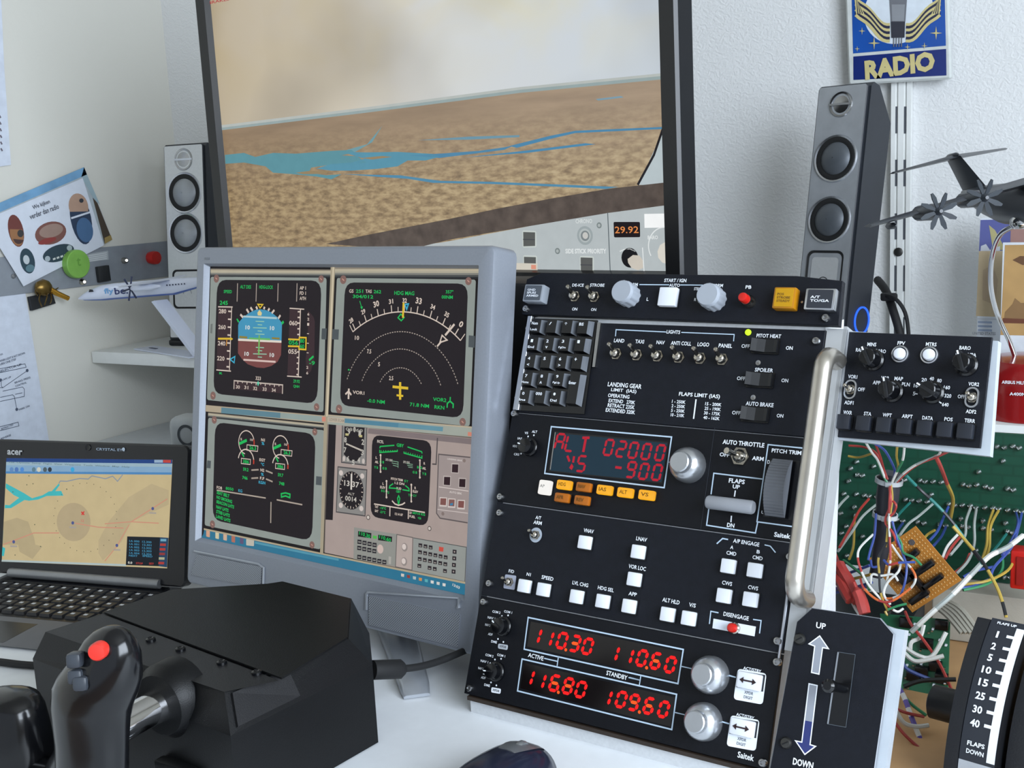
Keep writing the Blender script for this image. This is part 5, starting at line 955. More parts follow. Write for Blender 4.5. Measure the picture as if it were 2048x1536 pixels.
for pts, c_ in (([(345, 85, .96), (400, 175, .97), (445, 235, .98), (500, 370, .985)], 'w'), ([(400, 95, .96), (490, 150, .97), (545, 240, .98), (575, 320, .985), (560, 390, .985)], 'b'), ([(595, 105, .96), (588, 200, .97), (600, 290, .98), (560, 390, .985)], 'y'),
                ([(648, 130, .96), (635, 230, .97), (590, 320, .98), (555, 400, .985)], 'wg'), ([(1040, 140, .96), (900, 205, .97), (760, 260, .975), (660, 330, .98), (590, 400, .985)], 'r'), ([(920, 150, .96), (905, 195, .97), (740, 265, .975), (640, 335, .98), (580, 400, .985)], 'we'),
                ([(430, 120, .97), (465, 210, .98), (490, 300, .985), (520, 380, .985)], 'r'), ([(220, 120, 1.0), (330, 130, 1.0), (420, 170, .99), (470, 260, .985), (505, 370, .985)], 'r'), ([(215, 200, 1.0), (300, 210, 1.0), (400, 180, .99)], 'y'), ([(440, 240, .985), (480, 340, .985), (515, 400, .985)], 'g'),
                ([(545, 420, .988), (555, 520, .988), (540, 640, .988), (520, 760, .985), (505, 900, .98)], 'y'), ([(530, 440, .988), (545, 560, .985), (500, 700, .985), (560, 790, .98), (600, 900, .98)], 'r'), ([(540, 430, .985), (530, 640, .984), (535, 820, .98), (540, 1000, .975), (515, 1160, .97)], 'rw'),
                ([(520, 700, .985), (510, 860, .98), (450, 980, .975), (455, 1100, .97), (465, 1250, .965), (520, 1390, .965)], 'yk'), ([(410, 800, .985), (310, 900, .98), (290, 980, .975), (320, 1090, .97), (380, 1200, .965), (470, 1300, .965), (560, 1380, .965)], 'wwr'),
                ([(555, 700, .985), (590, 830, .98), (640, 960, .975), (665, 1060, .97), (650, 1180, .965), (610, 1290, .965)], 'b'), ([(545, 740, .985), (620, 860, .98), (640, 940, .975), (720, 980, .972), (780, 1040, .97)], 'g'), ([(550, 880, .98), (620, 980, .975), (700, 1060, .97), (735, 1140, .965), (690, 1220, .965), (560, 1290, .965), (470, 1290, .965)], 'wwo'),
                ([(620, 1030, .975), (600, 1090, .97), (520, 1170, .968), (490, 1260, .965), (540, 1340, .965)], 'w'), ([(390, 1180, .97), (400, 1110, .97), (470, 1120, .97), (560, 1110, .97), (600, 1160, .968)], 'w'), ([(560, 545, .98), (585, 580, .978), (570, 630, .98), (540, 660, .98)], 'r'), ([(430, 640, .99), (420, 800, .985), (385, 930, .98), (370, 1000, .975)], 'b'),
                ([(490, 1000, .97), (530, 1035, .965), (600, 1020, .965), (730, 1015, .97)], 'br'), ([(390, 1000, .975), (400, 1050, .97), (440, 1050, .97)], 'b'), ([(310, 1140, .97), (340, 1220, .965), (450, 1310, .96), (560, 1310, .96), (700, 1210, .965)], 'ro'), ([(520, 1380, .96), (600, 1350, .962), (665, 1335, .965)], 'g'), ([(500, 1390, .96), (520, 1420, .96), (545, 1385, .962)], 'yk'), ([(560, 1380, .96), (600, 1395, .962), (640, 1370, .965)], 'w')):
    wire(har, pts, c_)
loose = [('dark green and black wire running down across the green board', 'tk', [(660, 350, .985), (760, 450, 1.0), (900, 580, 1.0), (1010, 700, 1.0), (1120, 850, 1.0), (1250, 1030, .99)], .0014), ('yellow and black wire bending down to the flap quadrant top', 'yyk', [(1020, 740, .995), (1100, 830, .995), (1240, 1000, .985), (1350, 1190, .975), (1400, 1320, .97), (1430, 1440, .965)], .0014),
         ('grey white cable slanting along the prototype board edge', 'we', [(1560, 810, 1.08), (1440, 900, 1.06), (1300, 970, 1.03), (1180, 1090, 1.0), (1020, 1260, .985), (860, 1400, .975), (700, 1550, .97)], .0022), ('red sleeved wire turning yellow over the green board', 'rryy', [(890, 205, .975), (930, 290, 1.0), (975, 410, 1.05), (1020, 530, 1.1), (1000, 680, 1.13)], .0018)]
for lab, c_, pts, r_ in loose: mb = MB(); mb.tube([cp(*p) for p in pts], r_, 'wire_' + c_[0], 7, 5, ['wire_' + ch for ch in c_ for _ in range(max(1, (len(pts) - 1) * 5 // len(c_) if c_ in ('rryy',) else 4))]); tag(mb.build('loose_wire'), lab, 'wire')
YS = YP - .006
for c_, pts in (('r', [(375, 530, YS), (300, 620, 1.13), (240, 740, 1.1), (150, 900, 1.05)]), ('e', [(450, 560, YS), (330, 660, 1.12), (240, 790, 1.1), (140, 930, 1.05)]), ('y', [(265, 670, YS), (262, 780, 1.12), (255, 900, 1.1), (225, 990, 1.06)]), ('e', [(215, 510, YS), (165, 560, 1.12), (120, 620, 1.1)]), ('t', [(690, 560, YS), (630, 620, 1.12), (570, 690, 1.06)]), ('e', [(870, 565, YS), (760, 660, 1.12), (680, 720, 1.1), (610, 810, 1.06)]),
                 ('b', [(985, 590, YS), (940, 690, 1.13), (900, 780, 1.1), (840, 850, 1.08)]), ('b', [(965, 745, YS), (930, 820, 1.12), (870, 890, 1.08)]), ('e', [(1155, 600, YS), (1120, 700, 1.12), (1110, 820, 1.1), (1000, 960, 1.07)]), ('e', [(1200, 610, YS), (1185, 720, 1.12), (1185, 870, 1.1), (1140, 1000, 1.07), (1050, 1100, 1.06)]), ('y', [(1330, 615, YS), (1290, 740, 1.12), (1280, 880, 1.1), (1240, 1010, 1.06)]), ('y', [(1370, 620, YS), (1310, 740, 1.12), (1300, 900, 1.1), (1260, 1010, 1.06)]), ('b', [(1505, 635, YS), (1520, 720, 1.12), (1480, 830, 1.1), (1400, 960, 1.06)]), ('b', [(1548, 640, YS), (1520, 760, 1.12), (1470, 900, 1.08), (1340, 1050, 1.05), (1310, 1130, 1.04)]),
                 ('w', [(1060, 800, 1.1), (980, 890, 1.08), (940, 980, 1.06)]), ('r', [(1085, 810, 1.1), (1010, 900, 1.08), (960, 990, 1.06)]), ('r', [(1150, 950, 1.08), (1110, 1030, 1.07), (1030, 1100, 1.06)]), ('t', [(1430, 800, YS), (1370, 880, 1.12), (1320, 940, 1.1)]), ('g', [(1400, 950, 1.1), (1395, 1080, 1.08), (1290, 1180, 1.05), (1100, 1230, 1.03)]), ('y', [(1500, 970, 1.1), (1440, 1080, 1.08), (1280, 1160, 1.05), (1080, 1190, 1.04)]), ('b', [(1340, 1050, 1.08), (1200, 1080, 1.06), (1100, 1130, 1.05)]), ('b', [(1290, 1150, 1.06), (1180, 1200, 1.04), (1070, 1215, 1.03)]), ('y', [(880, 770, 1.12), (830, 800, 1.1), (790, 840, 1.07)]), ('b', [(635, 715, YS), (590, 780, 1.1), (570, 860, 1.04)])):
    wire(circ_b, pts, c_, .0013, 'soldered_wire')
for c_, pts in (('g', [(180, 1000, 1.0), (260, 1060, .99), (340, 1130, .98), (380, 1230, .97)]), ('w', [(240, 1310, .98), (270, 1370, .97), (310, 1430, .965)]), ('b', [(90, 1150, 1.02), (220, 1100, 1.0), (380, 1040, .99)]), ('y', [(85, 1190, 1.02), (230, 1150, 1.0), (390, 1110, .99)]), ('b', [(80, 1260, 1.01), (230, 1220, 1.0), (400, 1170, .99)]), ('p', [(100, 1220, 1.02), (260, 1200, 1.0), (380, 1210, .985)])):
    wire(har, pts, c_, .0013)
for i, pts in enumerate(([(115, 950, 1.0), (160, 1060, .985), (230, 1180, .98), (290, 1320, .97)], [(100, 1060, .99), (170, 1180, .98), (240, 1310, .97)], [(260, 1170, .97), (310, 1290, .965), (345, 1410, .96)])):
    mb = MB(); mb.tube([cp(*p) for p in pts], [.0016, .0052, .0056, .0052], 'wire_r', 8, 5); mb.build('red_sleeve', har, IDM)
for c_, pts, r_, lab in (('r', [(1090, 95, .99), (1140, 200, .975), (1250, 340, .97), (1370, 520, .965), (1480, 760, .955)], .0013, 'thin red wire crossing the small green circuit board'), ('wp', [(1015, 670, .94), (1080, 780, .935), (1140, 940, .925), (1220, 1140, .915), (1320, 1345, .905)], .0022, 'white and purple wire falling over the plywood board'), ('w', [(1070, 370, .96), (1200, 450, .96), (1310, 450, .965), (1420, 260, .975)], .0018, 'white wire curving up the small green circuit board'), ('w', [(1060, 400, .955), (1160, 490, .955), (1280, 480, .96), (1400, 450, .965)], .0018, 'white wire bowing under the small chip'), ('w', [(1240, 200, .98), (1210, 300, .975), (1140, 340, .97), (1130, 400, .965)], .0018, 'short white hooked wire at the small board top'), ('b', [(1060, 480, .95), (1110, 560, .95), (1290, 640, .955)], .0016, 'blue wire across the small board bottom'),
                     ('r', [(980, 950, .91), (1080, 1080, .905), (1210, 1200, .90)], .0013, 'lower thin red wire on the plywood board'), ('r', [(1000, 870, .92), (1100, 910, .92), (1240, 940, .93)], .0013, 'upper thin red wire leading to the pivot knob'), ('k', [(1080, 700, .945), (1230, 650, .95), (1500, 640, .955)], .002, 'black cable passing behind the flap quadrant cheek'), ('w', [(1010, 880, .915), (1080, 990, .915), (1180, 1020, .92), (1280, 1010, .925)], .0018, 'white wire looping over the plywood board'), ('g', [(1060, 560, .95), (1060, 720, .94), (1130, 830, .935), (1260, 930, .93)], .0013, 'thin green wire leading to the pivot knob')):
    mb = MB(); mb.tube([at_y(1540 + x / 4.0315, 1200 + y / 4.0315, Y) for x, y, Y in pts], r_, 'wire_' + c_[0], 6, 5, ['wire_' + ch for ch in c_ for _ in range(2)] if len(c_) > 1 else None); tag(mb.build('loose_wire'), lab, 'wire')
rib = thing('ribbon_cable', 'grey flat cable strands running under the brown prototype board', 'cable', cp(1000, 1500, 1.01))
for i in range(5):
    mb = MB(); P = [cp(900 + 22 * i, 1365 - 12 * i, 1.03), cp(990 + 26 * i, 1440 - 14 * i, 1.02), cp(1090 + 34 * i, 1560, 1.01)]; mb.tube(P, .0022, mat('ribbon_grey', '8d8a7e', .5), 6, 4); mb.build('strand', rib, IDM)
mb = MB(); a_ = cp(1512, 1050, 1.10); mb.box(a_ + Vector((.018, 0, 0)), (.045, .02, .036), 'red_plastic', None, .002)
for k_ in range(3): mb.box(a_ + Vector((.004 + .012 * k_, -.0105, 0)), (.006, .002, .026), mat('red_dark', '8a1612', .4))
rc = mb.build('red_connector'); tag(rc, 'bright red plastic connector block on the green board', 'connector')
# ------------------------------------------------------------------ television with the outside view
Yr = 1.19; pR = at_y(1336, 541.5, Yr); tvp = Plane(tuple(pR - CAM), -8.2, 0)
TW = .708; TH = .398
lx = tvp.at(470, 530)[0]; TW = -lx
tv = thing('television', 'large black flat television showing brown land, blue lakes and clouds', 'television', Matrix.Translation((pR.x - TW / 2, pR.y + TW / 2 * .144, DESK)) @ ZR(-8.2))
vT = View(tvp, 380, 0, 1.969); vK = View(tvp, 900, 340, 3.938)
mat('tv_black', '0d0e11', .3, vary=.05); mat('tv_edge', '101216', .5, vary=.04, spec=.2)
bl, brr, bb, bt = .0235, .024, .022, .024
fr = MB(); IN = [(-TW, 0), (0, 0), (0, TH), (-TW, TH)]; OU = [(-TW - bl, -bb), (brr, -bb), (brr, TH + bt), (-TW - bl, TH + bt)]
vs = [(*p, .001) for p in IN] + [(*p, .010) for p in [(-TW - .003, -.003), (.003, -.003), (.003, TH + .003), (-TW - .003, TH + .003)]] + [(*p, .011) for p in [(-TW - bl + .003, -bb + .003), (brr - .003, -bb + .003), (brr - .003, TH + bt - .003), (-TW - bl + .003, TH + bt - .003)]] + [(*p, .007) for p in OU]
fs = [(k * 4 + i, (k + 1) * 4 + i, (k + 1) * 4 + (i + 1) % 4, k * 4 + (i + 1) % 4) for k in range(3) for i in range(4)]
fr.add(vs, fs, 'tv_black'); fr.add([(*p, .007) for p in OU] + [(*p, -.022) for p in OU], [(i, 4 + i, 4 + (i + 1) % 4, (i + 1) % 4) for i in range(4)] + [(7, 6, 5, 4)], 'tv_edge')
fr.build('bezel', tv, tvp.M)
mb = MB(); mb.bx((-TW / 2 - .10, -(pR.z - DESK) + .018, -.06), (-TW / 2 + .10, .02, -.023), 'tv_black'); mb.build('stand_column', tv, tvp.M)
mb = MB(); mb.bx((-TW / 2 - .26, -(pR.z - DESK) + .0005, -.14), (-TW / 2 + .26, -(pR.z - DESK) + .018, .04), 'tv_black', .004); mb.build('stand_base', tv, tvp.M)
def tvmat(name, kind):
    m = bpy.data.materials.new(name); m.use_nodes = True; nt = m.node_tree; p = nt.nodes['Principled BSDF']; N = nt.nodes.new; L = nt.links.new
    p.inputs['Base Color'].default_value = (.01, .01, .01, 1); p.inputs['Roughness'].default_value = .4; p.inputs['Specular IOR Level'].default_value = .2; p.inputs['Emission Strength'].default_value = 1
    tc = N('ShaderNodeTexCoord')
    def noise(sx, sy, sc, det=4, rough=.55, dist=0):
        mp = N('ShaderNodeMapping'); mp.inputs['Scale'].default_value = (sx, sy, 1); L(tc.outputs['Object'], mp.inputs[0]); n = N('ShaderNodeTexNoise'); n.inputs['Scale'].default_value = sc; n.inputs['Detail'].default_value = det; n.inputs['Roughness'].default_value = rough; n.inputs['Distortion'].default_value = dist; L(mp.outputs[0], n.inputs['Vector']); return n.outputs['Fac']
    def ramp(f, st):
        r = N('ShaderNodeValToRGB'); e = r.color_ramp.elements
        while len(e) < len(st): e.new(.5)
        for k, (pos, c) in zip(e, st): k.position = pos; k.color = (*lin(rgb(c)), 1)
        L(f, r.inputs[0]); return r.outputs[0]
    def mix(f, a, b):
        x = N('ShaderNodeMixRGB'); L(f, x.inputs[0]); L(a, x.inputs[1]); L(b, x.inputs[2]); return x.outputs[0]
    def axis(w, lo, hi):
        s = N('ShaderNodeSeparateXYZ'); L(tc.outputs['Object'], s.inputs[0]); r = N('ShaderNodeMapRange'); r.inputs[1].default_value = lo; r.inputs[2].default_value = hi; L(s.outputs[w], r.inputs[0]); return r.outputs[0]
    def mul(a, b):
        q = N('ShaderNodeMath'); q.operation = 'MULTIPLY'; L(a, q.inputs[0]); (L(b, q.inputs[1]) if not isinstance(b, float) else setattr(q.inputs[1], 'default_value', b)); return q.outputs[0]
    if kind == 'sky':
        base = ramp(axis(0, -TW, 0), [(0, 'b8ab94'), (.35, 'c6beae'), (.6, 'cfd2d2'), (1, 'c6d0da')])
        cloud = ramp(axis(0, -TW, 0), [(0, 'b5a586'), (.4, 'cdc3a8'), (.75, 'd4d1ba'), (1, 'cfcebc')])
        n = noise(.9, 1.3, 6.5, 4, .5, .6); fac = ramp(n, [(.40, '000000'), (.68, 'ffffff')]); up = ramp(axis(1, .20, .30), [(0, '000000'), (1, 'ffffff')])
        dark = ramp(noise(1.2, 1.4, 4.5, 2, .4), [(.45, 'ffffff'), (.70, 'd4d2d0')])
        c = mix(mul(fac, up), base, cloud); x = N('ShaderNodeMixRGB'); x.blend_type = 'MULTIPLY'; x.inputs[0].default_value = .7; L(c, x.inputs[1]); L(dark, x.inputs[2]); c = x.outputs[0]
    elif kind == 'land':
        far = ramp(noise(.35, 3, 22, 5), [(.3, '94826f'), (.7, 'a8947e')]); near = ramp(noise(1, 2.6, 60, 6, .6), [(.30, '7c6b55'), (.45, '9c896c'), (.57, 'b5a281'), (.75, 'c8b794')])
        c = mix(ramp(axis(1, .10, .19), [(0, '000000'), (1, 'ffffff')]), near, far)
        lt = ramp(axis(0, -TW, 0), [(0, 'd8ccb8'), (1, 'ffffff')]); x = N('ShaderNodeMixRGB'); x.blend_type = 'MULTIPLY'; x.inputs[0].default_value = .8; L(c, x.inputs[1]); L(lt, x.inputs[2]); c = x.outputs[0]
    elif kind == 'leather': c = ramp(noise(1, 1, 60, 5), [(.3, '453b36'), (.7, '5d524b')])
    L(c, p.inputs['Emission Color']); MATS[name] = m
tvmat('tv_sky', 'sky'); tvmat('tv_land', 'land'); tvmat('tv_leather', 'leather')
ts = MB().poly([(-TW, 0), (0, 0), (0, TH), (-TW, TH)], .0005, em('8a8070')).build('screen', tv, tvp.M)
zt = .0009; W4 = em('3f8db0')
sk = MB(); sk.poly([(-TW, TH), (0, TH), vT(1862, 298), vT(1300, 352), vT(700, 430), vT(126, 500)] , zt, 'tv_sky'); sk.build('sky_picture', ts, tvp.M)
hz = MB(); vv = [(126, 500), (700, 430), (1300, 352), (1862, 298)]
hz.line([vT(*p) for p in vv], .005, zt + .0002, em('b2b8b4')); hz.line([vT(x, y + 8) for x, y in vv], .0035, zt + .0003, em('93a3a3')); hz.build('horizon_haze', ts, tvp.M)
ln = MB(); ln.poly([vT(126, 500), vT(700, 430), vT(1300, 352), vT(1862, 298), vT(1880, 1068), vT(168, 1062)], zt, 'tv_land'); ln.build('land_picture', ts, tvp.M)
wt = MB()
def blob(pts, c='5a8f9a', z=.0013): wt.poly(vT.pts(pts), z, em(c))
blob([(140, 610), (215, 602), (260, 618), (330, 602), (420, 605), (560, 594), (640, 590), (650, 600), (600, 612), (660, 615), (700, 640), (640, 650), (560, 648), (480, 660), (470, 680), (540, 690), (600, 686), (560, 706), (500, 695), (400, 685), (330, 680), (300, 655), (215, 640), (142, 645)])
blob([(600, 598), (700, 600), (820, 598), (960, 606), (985, 618), (930, 632), (860, 632), (820, 655), (740, 665), (640, 672), (560, 672), (500, 664), (560, 645), (640, 640), (690, 625)], '5690a6'); blob([(620, 590), (700, 568), (760, 495), (720, 560), (650, 600)], '6f98a0', .0012)
blob([(860, 612), (1000, 604), (1140, 594), (1240, 580), (1280, 572), (1240, 590), (1130, 604), (985, 622)], '4f84a4'); blob([(1260, 575), (1420, 535), (1520, 515), (1862, 500), (1862, 508), (1520, 524), (1430, 545), (1290, 582)], '4a84a8'); blob([(1080, 620), (1300, 596), (1560, 564), (1600, 568), (1330, 602)], '4a86aa')
blob([(600, 685), (720, 688), (830, 690), (900, 700), (990, 712), (1200, 716), (1500, 728), (1690, 736), (1640, 744), (1400, 733), (1180, 724), (960, 720), (860, 704), (740, 696)], '5088a6'); blob([(900, 552), (1100, 538), (1300, 532), (1300, 540), (1100, 550)], '6c93a4'); blob([(1600, 390), (1700, 378), (1710, 384), (1610, 396)], '7898a8')
for p in ([(420, 680), (480, 672), (550, 674), (540, 684), (450, 686)], [(680, 622), (760, 614), (800, 618), (720, 628)]): blob(p, '93805f', .0016)
wt.build('lake_picture', ts, tvp.M)
ck = MB()
ck.poly(vT.pts([(1768, 728), (1868, 510), (1880, 730)]), .0014, em('b4c0c4')); vT.Ls(ck, [(1866, 505), (1830, 610), (1766, 728)], 9, em('1c1a1e'), .0016)
ck.poly([vK(-260, 600), vK(0, 560), vK(640, 440), vK(1250, 330), vK(1700, 270), vK(1718, 800), vK(-260, 790)], .0015, em('b2babc'))
ck.build('cockpit_picture', ts, tvp.M)
gs = MB(); gs.poly([vT(540, 960), vT(700, 925), vK(0, 385), vK(400, 300), vK(800, 225), vK(1250, 148), vK(1700, 98), vK(1702, 278), vK(1250, 338), vK(640, 440), vK(0, 548), vT(860, 985)], .0019, 'tv_leather'); gs.build('glareshield_picture', ts, tvp.M)
k = MB(); zk = .0021; LTK = em('dfe4e4')
vK.Ls(k, [(1250, 335), (1270, 800)], 7, em('5a6468'), zk)
for x, y in ((634, 545), (640, 740), (1086, 745)): k.poly(vK.rq([(x - 56, y - 70), (x + 54, y - 66), (x + 56, y + 62), (x - 54, y + 66)], 12), zk, em('c4ccc8')); k.poly(vK.pts([(x - 48, y - 58), (x + 46, y - 55), (x + 46, y + 52), (x - 46, y + 55)]), zk + .0003, em('585a58')); vK.Ls(k, [(x - 48, y), (x + 46, y + 2)], 6, em('44464a'), zk + .0006)
for x, y, r_, c in ((1072, 515, 62, '9aa4a6'), (1072, 515, 46, 'b0b8b8'), (1074, 517, 34, '7c8486'), (1076, 515, 22, 'c4c4c0')): k.disc(vK(x, y), vK.dx(x, y, r_), zk + .0002 + (62 - r_) * .00001, em(c), 24, vK.dy(x, y, r_ * 1.2))
for x, y in ((1183, 435), (855, 637)): k.disc(vK(x, y), vK.dx(x, y, 20), zk, em('7a8484'), 14); k.disc(vK(x, y), vK.dx(x, y, 11), zk + .0003, em('a8b0b0'), 12)
vK.T(k, 'CHRONO', 1062, 402, 34, 130, em('d4dada'), zk); vK.T(k, 'SIDE STICK PRIORITY', 1076, 638, 38, 322, LTK, zk, .03)
k.poly(vK.rq([(1296, 408), (1504, 408), (1506, 528), (1300, 530)], 10), zk, em('150a0a')); vK.T(k, '29.92', 1400, 470, 54, 186, em('e08a4a'), zk + .0003, .01)
k.poly(vK.pts([(1538, 345), (1710, 342), (1712, 452), (1540, 455)]), zk, em('f2f4f4'))
k.disc(vK(1424, 690), vK.dx(1424, 690, 66), zk, em('100f10'), 24); k.poly([vK(1408, 700), vK(1450, 668), vK(1500, 672), vK(1528, 710), vK(1530, 770), vK(1490, 788), vK(1440, 770), vK(1412, 730)], zk + .0003, em('c9c2b6'))
k.poly([vK(1712, 560), vK(1662, 590), vK(1642, 640), vK(1648, 690), vK(1680, 728), vK(1714, 738)], zk, em('d6d2c8')); k.arc(vK(1700, 600), vK.dx(1700, 600, 130), 90, 210, .0012, zk, LTK, 14); vK.T(k, 'BARO', 1605, 530, 30, 80, LTK, zk); vK.Ls(k, [(1524, 610), (1536, 795)], 7, LTK, zk); vK.Ls(k, [(1345, 640), (1380, 625), (1425, 620), (1468, 640)], 6, LTK, zk)
k.poly(vK.pts([(505, 730), (700, 735), (702, 786), (508, 784)]), zk + .0008, em('cfcabd')); k.poly(vK.pts([(652, 744), (690, 746), (690, 780), (652, 778)]), zk + .0011, em('d8927c'))
vT.T(k, 'BRAKES', 118, 4, 12, 84, em('b04a4a'), zk)
k.build('panel_picture', ts, tvp.M)['kind'] = 'stuff'
# ------------------------------------------------------------------ wall shelf in the corner and its speaker
zs = at_x(181.5, 702.8, WL + .002).z; ysf = at_x(181.5, 702.8, WL + .002).y
sh = MB(); th_ = abs(at_x(183, 726, WL + .002).z - zs); sh.bx((WL + .003, ysf, zs - th_), (-.95, WB - .004, zs), 'white_paint', .0015); sh = sh.build('wall_shelf'); tag(sh, 'white shelf board in the corner under the toy airliner', 'shelf')
mat('speaker_dark', '23272e', .5, vary=.06); mat('speaker_face', 'd0d2d3', .35, .4, vary=.03, scale=200); mat('cone_silver', '9da1a6', .38, .5, vary=.03); mat('cone_dark', '555a60', .45, .3)  # one speaker model: left front and cones painted brighter for their sheen
def speaker(name, label, M, H, W_, Dp, lean, bend, face, cone, led=None, dh=(.735, .51)):
    """front faces local -y, stands on z=0"""
    t = thing(name, label, 'speaker', M, 'tower speakers'); L = Matrix.Rotation(math.radians(-lean), 4, 'X'); BM = M @ TR(0, 0, .012) @ L
    b = MB(); hw = W_ / 2
    prof = [(-Dp * .0, 0), (0, H - .006), (.006, H), (Dp * .35, H - .002), (Dp, H - .045), (Dp * .92, 0)]; n = len(prof)
    vs = [(-hw * .98, y, z) for y, z in prof] + [(hw * .98, y, z) for y, z in prof]
    b.add(vs, [list(range(n)), [n + i for i in range(n)][::-1]] + [(i, n + i, n + (i + 1) % n, (i + 1) % n) for i in range(n)], 'speaker_dark'); b.build('cabinet', t, BM)
    f = MB(); F_ = BM @ Matrix(((1, 0, 0, 0), (0, 0, -1, 0), (0, 1, 0, 0), (0, 0, 0, 1)))      # local x, up, out of the face
    f.prism(rr(W_ * .91, H - .006, .004, 3, 0, H / 2), 0, .005, face, 'speaker_dark', .0012); f.build('front_panel', t, F_)
    R1 = W_ * .37
    for yy in (H * dh[0], H * dh[1]):
        d = MB(); d.lathe((0, yy, .005), [(R1 * 1.08, 0), (R1 * 1.04, .0022), (R1 * .97, .0012)], 'aluminium', 36, None, False); d.lathe((0, yy, .004), [(R1 * .99, .0018), (R1 * .93, .0028), (R1 * .80, .0022), (R1 * .70, .0015)], 'rubber', 36, None, False); d.lathe((0, yy, .004), [(R1 * .74, .0012), (R1 * .7, .003), (R1 * .5, .0065), (R1 * .25, .0085), (R1 * .02, .0092)], cone, 36, None, False); d.build('driver', t, F_)
    e = MB(); yy = H * .918; R2 = W_ * .215; e.lathe((0, yy, .005), [(R2, 0), (R2 * .95, .0015), (R2 * .82, .0008), (R2 * .8, -.0005), (R2 * .5, .0006), (R2 * .02, .0012)], 'steel', 30, None, False); e.box((0, yy, .0062), (R2 * 1.9, R2 * .16, .0018), 'aluminium'); e.build('tweeter', t, F_)
    pw_, ph = W_ * .68, H * .20; yy = H * .26
    o = MB(); n = len(rr(1, 1, .1)); O = rr(pw_, ph, .009, 4, 0, yy); I_ = rr(pw_ * .74, ph * .74, .005, 4, 0, yy); n = len(O)
    o.add([(*p, .0052) for p in O] + [(*p, .0062) for p in O] + [(*p, .003) for p in I_], [(k * n + i, k * n + (i + 1) % n, (k + 1) * n + (i + 1) % n, (k + 1) * n + i) for k in range(2) for i in range(n)], 'rubber', True); o.poly(I_, .0054, 'speaker_face'); o.arc((0, yy - ph * .12), pw_ * .14, 0, 180, .001, .0058, 'steel', 10); o.build('port', t, F_)
    s_ = MB(); s_.box((0, Dp * .45, .006), (W_ * 1.02, Dp * 1.02, .012), 'black_plastic', None, .004); s_.build('foot', t, M)
    if led:
        g = MB(); g.lathe((hw * .985, Dp * .60, H * .105), [(.019, 0), (.019, .0015), (.0168, .0015), (.0168, 0)], em('2a62ff', 1.6), 36, Matrix.Rotation(PI / 2, 3, 'Y'), False); g.build('light_ring', t, BM)
    return t
# left speaker stands on the corner shelf
Hs = .352; pl_ = at_z(391, 663, zs)
cb = at_y(384, 655, 1.64)
speaker('tower_speaker', 'silver tower speaker with bright front in the corner beside the television', Matrix.Translation((cb.x + .004, 1.63, zs)) @ ZR(8), .372, .098, .085, 6, 0, 'speaker_face', 'cone_silver', None, (.75, .545))
# right shelf, block and speaker
zr = at_y(2014, 823, 1.58).z; mb = MB(); mb.bx((-.62, 1.50, zr - .030), (.45, WB - .004, zr), 'white_paint', .0015); tag(mb.build('wall_shelf'), 'long white shelf board carrying the red airplane stand and pictures', 'shelf')
YR_ = 1.575; zb_ = at_y(1660, 705, YR_).z
mb = MB(); mb.bx((-.53, 1.53, zr + .0005), (-.36, 1.72, zb_), 'white_paint', .002); tag(mb.build('shelf_block'), 'white block on the shelf lifting the taller dark sided speaker', 'block')
rb = at_y(1640, 700, YR_)
speaker('tower_speaker', 'tower speaker with dark side and glowing blue ring by the radio sign', Matrix.Translation((rb.x + .001, YR_ - .01, zb_ + .0005)) @ ZR(-17), .350, .081, .058, 11, 0, mat('speaker_face_b', 'a9adb2', .38, .4), 'cone_dark', True, (.712, .478))
# ------------------------------------------------------------------ slotted wall rail, cable, sign
rl_ = thing('wall_rail', 'white slotted metal shelving upright screwed to the plaster wall', 'rail', (at_y(1800, 400, WB).x, WB - .004, zr + .003))
xa, xb = at_y(1785, 400, WB).x, at_y(1824, 400, WB).x; yf = WB - .014
mb = MB(); mb.bx((xa, yf + .002, zr + .002), (xb, WB - .0015, 1.34), 'white_paint'); mb.bx((xa, yf, zr + .002), (xa + .006, yf + .002, 1.34), 'white_paint'); mb.bx((xb - .006, yf, zr + .002), (xb, yf + .002, 1.34), 'white_paint'); mb.bx(((xa + xb) / 2 - .004, yf, zr + .002), ((xa + xb) / 2 + .004, yf + .002, 1.34), 'white_paint'); mb.build('upright', rl_, IDM)
mat('slot_dark', '4a4e55', .7)
for py in (240, 346, 453, 557, 660):
    for px_ in (1790, 1810):
        c_ = at_y(px_, py, yf); mb = MB(); mb.bx((c_.x - .0028, yf + .0012, c_.z - .019), (c_.x + .0028, yf + .0024, c_.z + .019), 'slot_dark'); mb.build('slot', rl_, IDM)
c_ = at_y(1797, 504, yf); mb = MB(); mb.lathe((c_.x, yf, c_.z), [(.0065, 0), (.0065, .0015), (.004, .0026)], 'dark_steel', 16, Matrix.Rotation(PI / 2, 3, 'X')); mb.build('screw', rl_, IDM)
spc = thing('speaker_cables', 'thick and thin black cables hanging beside the speaker with blue ring', 'cable', at_y(1812, 730, 1.62))
mb = MB(); P = [at_y(x, y, Y) for x, y, Y in ((1755, 560, 1.70), (1772, 582, 1.66), (1786, 620, 1.63), (1800, 668, 1.62), (1812, 730, 1.62))] + [Vector((at_y(1820, 760, 1.62).x, 1.62, zr + .007))]; mb.tube(P, .0058, 'rubber', 10, 5); mb.build('thick_cable', spc, IDM)
mb = MB(); P = [at_y(x, y, Y) for x, y, Y in ((1764, 590, 1.64), (1790, 597, 1.62), (1810, 625, 1.62), (1817, 668, 1.62), (1818, 730, 1.62))] + [Vector((at_y(1832, 760, 1.62).x, 1.61, zr + .004))]; mb.tube(P, .0028, 'rubber', 8, 5); mb.box(at_y(1778, 594, 1.635), (.022, .010, .011), 'rubber', None, .003); mb.build('thin_cable', spc, IDM)
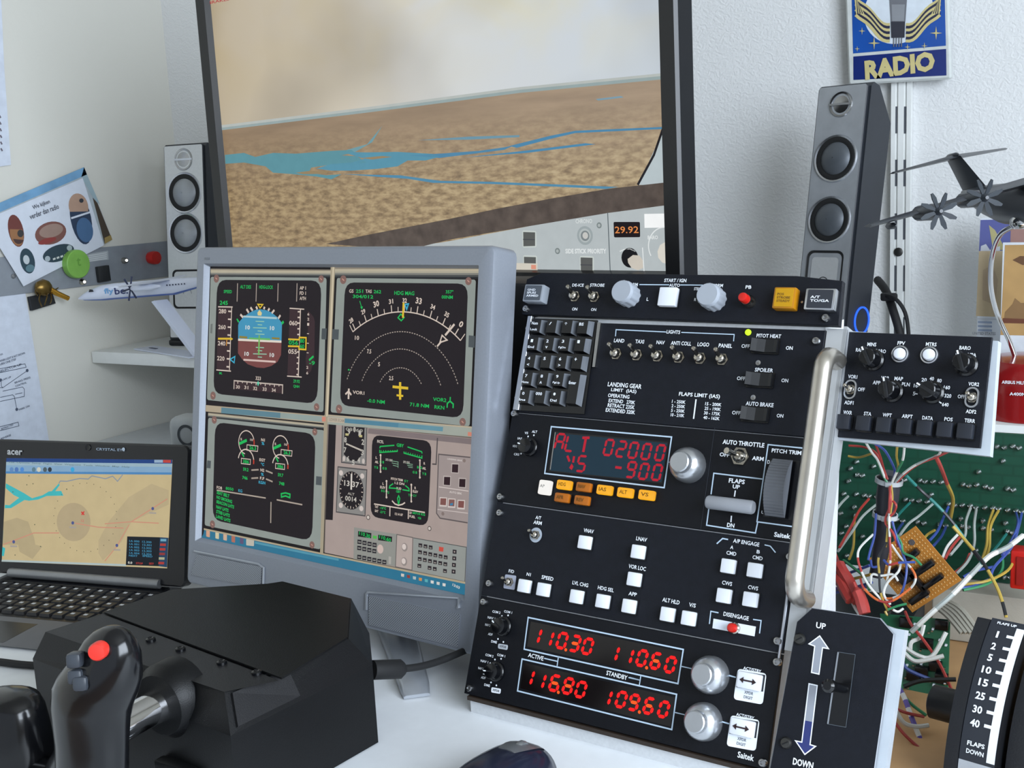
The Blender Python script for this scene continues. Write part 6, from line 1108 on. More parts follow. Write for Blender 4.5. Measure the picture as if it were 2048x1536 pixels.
sgp = Plane(tuple(at_y(1800, 150, WB - .026) - CAM), 0, 0); vR = View(sgp, 1580, 0, 4.376)
sign = thing('wall_sign', 'blue enamel radio sign with gold lettering and white border', 'sign', sgp.M)
NVY, BLU, GLD, SWH, GRY = mat('enamel_navy', '1c2c6e', .2), mat('enamel_blue', '1f4fa0', .2, vary=.15, scale=14), mat('enamel_gold', 'c9bc84', .3), mat('enamel_white', 'd4dce4', .25), mat('enamel_grey', '6e7076', .3)
def ext(a, b, y): t = (y - a[1]) / (b[1] - a[1]); return (a[0] + (b[0] - a[0]) * t, y)
yT = -360
mb = MB(); q = [ext((485, 0), (512, 700), yT), ext((1392, 0), (1412, 640), yT), (1412, 690), (512, 745)]; mb.prism(vR.rq(q, 28), -.010, 0, mat('sign_border', 'c9cdcb', .3), None, .0025); sp = mb.build('sign_plate', sign, sgp.M)
mb = MB(); mb.poly(vR.pts([ext((540, 0), (555, 690), yT + 60), ext((1355, 0), (1370, 660), yT + 60), (1365, 400), (553, 468)]), .0004, BLU); mb.poly(vR.pts([(555, 495), (1367, 428), (1370, 660), (556, 700)]), .0004, NVY)
mb.disc(vR(945, 95), vR.dx(945, 95, 300), .0006, SWH, 40, vR.dy(945, 95, 290))
for s_ in (-1, 1):
    for i in range(7):
        y = 160 + 22 * i; pts = [(945 + s_ * (70 + 30 * j), y + (34 * math.sin(j * .75) - 26 * j * .75) * .6 + 55 + i * 2 - j * j * 1.3) for j in range(11)]
        pts = [p for p in pts if abs(p[0] - 945) < 372]; vR.Ls(mb, pts, 26, GLD if i % 2 == 0 else mat('enamel_line', '2a2c44', .3), .0008 + .00003 * i)
    for i in range(7):
        pts = [(945 + s_ * (290 + 14 * i), 130 - 20 * j + 8 * i) for j in range(4)]; vR.Ls(mb, [(945 + s_ * (300 + 10 * i), 120), (945 + s_ * (335 + 6 * i), 60 - 10 * i), (945 + s_ * (372), -10 - 10 * i)], 12, GLD if i % 2 == 0 else 'enamel_line', .0009 + .00003 * i)
mb.poly(vR.pts([(870, -60), (1030, -60), (1012, 190), (885, 190)]), .0016, GRY); mb.poly(vR.pts([(892, 40), (1008, 40), (1000, 185), (896, 185)]), .0018, mat('enamel_pale', '8a8d92', .3)); mb.poly(vR.pts([(885, 190), (1010, 190), (1005, 330), (890, 332)]), .0018, mat('enamel_dark', '35363f', .3))
for x in (912, 934, 958, 980): vR.Ls(mb, [(x, 332), (x - 2, 410)], 9, 'enamel_grey', .0018)
for x, y, r_ in ((632, 272, 34), (738, 378, 58), (590, 428, 26), (1280, 290, 60), (1030, 412, 30), (1178, 402, 32)): mb.poly(vR.pts([(x, y - r_), (x + r_ * .12, y - r_ * .12), (x + r_ * .9, y), (x + r_ * .12, y + r_ * .12), (x, y + r_), (x - r_ * .12, y + r_ * .12), (x - r_ * .9, y), (x - r_ * .12, y - r_ * .12)]), .0012, GLD)
vR.T(mb, 'RADIO', 958, 575, 176, 610, GLD, .0012, .055, .055)
mb.build('sign_print', sp, sgp.M)['kind'] = 'stuff'
# ------------------------------------------------------------------ picture cards and airlifter model on the right shelf
def card(name, label, cat, Y, corners, lean, paint, z0=None):
    a_ = at_y(*corners[0], Y); pl = Plane(tuple(a_ - CAM), 0, lean); v = View(pl, 0, 0, 1); q = [v(*p) for p in corners]
    t = thing(name, label, cat, pl.M @ TR(q[3][0], q[3][1], 0)); m_ = MB(); m_.prism(q, -.0015, 0, mat('card_white', 'dde2e8', .5)); o = m_.build('card', t, pl.M); m_ = MB(); paint(m_, v); m_.build('print', t, pl.M); return t
def paint1(m_, v):
    m_.poly(v.pts([(1961, 440), (2100, 436), (2100, 500), (1958, 502)]), .0003, pr('5a5f9a')); m_.poly(v.pts([(1958, 502), (2010, 502), (2005, 634), (1952, 632)]), .0003, pr('c2ae8c')); m_.poly(v.pts([(1978, 450), (1990, 460), (2012, 500), (1986, 500)]), .0005, pr('b0a878')); m_.poly(v.pts([(1962, 492), (1972, 488), (1980, 500), (2000, 492), (2000, 502), (1961, 502)]), .0006, pr('c8ccd4')); m_.poly(v.pts([(2022, 450), (2100, 446), (2100, 500), (2020, 500)]), .0005, pr('a07a72'))
    m_.poly(v.pts([(1966, 540), (1985, 530), (1996, 560), (1990, 610), (1965, 600)]), .0005, pr('b39e82')); m_.poly(v.pts([(1955, 636), (1995, 637), (1994, 640), (1955, 639)]), .0005, pr('c8ccd2')); [m_.poly(v.pts([(1956, 642 + 8 * i), (1984, 643 + 8 * i), (1984, 647 + 8 * i), (1956, 646 + 8 * i)]), .0005, pr('9aa8c0')) for i in range(3)]; m_.text('UNITED STATES', v(1968, 667), .004, .0005, pr('8a8e96'), .03)
card('picture_card', 'tan and purple picture card leaning on the wall behind the chrome stand', 'card', 1.72, [(1962, 436), (2110, 432), (2104, 822), (1948, 818)], 3, paint1)
def paint2(m_, v):
    m_.poly(v.pts([(2010, 490), (2100, 489), (2098, 672), (2001, 670)]), .0003, mat('sepia', 'b8935e', .5, vary=.15, scale=18)); m_.poly(v.pts([(2025, 520), (2040, 512), (2100, 514), (2100, 528), (2045, 530)]), .0005, pr('6a4a30')); m_.poly(v.pts([(2010, 624), (2025, 608), (2030, 596), (2042, 606), (2100, 602), (2100, 640), (2008, 640)]), .0005, pr('8a6a44')); m_.poly(v.pts([(2006, 636), (2100, 640), (2100, 648), (2004, 646)]), .0006, pr('6a3c28'))
card('photo_print', 'sepia aircraft photo print with white border standing on the shelf', 'photo', 1.66, [(2006, 485), (2112, 484), (2106, 828), (1996, 826)], 2, paint2)
RM_ = at_y(2065, 812, 1.575); RM_.z = zr + .0005
am = thing('airplane_model', 'dark grey four propeller airlifter model on curved chrome stand with red base', 'model airplane', Matrix.Translation(RM_))
mat('plane_grey', '33383f', .3, vary=.05); mat('red_gloss', '8e1a1c', .15, vary=.04)
mb = MB(); hb = .0; top = at_y(2040, 715, 1.575).z - RM_.z; mb.lathe((0, 0, 0), [(.066, 0), (.066, top * .45), (.062, top * .8), (.052, top), (.02, top * 1.04)], 'red_gloss', 40); o = mb.build('red_base', am, Matrix.Translation(RM_) )
mb = MB(); 
for i, (s_, w_) in enumerate((('AIRBUS MILITARY', .036), ('A400M', .018))): mb.text(s_, (0, top * (.72 - .2 * i)), .0040, .0, LT, w_)
mb.build('lettering', am, Matrix.Translation(RM_ + Vector((-.01, -.0675, 0))) @ Matrix.Rotation(PI / 2, 4, 'X'))['kind'] = 'stuff'
PC = at_y(2078, 404, 1.44)           # middle of the fuselage
mb = MB(); P = [at_y(2031, 716, 1.575), at_y(2018, 680, 1.57), at_y(1995, 630, 1.56), at_y(1982, 575, 1.54), at_y(1984, 515, 1.52), at_y(2000, 470, 1.49), at_y(2030, 450, 1.46), at_y(2052, 430, 1.44)]; mb.tube(P, [.0030] * 8, 'chrome', 12, 6); mb.lathe(at_y(2042, 450, 1.45), [(.009, -.004), (.012, 0), (.012, .006), (.008, .012)], 'chrome', 20); mb.build('chrome_stand', am, IDM)
# airframe: nose +x, right wing -y, up +z
AM = Matrix.Translation(PC) @ Matrix.Rotation(math.radians(-58), 4, 'Z') @ Matrix.Rotation(math.radians(-4), 4, 'Y') @ Matrix.Rotation(math.radians(9), 4, 'X') @ Matrix.Scale(.96, 4)
mb = MB(); rings = []
for x, r_, dz in ((-.20, .004, .022), (-.17, .012, .016), (-.13, .019, .009), (-.08, .025, .002), (-.02, .0275, 0), (.08, .0275, 0), (.14, .025, -.002), (.18, .017, -.006), (.20, .004, -.009)): rings.append([(x, r_ * math.sin(a) * .98, dz + r_ * math.cos(a)) for a in [2 * PI * k_ / 20 for k_ in range(20)]])
mb.loft(rings, 'plane_grey'); mb.build('fuselage', am, AM)
def foil(mb, root, tip, cr, ct, t_, up=Vector((0, 0, 1)), mt='plane_grey'):
    root = Vector(root); tip = Vector(tip); R_ = []
    for p, c_ in ((root, cr), (tip, ct)): R_.append([p + Vector((c_ * .5, 0, 0)), p + Vector((c_ * .2, 0, 0)) + up * t_ * c_, p + Vector((-c_ * .5, 0, 0)), p + Vector((c_ * .2, 0, 0)) - up * t_ * c_ * .6])
    mb.loft(R_, mt)
for s_ in (-1, 1):
    mb = MB(); foil(mb, (.01, s_ * .012, .026), (-.005, s_ * .200, .014), .066, .030, .10); mb.build('wing', am, AM)
    for k_, yy in enumerate((.085, .138)):
        mb = MB(); mb.lathe((.005, s_ * yy, .020 - k_ * .004), [(.003, -.03), (.009, -.01), (.0095, .03), (.006, .045), (.002, .054)], 'plane_grey', 14, Matrix.Rotation(PI / 2, 3, 'Y')); o = mb.build('engine', am, AM)
        for b_ in range(8):
            a = 2 * PI * b_ / 8 + .2; d_ = Vector((0, math.cos(a), math.sin(a))); c0_ = Vector((.052, s_ * yy, .020 - k_ * .004)); e_ = Vector((.35, -math.sin(a) * .94, math.cos(a) * .94)).normalized(); mb = MB(); q = [c0_ + d_ * .004 - e_ * .0018, c0_ + d_ * .015 - e_ * .0032, c0_ + d_ * .0215 - e_ * .001, c0_ + d_ * .0215 + e_ * .0018, c0_ + d_ * .015 + e_ * .0028, c0_ + d_ * .004 + e_ * .0018]; nn_ = d_.cross(e_) * .0007; mb.add([p + nn_ for p in q] + [p - nn_ for p in q], [list(range(6)), [11, 10, 9, 8, 7, 6]] + [(i, 6 + i, 6 + (i + 1) % 6, (i + 1) % 6) for i in range(6)], 'plane_grey' if False else mat('blade_grey', '4a4f55', .25, .3)); mb.build('propeller_blade', o, AM)
    mb = MB(); foil(mb, (-.215, s_ * .002, .070), (-.232, s_ * .078, .067), .044, .020, .09); mb.build('tailplane', am, AM)
    mb = MB(); mb.lathe((-.02, s_ * .168, .008), [(.001, -.016), (.004, -.006), (.004, .010), (.001, .018)], 'plane_grey', 10, Matrix.Rotation(PI / 2, 3, 'Y')); mb.build('wing_pod', am, AM)
mb = MB(); q0, q1 = Vector((-.165, 0, .025)), Vector((-.215, 0, .072)); R_ = [[p + Vector((c_ * .5, 0, 0)), p + Vector((0, .0035, 0)), p + Vector((-c_ * .5, 0, 0)), p - Vector((0, .0035, 0))] for p, c_ in ((q0, .074), (q1, .046))]; mb.loft(R_, 'plane_grey'); mb.lathe((-.215, 0, .072), [(.001, -.024), (.0045, -.01), (.0045, .012), (.001, .022)], 'plane_grey', 10, Matrix.Rotation(PI / 2, 3, 'Y')); mb.build('tail_fin', am, AM)
# ------------------------------------------------------------------ toy airliner on the corner shelf
wl = thing('airliner_model', 'small white and blue toy airliner on slanted white stand', 'model airplane', Matrix.Translation(at_z(370, 690, zs + .0005)))
Pn = at_y(157, 594, 1.46); Pt = at_y(430, 572, 1.52); d_ = (Pt - Pn); Lp = d_.length; ux = d_.normalized(); uy_ = Vector((0, 0, 1)).cross(ux).normalized(); uz_ = ux.cross(uy_)
QM = Matrix(((ux.x, uy_.x, uz_.x, Pn.x), (ux.y, uy_.y, uz_.y, Pn.y), (ux.z, uy_.z, uz_.z, Pn.z), (0, 0, 0, 1)))
mat('toy_white', 'd4daea', .3, vary=.02); mat('toy_blue', '4a68b0', .3); mat('toy_navy', '2a3350', .3)
mb = MB(); rings = []; R0_ = .0145
for x, r_, dz in ((0, .0015, -.003), (.012, .006, -.001), (.03, .0105, .002), (.055, .0138, .004), (.08, R0_, .005), (Lp * .72, R0_, .005), (Lp * .9, .009, .009), (Lp, .003, .012)): rings.append([(x, r_ * math.sin(a), dz + r_ * math.cos(a)) for a in [2 * PI * k_ / 20 for k_ in range(20)]])
mb.loft(rings, 'toy_white'); fo = mb.build('fuselage', wl, QM)
mb = MB(); rings = [[(x, r_ * 1.02 * math.sin(a), dz + r_ * 1.02 * math.cos(a)) for a in [math.radians(140 + 80 * k_ / 8) for k_ in range(9)]] for x, r_, dz in ((.012, .006, -.001), (.03, .0105, .002), (.055, .0138, .004), (.08, R0_, .005), (Lp * .72, R0_, .005), (Lp * .9, .009, .009))]; mb.loft(rings, 'toy_blue', False); mb.build('belly_stripe', wl, QM)
sgn = -1 if (QM.to_3x3() @ Vector((0, 1, 0))).dot(AF) > 0 else 1
TXM = QM @ Matrix(((1, 0, 0, 0), (0, 0, sgn, sgn * (R0_ + .0006)), (0, 1, 0, .005), (0, 0, 0, 1)))
mb = MB(); mb.text('fly', (.078, .001), .0125, 0, pr('6aa0d0'), .020); mb.text('be.', (.104, .001), .0125, 0, pr('2c3868'), .028); mb.poly([(.035, .003), (.046, .003), (.045, .007), (.038, .008)], 0, pr('20242c'))
for i in range(7): mb.box((.20 + .006 * i, .004, 0), (.0025, .0025, .0004), 'toy_navy')
mb.build('lettering', wl, TXM)['kind'] = 'stuff'
mb = MB(); foil(mb, (Lp * .64, 0, .0175), (Lp * .62, sgn * .13, .019), .040, .02, .08, mt='toy_white'); foil(mb, (Lp * .64, 0, .0175), (Lp * .62, -sgn * .07, .019), .040, .02, .08, mt='toy_white'); mb.build('wing', wl, QM)
mb = MB(); mb.lathe((Lp * .62, sgn * .045, .010), [(.003, -.030), (.0055, -.024), (.0055, .012), (.002, .03)], 'toy_white', 14, Matrix.Rotation(PI / 2, 3, 'Y')); o = mb.build('engine', wl, QM)
for b_ in range(6): a = 2 * PI * b_ / 6 + .1; mb = MB(); c0_ = Vector((Lp * .62 - .032, sgn * .045, .010)); d2 = Vector((0, math.cos(a), math.sin(a))); mb.cyl(c0_, c0_ + d2 * .022, .0014, 'toy_navy', 6, .0018); mb.build('propeller_blade', o, QM)
mb = MB(); mb.add([(Lp * .9, .0012, .014), (Lp * 1.02, .0012, .014), (Lp * 1.06, .0012, .06), (Lp * .99, .0012, .06), (Lp * .9, -.0012, .014), (Lp * 1.02, -.0012, .014), (Lp * 1.06, -.0012, .06), (Lp * .99, -.0012, .06)], [(0, 1, 2, 3), (7, 6, 5, 4), (0, 4, 5, 1), (1, 5, 6, 2), (2, 6, 7, 3), (3, 7, 4, 0)], 'toy_white'); mb.build('tail_fin', wl, QM)
mb = MB()
def slab(mb, P, wv, th, mt):
    n = len(P); R_ = [[p + wv, p + wv + th, p - wv + th, p - wv] for p in P]; mb.loft([[tuple(x) for x in r] for r in R_], mt, True, False)
A_ = at_y(316, 602, 1.49); B_ = at_y(395, 672, 1.52); B_.z = zs + .003; C_ = at_z(288, 694, zs + .003)
wv = (AD.cross(AF)).normalized() * 0
slab(mb, [A_, A_.lerp(B_, .5), A_.lerp(B_, .92), B_ + Vector((0, 0, .0))], Vector((.004, .012, 0)), Vector((.007, 0, .002)), 'toy_white'); mb.build('stand_arm', wl, IDM)
mb = MB(); dd = (C_ - B_); nv = Vector((-dd.y, dd.x, 0)).normalized() * .021; mb.add([B_ + nv, C_ + nv, C_ - nv, B_ - nv] + [p - Vector((0, 0, .0024)) for p in (B_ + nv, C_ + nv, C_ - nv, B_ - nv)], [(0, 1, 2, 3), (7, 6, 5, 4), (0, 4, 5, 1), (1, 5, 6, 2), (2, 6, 7, 3), (3, 7, 4, 0)], 'toy_white'); mb.build('stand_base', wl, IDM); mb = MB(); cm = C_.lerp(B_, .18); mb.box(cm + Vector((0, 0, .0006)), (.026, .006, .0006), 'toy_navy', Matrix.Rotation(math.atan2(dd.y, dd.x), 3, 'Z')); mb.build('stand_print', wl, IDM)
# ------------------------------------------------------------------ things on the left wall
class WallL:
    """flat things on the left wall: u runs back to front, v up"""
    def __init__(s, h): s.X = WL + h; s.M = Matrix(((0, 0, 1, s.X), (1, 0, 0, 0), (0, 1, 0, 0), (0, 0, 0, 1)))
    def at(s, x, y, h=0): p = at_x(x, y, s.X + h); return (p.y, p.z)
def wallv(h, x0, y0, k): w_ = WallL(h); return w_, View(w_, x0, y0, k)
w0, q0 = wallv(.0006, 0, 260, 3.2)
strip_ = thing('switch_strip', 'long grey metal strip with red knob and small switches on the wall', 'strip', w0.M @ TR(1.5, 1.1, 0))
mat('strip_grey', '9298a0', .45, .2, vary=.05); mb = MB(); a0, a1 = q0(-60, 820), q0(1120, 706); b0_, b1_ = q0(-60, 1072), q0(1120, 930); mb.prism([a0, a1, b1_, b0_], 0, .004, 'strip_grey', None, .0006); sp_ = mb.build('strip_plate', strip_, w0.M)
_, q1 = wallv(.005, 0, 260, 3.2)
def onw(v, x, y, z): u, w_ = v(x, y); return Matrix.Translation((0, 0, 0)) @ v.pl.M @ TR(u, w_, z)
mb = MB(); mb.lathe((0, 0, 0), [(.012, 0), (.013, .006), (.0135, .012), (.0125, .018), (.004, .019)], 'red_plastic', 26); mb.build('red_knob', sp_, onw(q1, 962, 818, 0))
for x, y in ((790, 835), (522, 972)): mb = MB(); mb.lathe((0, 0, 0), [(.006, 0), (.006, .003), (.0045, .005), (.0045, .009)], 'nickel', 16); mb.cyl((0, 0, .008), (-.010, .001, .020), .0018, 'nickel', 10, .0026); mb.build('toggle_switch', sp_, onw(q1, x, y, 0))
mb = MB(); mb.lathe((0, 0, 0), [(.0045, 0), (.0042, .0016), (.002, .0022)], 'steel', 14); mb.build('screw', sp_, onw(q1, 84, 936, 0))
mb = MB(); mb.poly(q1.pts([(555, 795), (690, 772), (694, 830), (556, 845)]), .0004, pr('a8aeb2')); [q1.Ls(mb, [(565, 805 + 12 * i), (682, 786 + 12 * i)], 5, pr('c8ccce'), .0006) for i in range(4)]; mb.build('sticker', sp_, q1.pl.M)
mb = MB(); u, v = q1(650, 920); mb.box((0, 0, .004), (.028, .030, .008), mat('magnet_black', '1f2124', .6), None, .001); tag(mb.build('square_magnet', None, q1.pl.M @ TR(u, v, .0004) @ ZR(2)), 'small black square magnet on the grey wall strip', 'magnet')
mb = MB(); mb.lathe((0, 0, 0), [(.0265, 0), (.027, .004), (.0265, .0125), (.025, .014), (.001, .014)], mat('magnet_green', '7cb04e', .4), 36); mb.text('t', (0, .004), .016, .0142, mat('magnet_green_d', '64983c', .45)); tag(mb.build('round_magnet', None, onw(q1, 462, 858, .0045)), 'green round magnet holding the card with oval pictures', 'magnet')
# postcard
pcd, p1 = wallv(.0085, 0, 260, 3.2)
cv = thing('postcard', 'white postcard with oval radio pictures and blue upper edge', 'postcard', pcd.M @ TR(*p1(300, 900), 0))
mb = MB(); mb.prism(p1.pts([(-130, 520), (538, 238), (718, 702), (668, 728), (150, 1002)]), -.001, 0, mat('card_edge', 'aab4ba', .5)); mb.build('card', cv, pcd.M)
mb = MB(); mb.poly(p1.pts([(-130, 520), (538, 238), (556, 285), (-115, 575)]), .0003, mat('sky_print', '6f9cc0', .5, vary=.15, scale=30)); mb.poly(p1.pts([(538, 238), (556, 285), (640, 480), (600, 440), (520, 300)]), .0003, pr('9ab0b8')); mb.poly(p1.pts([(592, 432), (622, 466), (716, 700), (668, 728), (636, 600)]), .0004, pr('453a30')); mb.poly(p1.pts([(668, 690), (708, 672), (718, 702), (670, 728)]), .0005, pr('9a8450'))
mb.poly(p1.pts([(-110, 580), (528, 308), (664, 738), (150, 1000)]), .0006, pr('d3d9e4'))
def oval(cx_, cy_, a_, b_, ang, c, z=.0009, cut=None):
    P = []
    for i in range(24): t = 2 * PI * i / 24; x = a_ * math.cos(t); y = b_ * math.sin(t); P.append((cx_ + x * math.cos(ang) - y * math.sin(ang), cy_ + x * math.sin(ang) + y * math.cos(ang)))
    if cut: P = [p for p in P if cut(p)]
    mb.poly(p1.pts(P), z, pr(c))
oval(100, 645, 48, 105, -.22, '6e3a34'); oval(104, 665, 42, 78, -.22, '9a6c48', .0011, lambda p: p[1] > 630); oval(128, 662, 20, 24, 0, '3a3838', .0013); oval(115, 690, 34, 40, -.2, '4a3430', .0012, lambda p: p[1] > 695)
oval(322, 660, 102, 72, -.28, '7a5048'); oval(325, 645, 78, 42, -.25, '9a8074', .0011); oval(300, 710, 60, 18, -.28, '8a3a36', .0012)
oval(516, 570, 66, 165, -.2, '2a3a52'); oval(500, 490, 62, 85, -.2, 'b0907c', .0011, lambda p: p[1] < 540); oval(540, 640, 52, 80, -.2, '47688e', .0012); oval(518, 452, 14, 14, 0, '30343c', .0013); p1.Ls(mb, [(452, 565), (576, 525)], 10, pr('d3d9e4'), .0014)
oval(174, 838, 46, 82, -.22, '2c424e'); oval(166, 830, 20, 30, -.2, 'c0c8cc', .0011); oval(190, 885, 28, 24, -.2, '5a7a84', .0011)
oval(372, 788, 104, 52, -.32, '2b3f4a'); oval(302, 824, 17, 18, 0, 'a8b4b8', .0011); oval(442, 755, 17, 18, 0, 'a8b4b8', .0011)
for i in range(4): mb.poly(p1.pts([(335 + 24 * i, 822 - 8 * i), (352 + 24 * i, 816 - 8 * i), (354 + 24 * i, 828 - 8 * i), (338 + 24 * i, 834 - 8 * i)]), .0011, pr('c8ccc8'))
def ptext(s_, x, y, h, w_, ang, c='4a4e5a'):
    a_, b_ = p1(x - w_ / 2, y + w_ / 2 * ang), p1(x + w_ / 2, y - w_ / 2 * ang); rot = math.atan2(b_[1] - a_[1], b_[0] - a_[0]); mb.text(s_, ((a_[0] + b_[0]) / 2, (a_[1] + b_[1]) / 2), p1.dy(x, y, h), .001, pr(c), math.dist(a_, b_), rot)
ptext('We kijken', 262, 480, 34, 110, .38); ptext('verder dan radio', 280, 522, 34, 185, .38)
mb.build('print', cv, pcd.M)['kind'] = 'stuff'
# brass ornament clipped under the strip
bs, q2 = wallv(.012, 0, 260, 3.2); bg_ = thing('brass_clip', 'brass fly shaped clip with golden pointed tip on the wall', 'clip', onw(q2, 285, 1010, 0))
mat('brass_old', '7a6234', .35, .9, vary=.2); mat('gold', 'c8963c', .2, 1)
def wl3(x, y, h): return at_x(x / 3.2, 260 + y / 3.2, WL + h)
mb = MB(); c_ = wl3(285, 1008, .022); mb.loft([[c_ + Vector((math.cos(a) * r_ * .8, u, math.sin(a) * r_)) for a in [2 * PI * i / 12 for i in range(12)]] for u, r_ in ((-.02, .003), (-.014, .012), (-.002, .016), (.008, .012), (.014, .005))], 'brass_old'); mb.build('body', bg_, IDM)
mb = MB(); mb.tube([wl3(320, 1020, .024), wl3(370, 1048, .03), wl3(438, 1078, .034)], [.006, .005, .0045], 'gold', 10); mb.build('tip', bg_, IDM)
for pts in ([(270, 1020), (250, 1080), (268, 1130)], [(300, 1020), (300, 1070), (285, 1120)], [(318, 1025), (330, 1080), (320, 1110)], [(240, 1000), (225, 1030), (240, 1060)], [(310, 1000), (350, 1020), (372, 1010)]): mb = MB(); mb.tube([wl3(*pts[0], .02), wl3(*pts[1], .032), wl3(*pts[2], .022)], .0012, 'brass_old', 6, 3); mb.build('leg', bg_, IDM)
mb = MB(); mb.prism([q2(195, 1068), q2(340, 1040), q2(362, 1110), q2(212, 1156)], -.009, -.002, 'magnet_black'); tag(mb.build('black_pad', None, q2.pl.M), 'black pad behind the brass clip under the grey strip', 'pad')
# paper sheets
pp, q3 = wallv(.0025, 0, 700, 7.68); sht = thing('paper_sheet', 'white sheet with line diagram and text on the wall above the laptop', 'paper', onw(q3, 400, 1300, 0))
mb = MB(); q = [q3(-300, -830), q3(385, -910), q3(780, 1560), q3(-300, 1700)]; mb.prism(q, -.0012, 0, mat('paper', 'd2d9e6', .6)); mb.build('sheet', sht, pp.M); mb = MB(); INK = pr('4a5468')
for s_, x, y, w_, h in (('BRAKES', -20, 80, 130, 24), ('WHEN LIGHT IS NOT SHOWN', 190, 108, 400, 34), ('TURN ONE STEP', 110, 185, 280, 34), ('SELECTOR UP', 160, 275, 350, 34), ('FLAPS UP', 90, 440, 160, 28), ('BRAKE PRESS', 345, 462, 250, 30), ('CONTROL', 320, 528, 180, 30), ('PARK ON', 370, 888, 170, 30), ('RETRACTED', 110, 1180, 190, 30), ('REVERSE', 90, 1335, 160, 30)): q3.T(mb, s_, x, y, h, w_, INK, .0004, .02, .12)
for pts in ([(-60, 360), (400, 265), (382, 212), (-60, 300)], [(-40, 580), (40, 580), (420, 315)], [(15, 480), (20, 560), (45, 580)], [(40, 632), (345, 568), (372, 600), (372, 712), (0, 790)], [(0, 728), (190, 688), (218, 712), (255, 905)], [(232, 680), (340, 658)], [(-40, 1250), (290, 1165), (276, 1108), (-40, 1190)]): q3.Ls(mb, pts, 8, INK, .0004)
for x, y in ((255, 912), (415, 315), (5, 462)): mb.disc(q3(x, y), .003, .0005, INK, 10)
mb.build('print', sht, pp.M)['kind'] = 'stuff'
pp2, q4 = wallv(.0025, 0, 0, 4.517); mb = MB(); mb.prism([q4(-250, -500), q4(-10, -500), q4(38, 600), q4(100, 1490), q4(-250, 1540)], -.0012, 0, 'paper'); 
for i in range(6): q4.Ls(mb, [(-8 + 3 * i, 1040 + 60 * i), (6 + 3 * i, 1065 + 60 * i)], 14, pr('6a6470'), .0003)
tag(mb.build('note_sheet', None, pp2.M), 'plain white sheet higher on the wall above the postcard', 'paper')
# ------------------------------------------------------------------ laptop
SL = 1.105; lp = Plane((-1.1516 * SL, .8337 * SL, -.2890 * SL), 10.8, 12.4); vL = View(lp, 0, 860, 3.49)
LW = lp.at(345, 920)[0]; LHh = -lp.at(170, 1132)[1]
hin = lp.P(LW / 2, lp.at(170, 1163)[1], -.004); LM = Matrix.Translation((hin.x, hin.y, DESK)) @ ZR(10.8)
lap = thing('laptop', 'small black laptop showing a yellow map with turquoise river', 'laptop', LM)
mat('lap_black', '121317', .28, vary=.06); mat('lap_deck', '5c5d60', .45, vary=.04); mat('lap_key', '191a1e', .4, vary=.05)
b1 = lp.at(170, 1160)[1]; t1 = lp.at(170, 884)[1]; l1 = -.020; r1 = lp.at(375, 1020)[0]
mb = MB(); mb.prism(rr(r1 - l1, t1 - b1, .008, 4, (l1 + r1) / 2, (t1 + b1) / 2), -.014, 0, 'lap_black', None, .002); lid = mb.build('lid', lap, lp.M)
scp = MB(); scp.poly([vL(48, 196), vL(1206, 208), vL(1168, 965), vL(14, 918)], .0004, em('bfae85')); sc_ = scp.build('screen', lid, lp.M)
mp_ = MB(); zz = .0007
mp_.poly(vL.pts([(48, 196), (1206, 208), (1205, 236), (46, 224)]), zz, em('20407c')); mp_.poly(vL.pts([(46, 222), (1205, 234), (1203, 258), (45, 246)]), zz, em('93adba')); mp_.poly(vL.pts([(45, 246), (1203, 258), (1201, 310), (43, 300)]), zz, em('7fa2c0')); mp_.poly(vL.pts([(43, 288), (1201, 296), (1201, 312), (43, 304)]), zz + .0001, em('4c82b4')); mp_.poly(vL.pts([(1080, 208), (1140, 208), (1140, 228), (1080, 228)]), zz + .0002, em('8fa8c0')); mp_.poly(vL.pts([(1142, 208), (1196, 209), (1196, 229), (1142, 228)]), zz + .0002, em('b8443a'))
vL.T(mp_, 'File  Options  Setup  Flight  View  Waypoint  Tools  Window  Map  Help', 480, 242, 14, 840, em('5f7880'), zz + .0003, .01)
for x, c in ((85, '5f86b8'), (120, '4f74b0'), (158, '4f86c8'), (240, '5a7a88'), (275, 'c8c8b8'), (318, '4a5a60'), (352, '2c343c'), (510, '38a0d0')): mp_.disc(vL(x, 276), vL.dx(x, 276, 14), zz + .0003, em(c), 10)
TQ = em('3fb0b4')
mp_.poly(vL.pts([(44, 372), (170, 440), (230, 478), (210, 494), (170, 488), (100, 455), (42, 405)]), zz, TQ); mp_.poly(vL.pts([(230, 475), (300, 455), (345, 428), (430, 425), (446, 458), (330, 460), (270, 485), (200, 494)]), zz + .0001, TQ); mp_.poly(vL.pts([(150, 462), (180, 485), (80, 545), (36, 546), (38, 522), (70, 525)]), zz + .0001, TQ); mp_.poly(vL.pts([(362, 430), (415, 372), (420, 385), (385, 432)]), zz + .0002, TQ); mp_.poly(vL.pts([(26, 698), (60, 725), (62, 765), (22, 785)]), zz, TQ); mp_.poly(vL.pts([(20, 815), (40, 825), (30, 880), (16, 878)]), zz, TQ)
SH_ = em('ad9d7c')
mp_.disc(vL(516, 642), vL.dx(516, 642, 118), zz, SH_, 28, vL.dy(516, 642, 134)); mp_.poly(vL.pts([(30, 640), (120, 612), (200, 640), (226, 715), (240, 745), (250, 800), (300, 812), (230, 900), (140, 850), (130, 800), (22, 800)]), zz + .0001, em('ae9f7c')); mp_.poly(vL.pts([(690, 770), (760, 640), (900, 470), (1060, 375), (1180, 420), (1180, 520), (920, 640), (850, 780), (720, 910), (690, 860)]), zz, em('b4a480'))
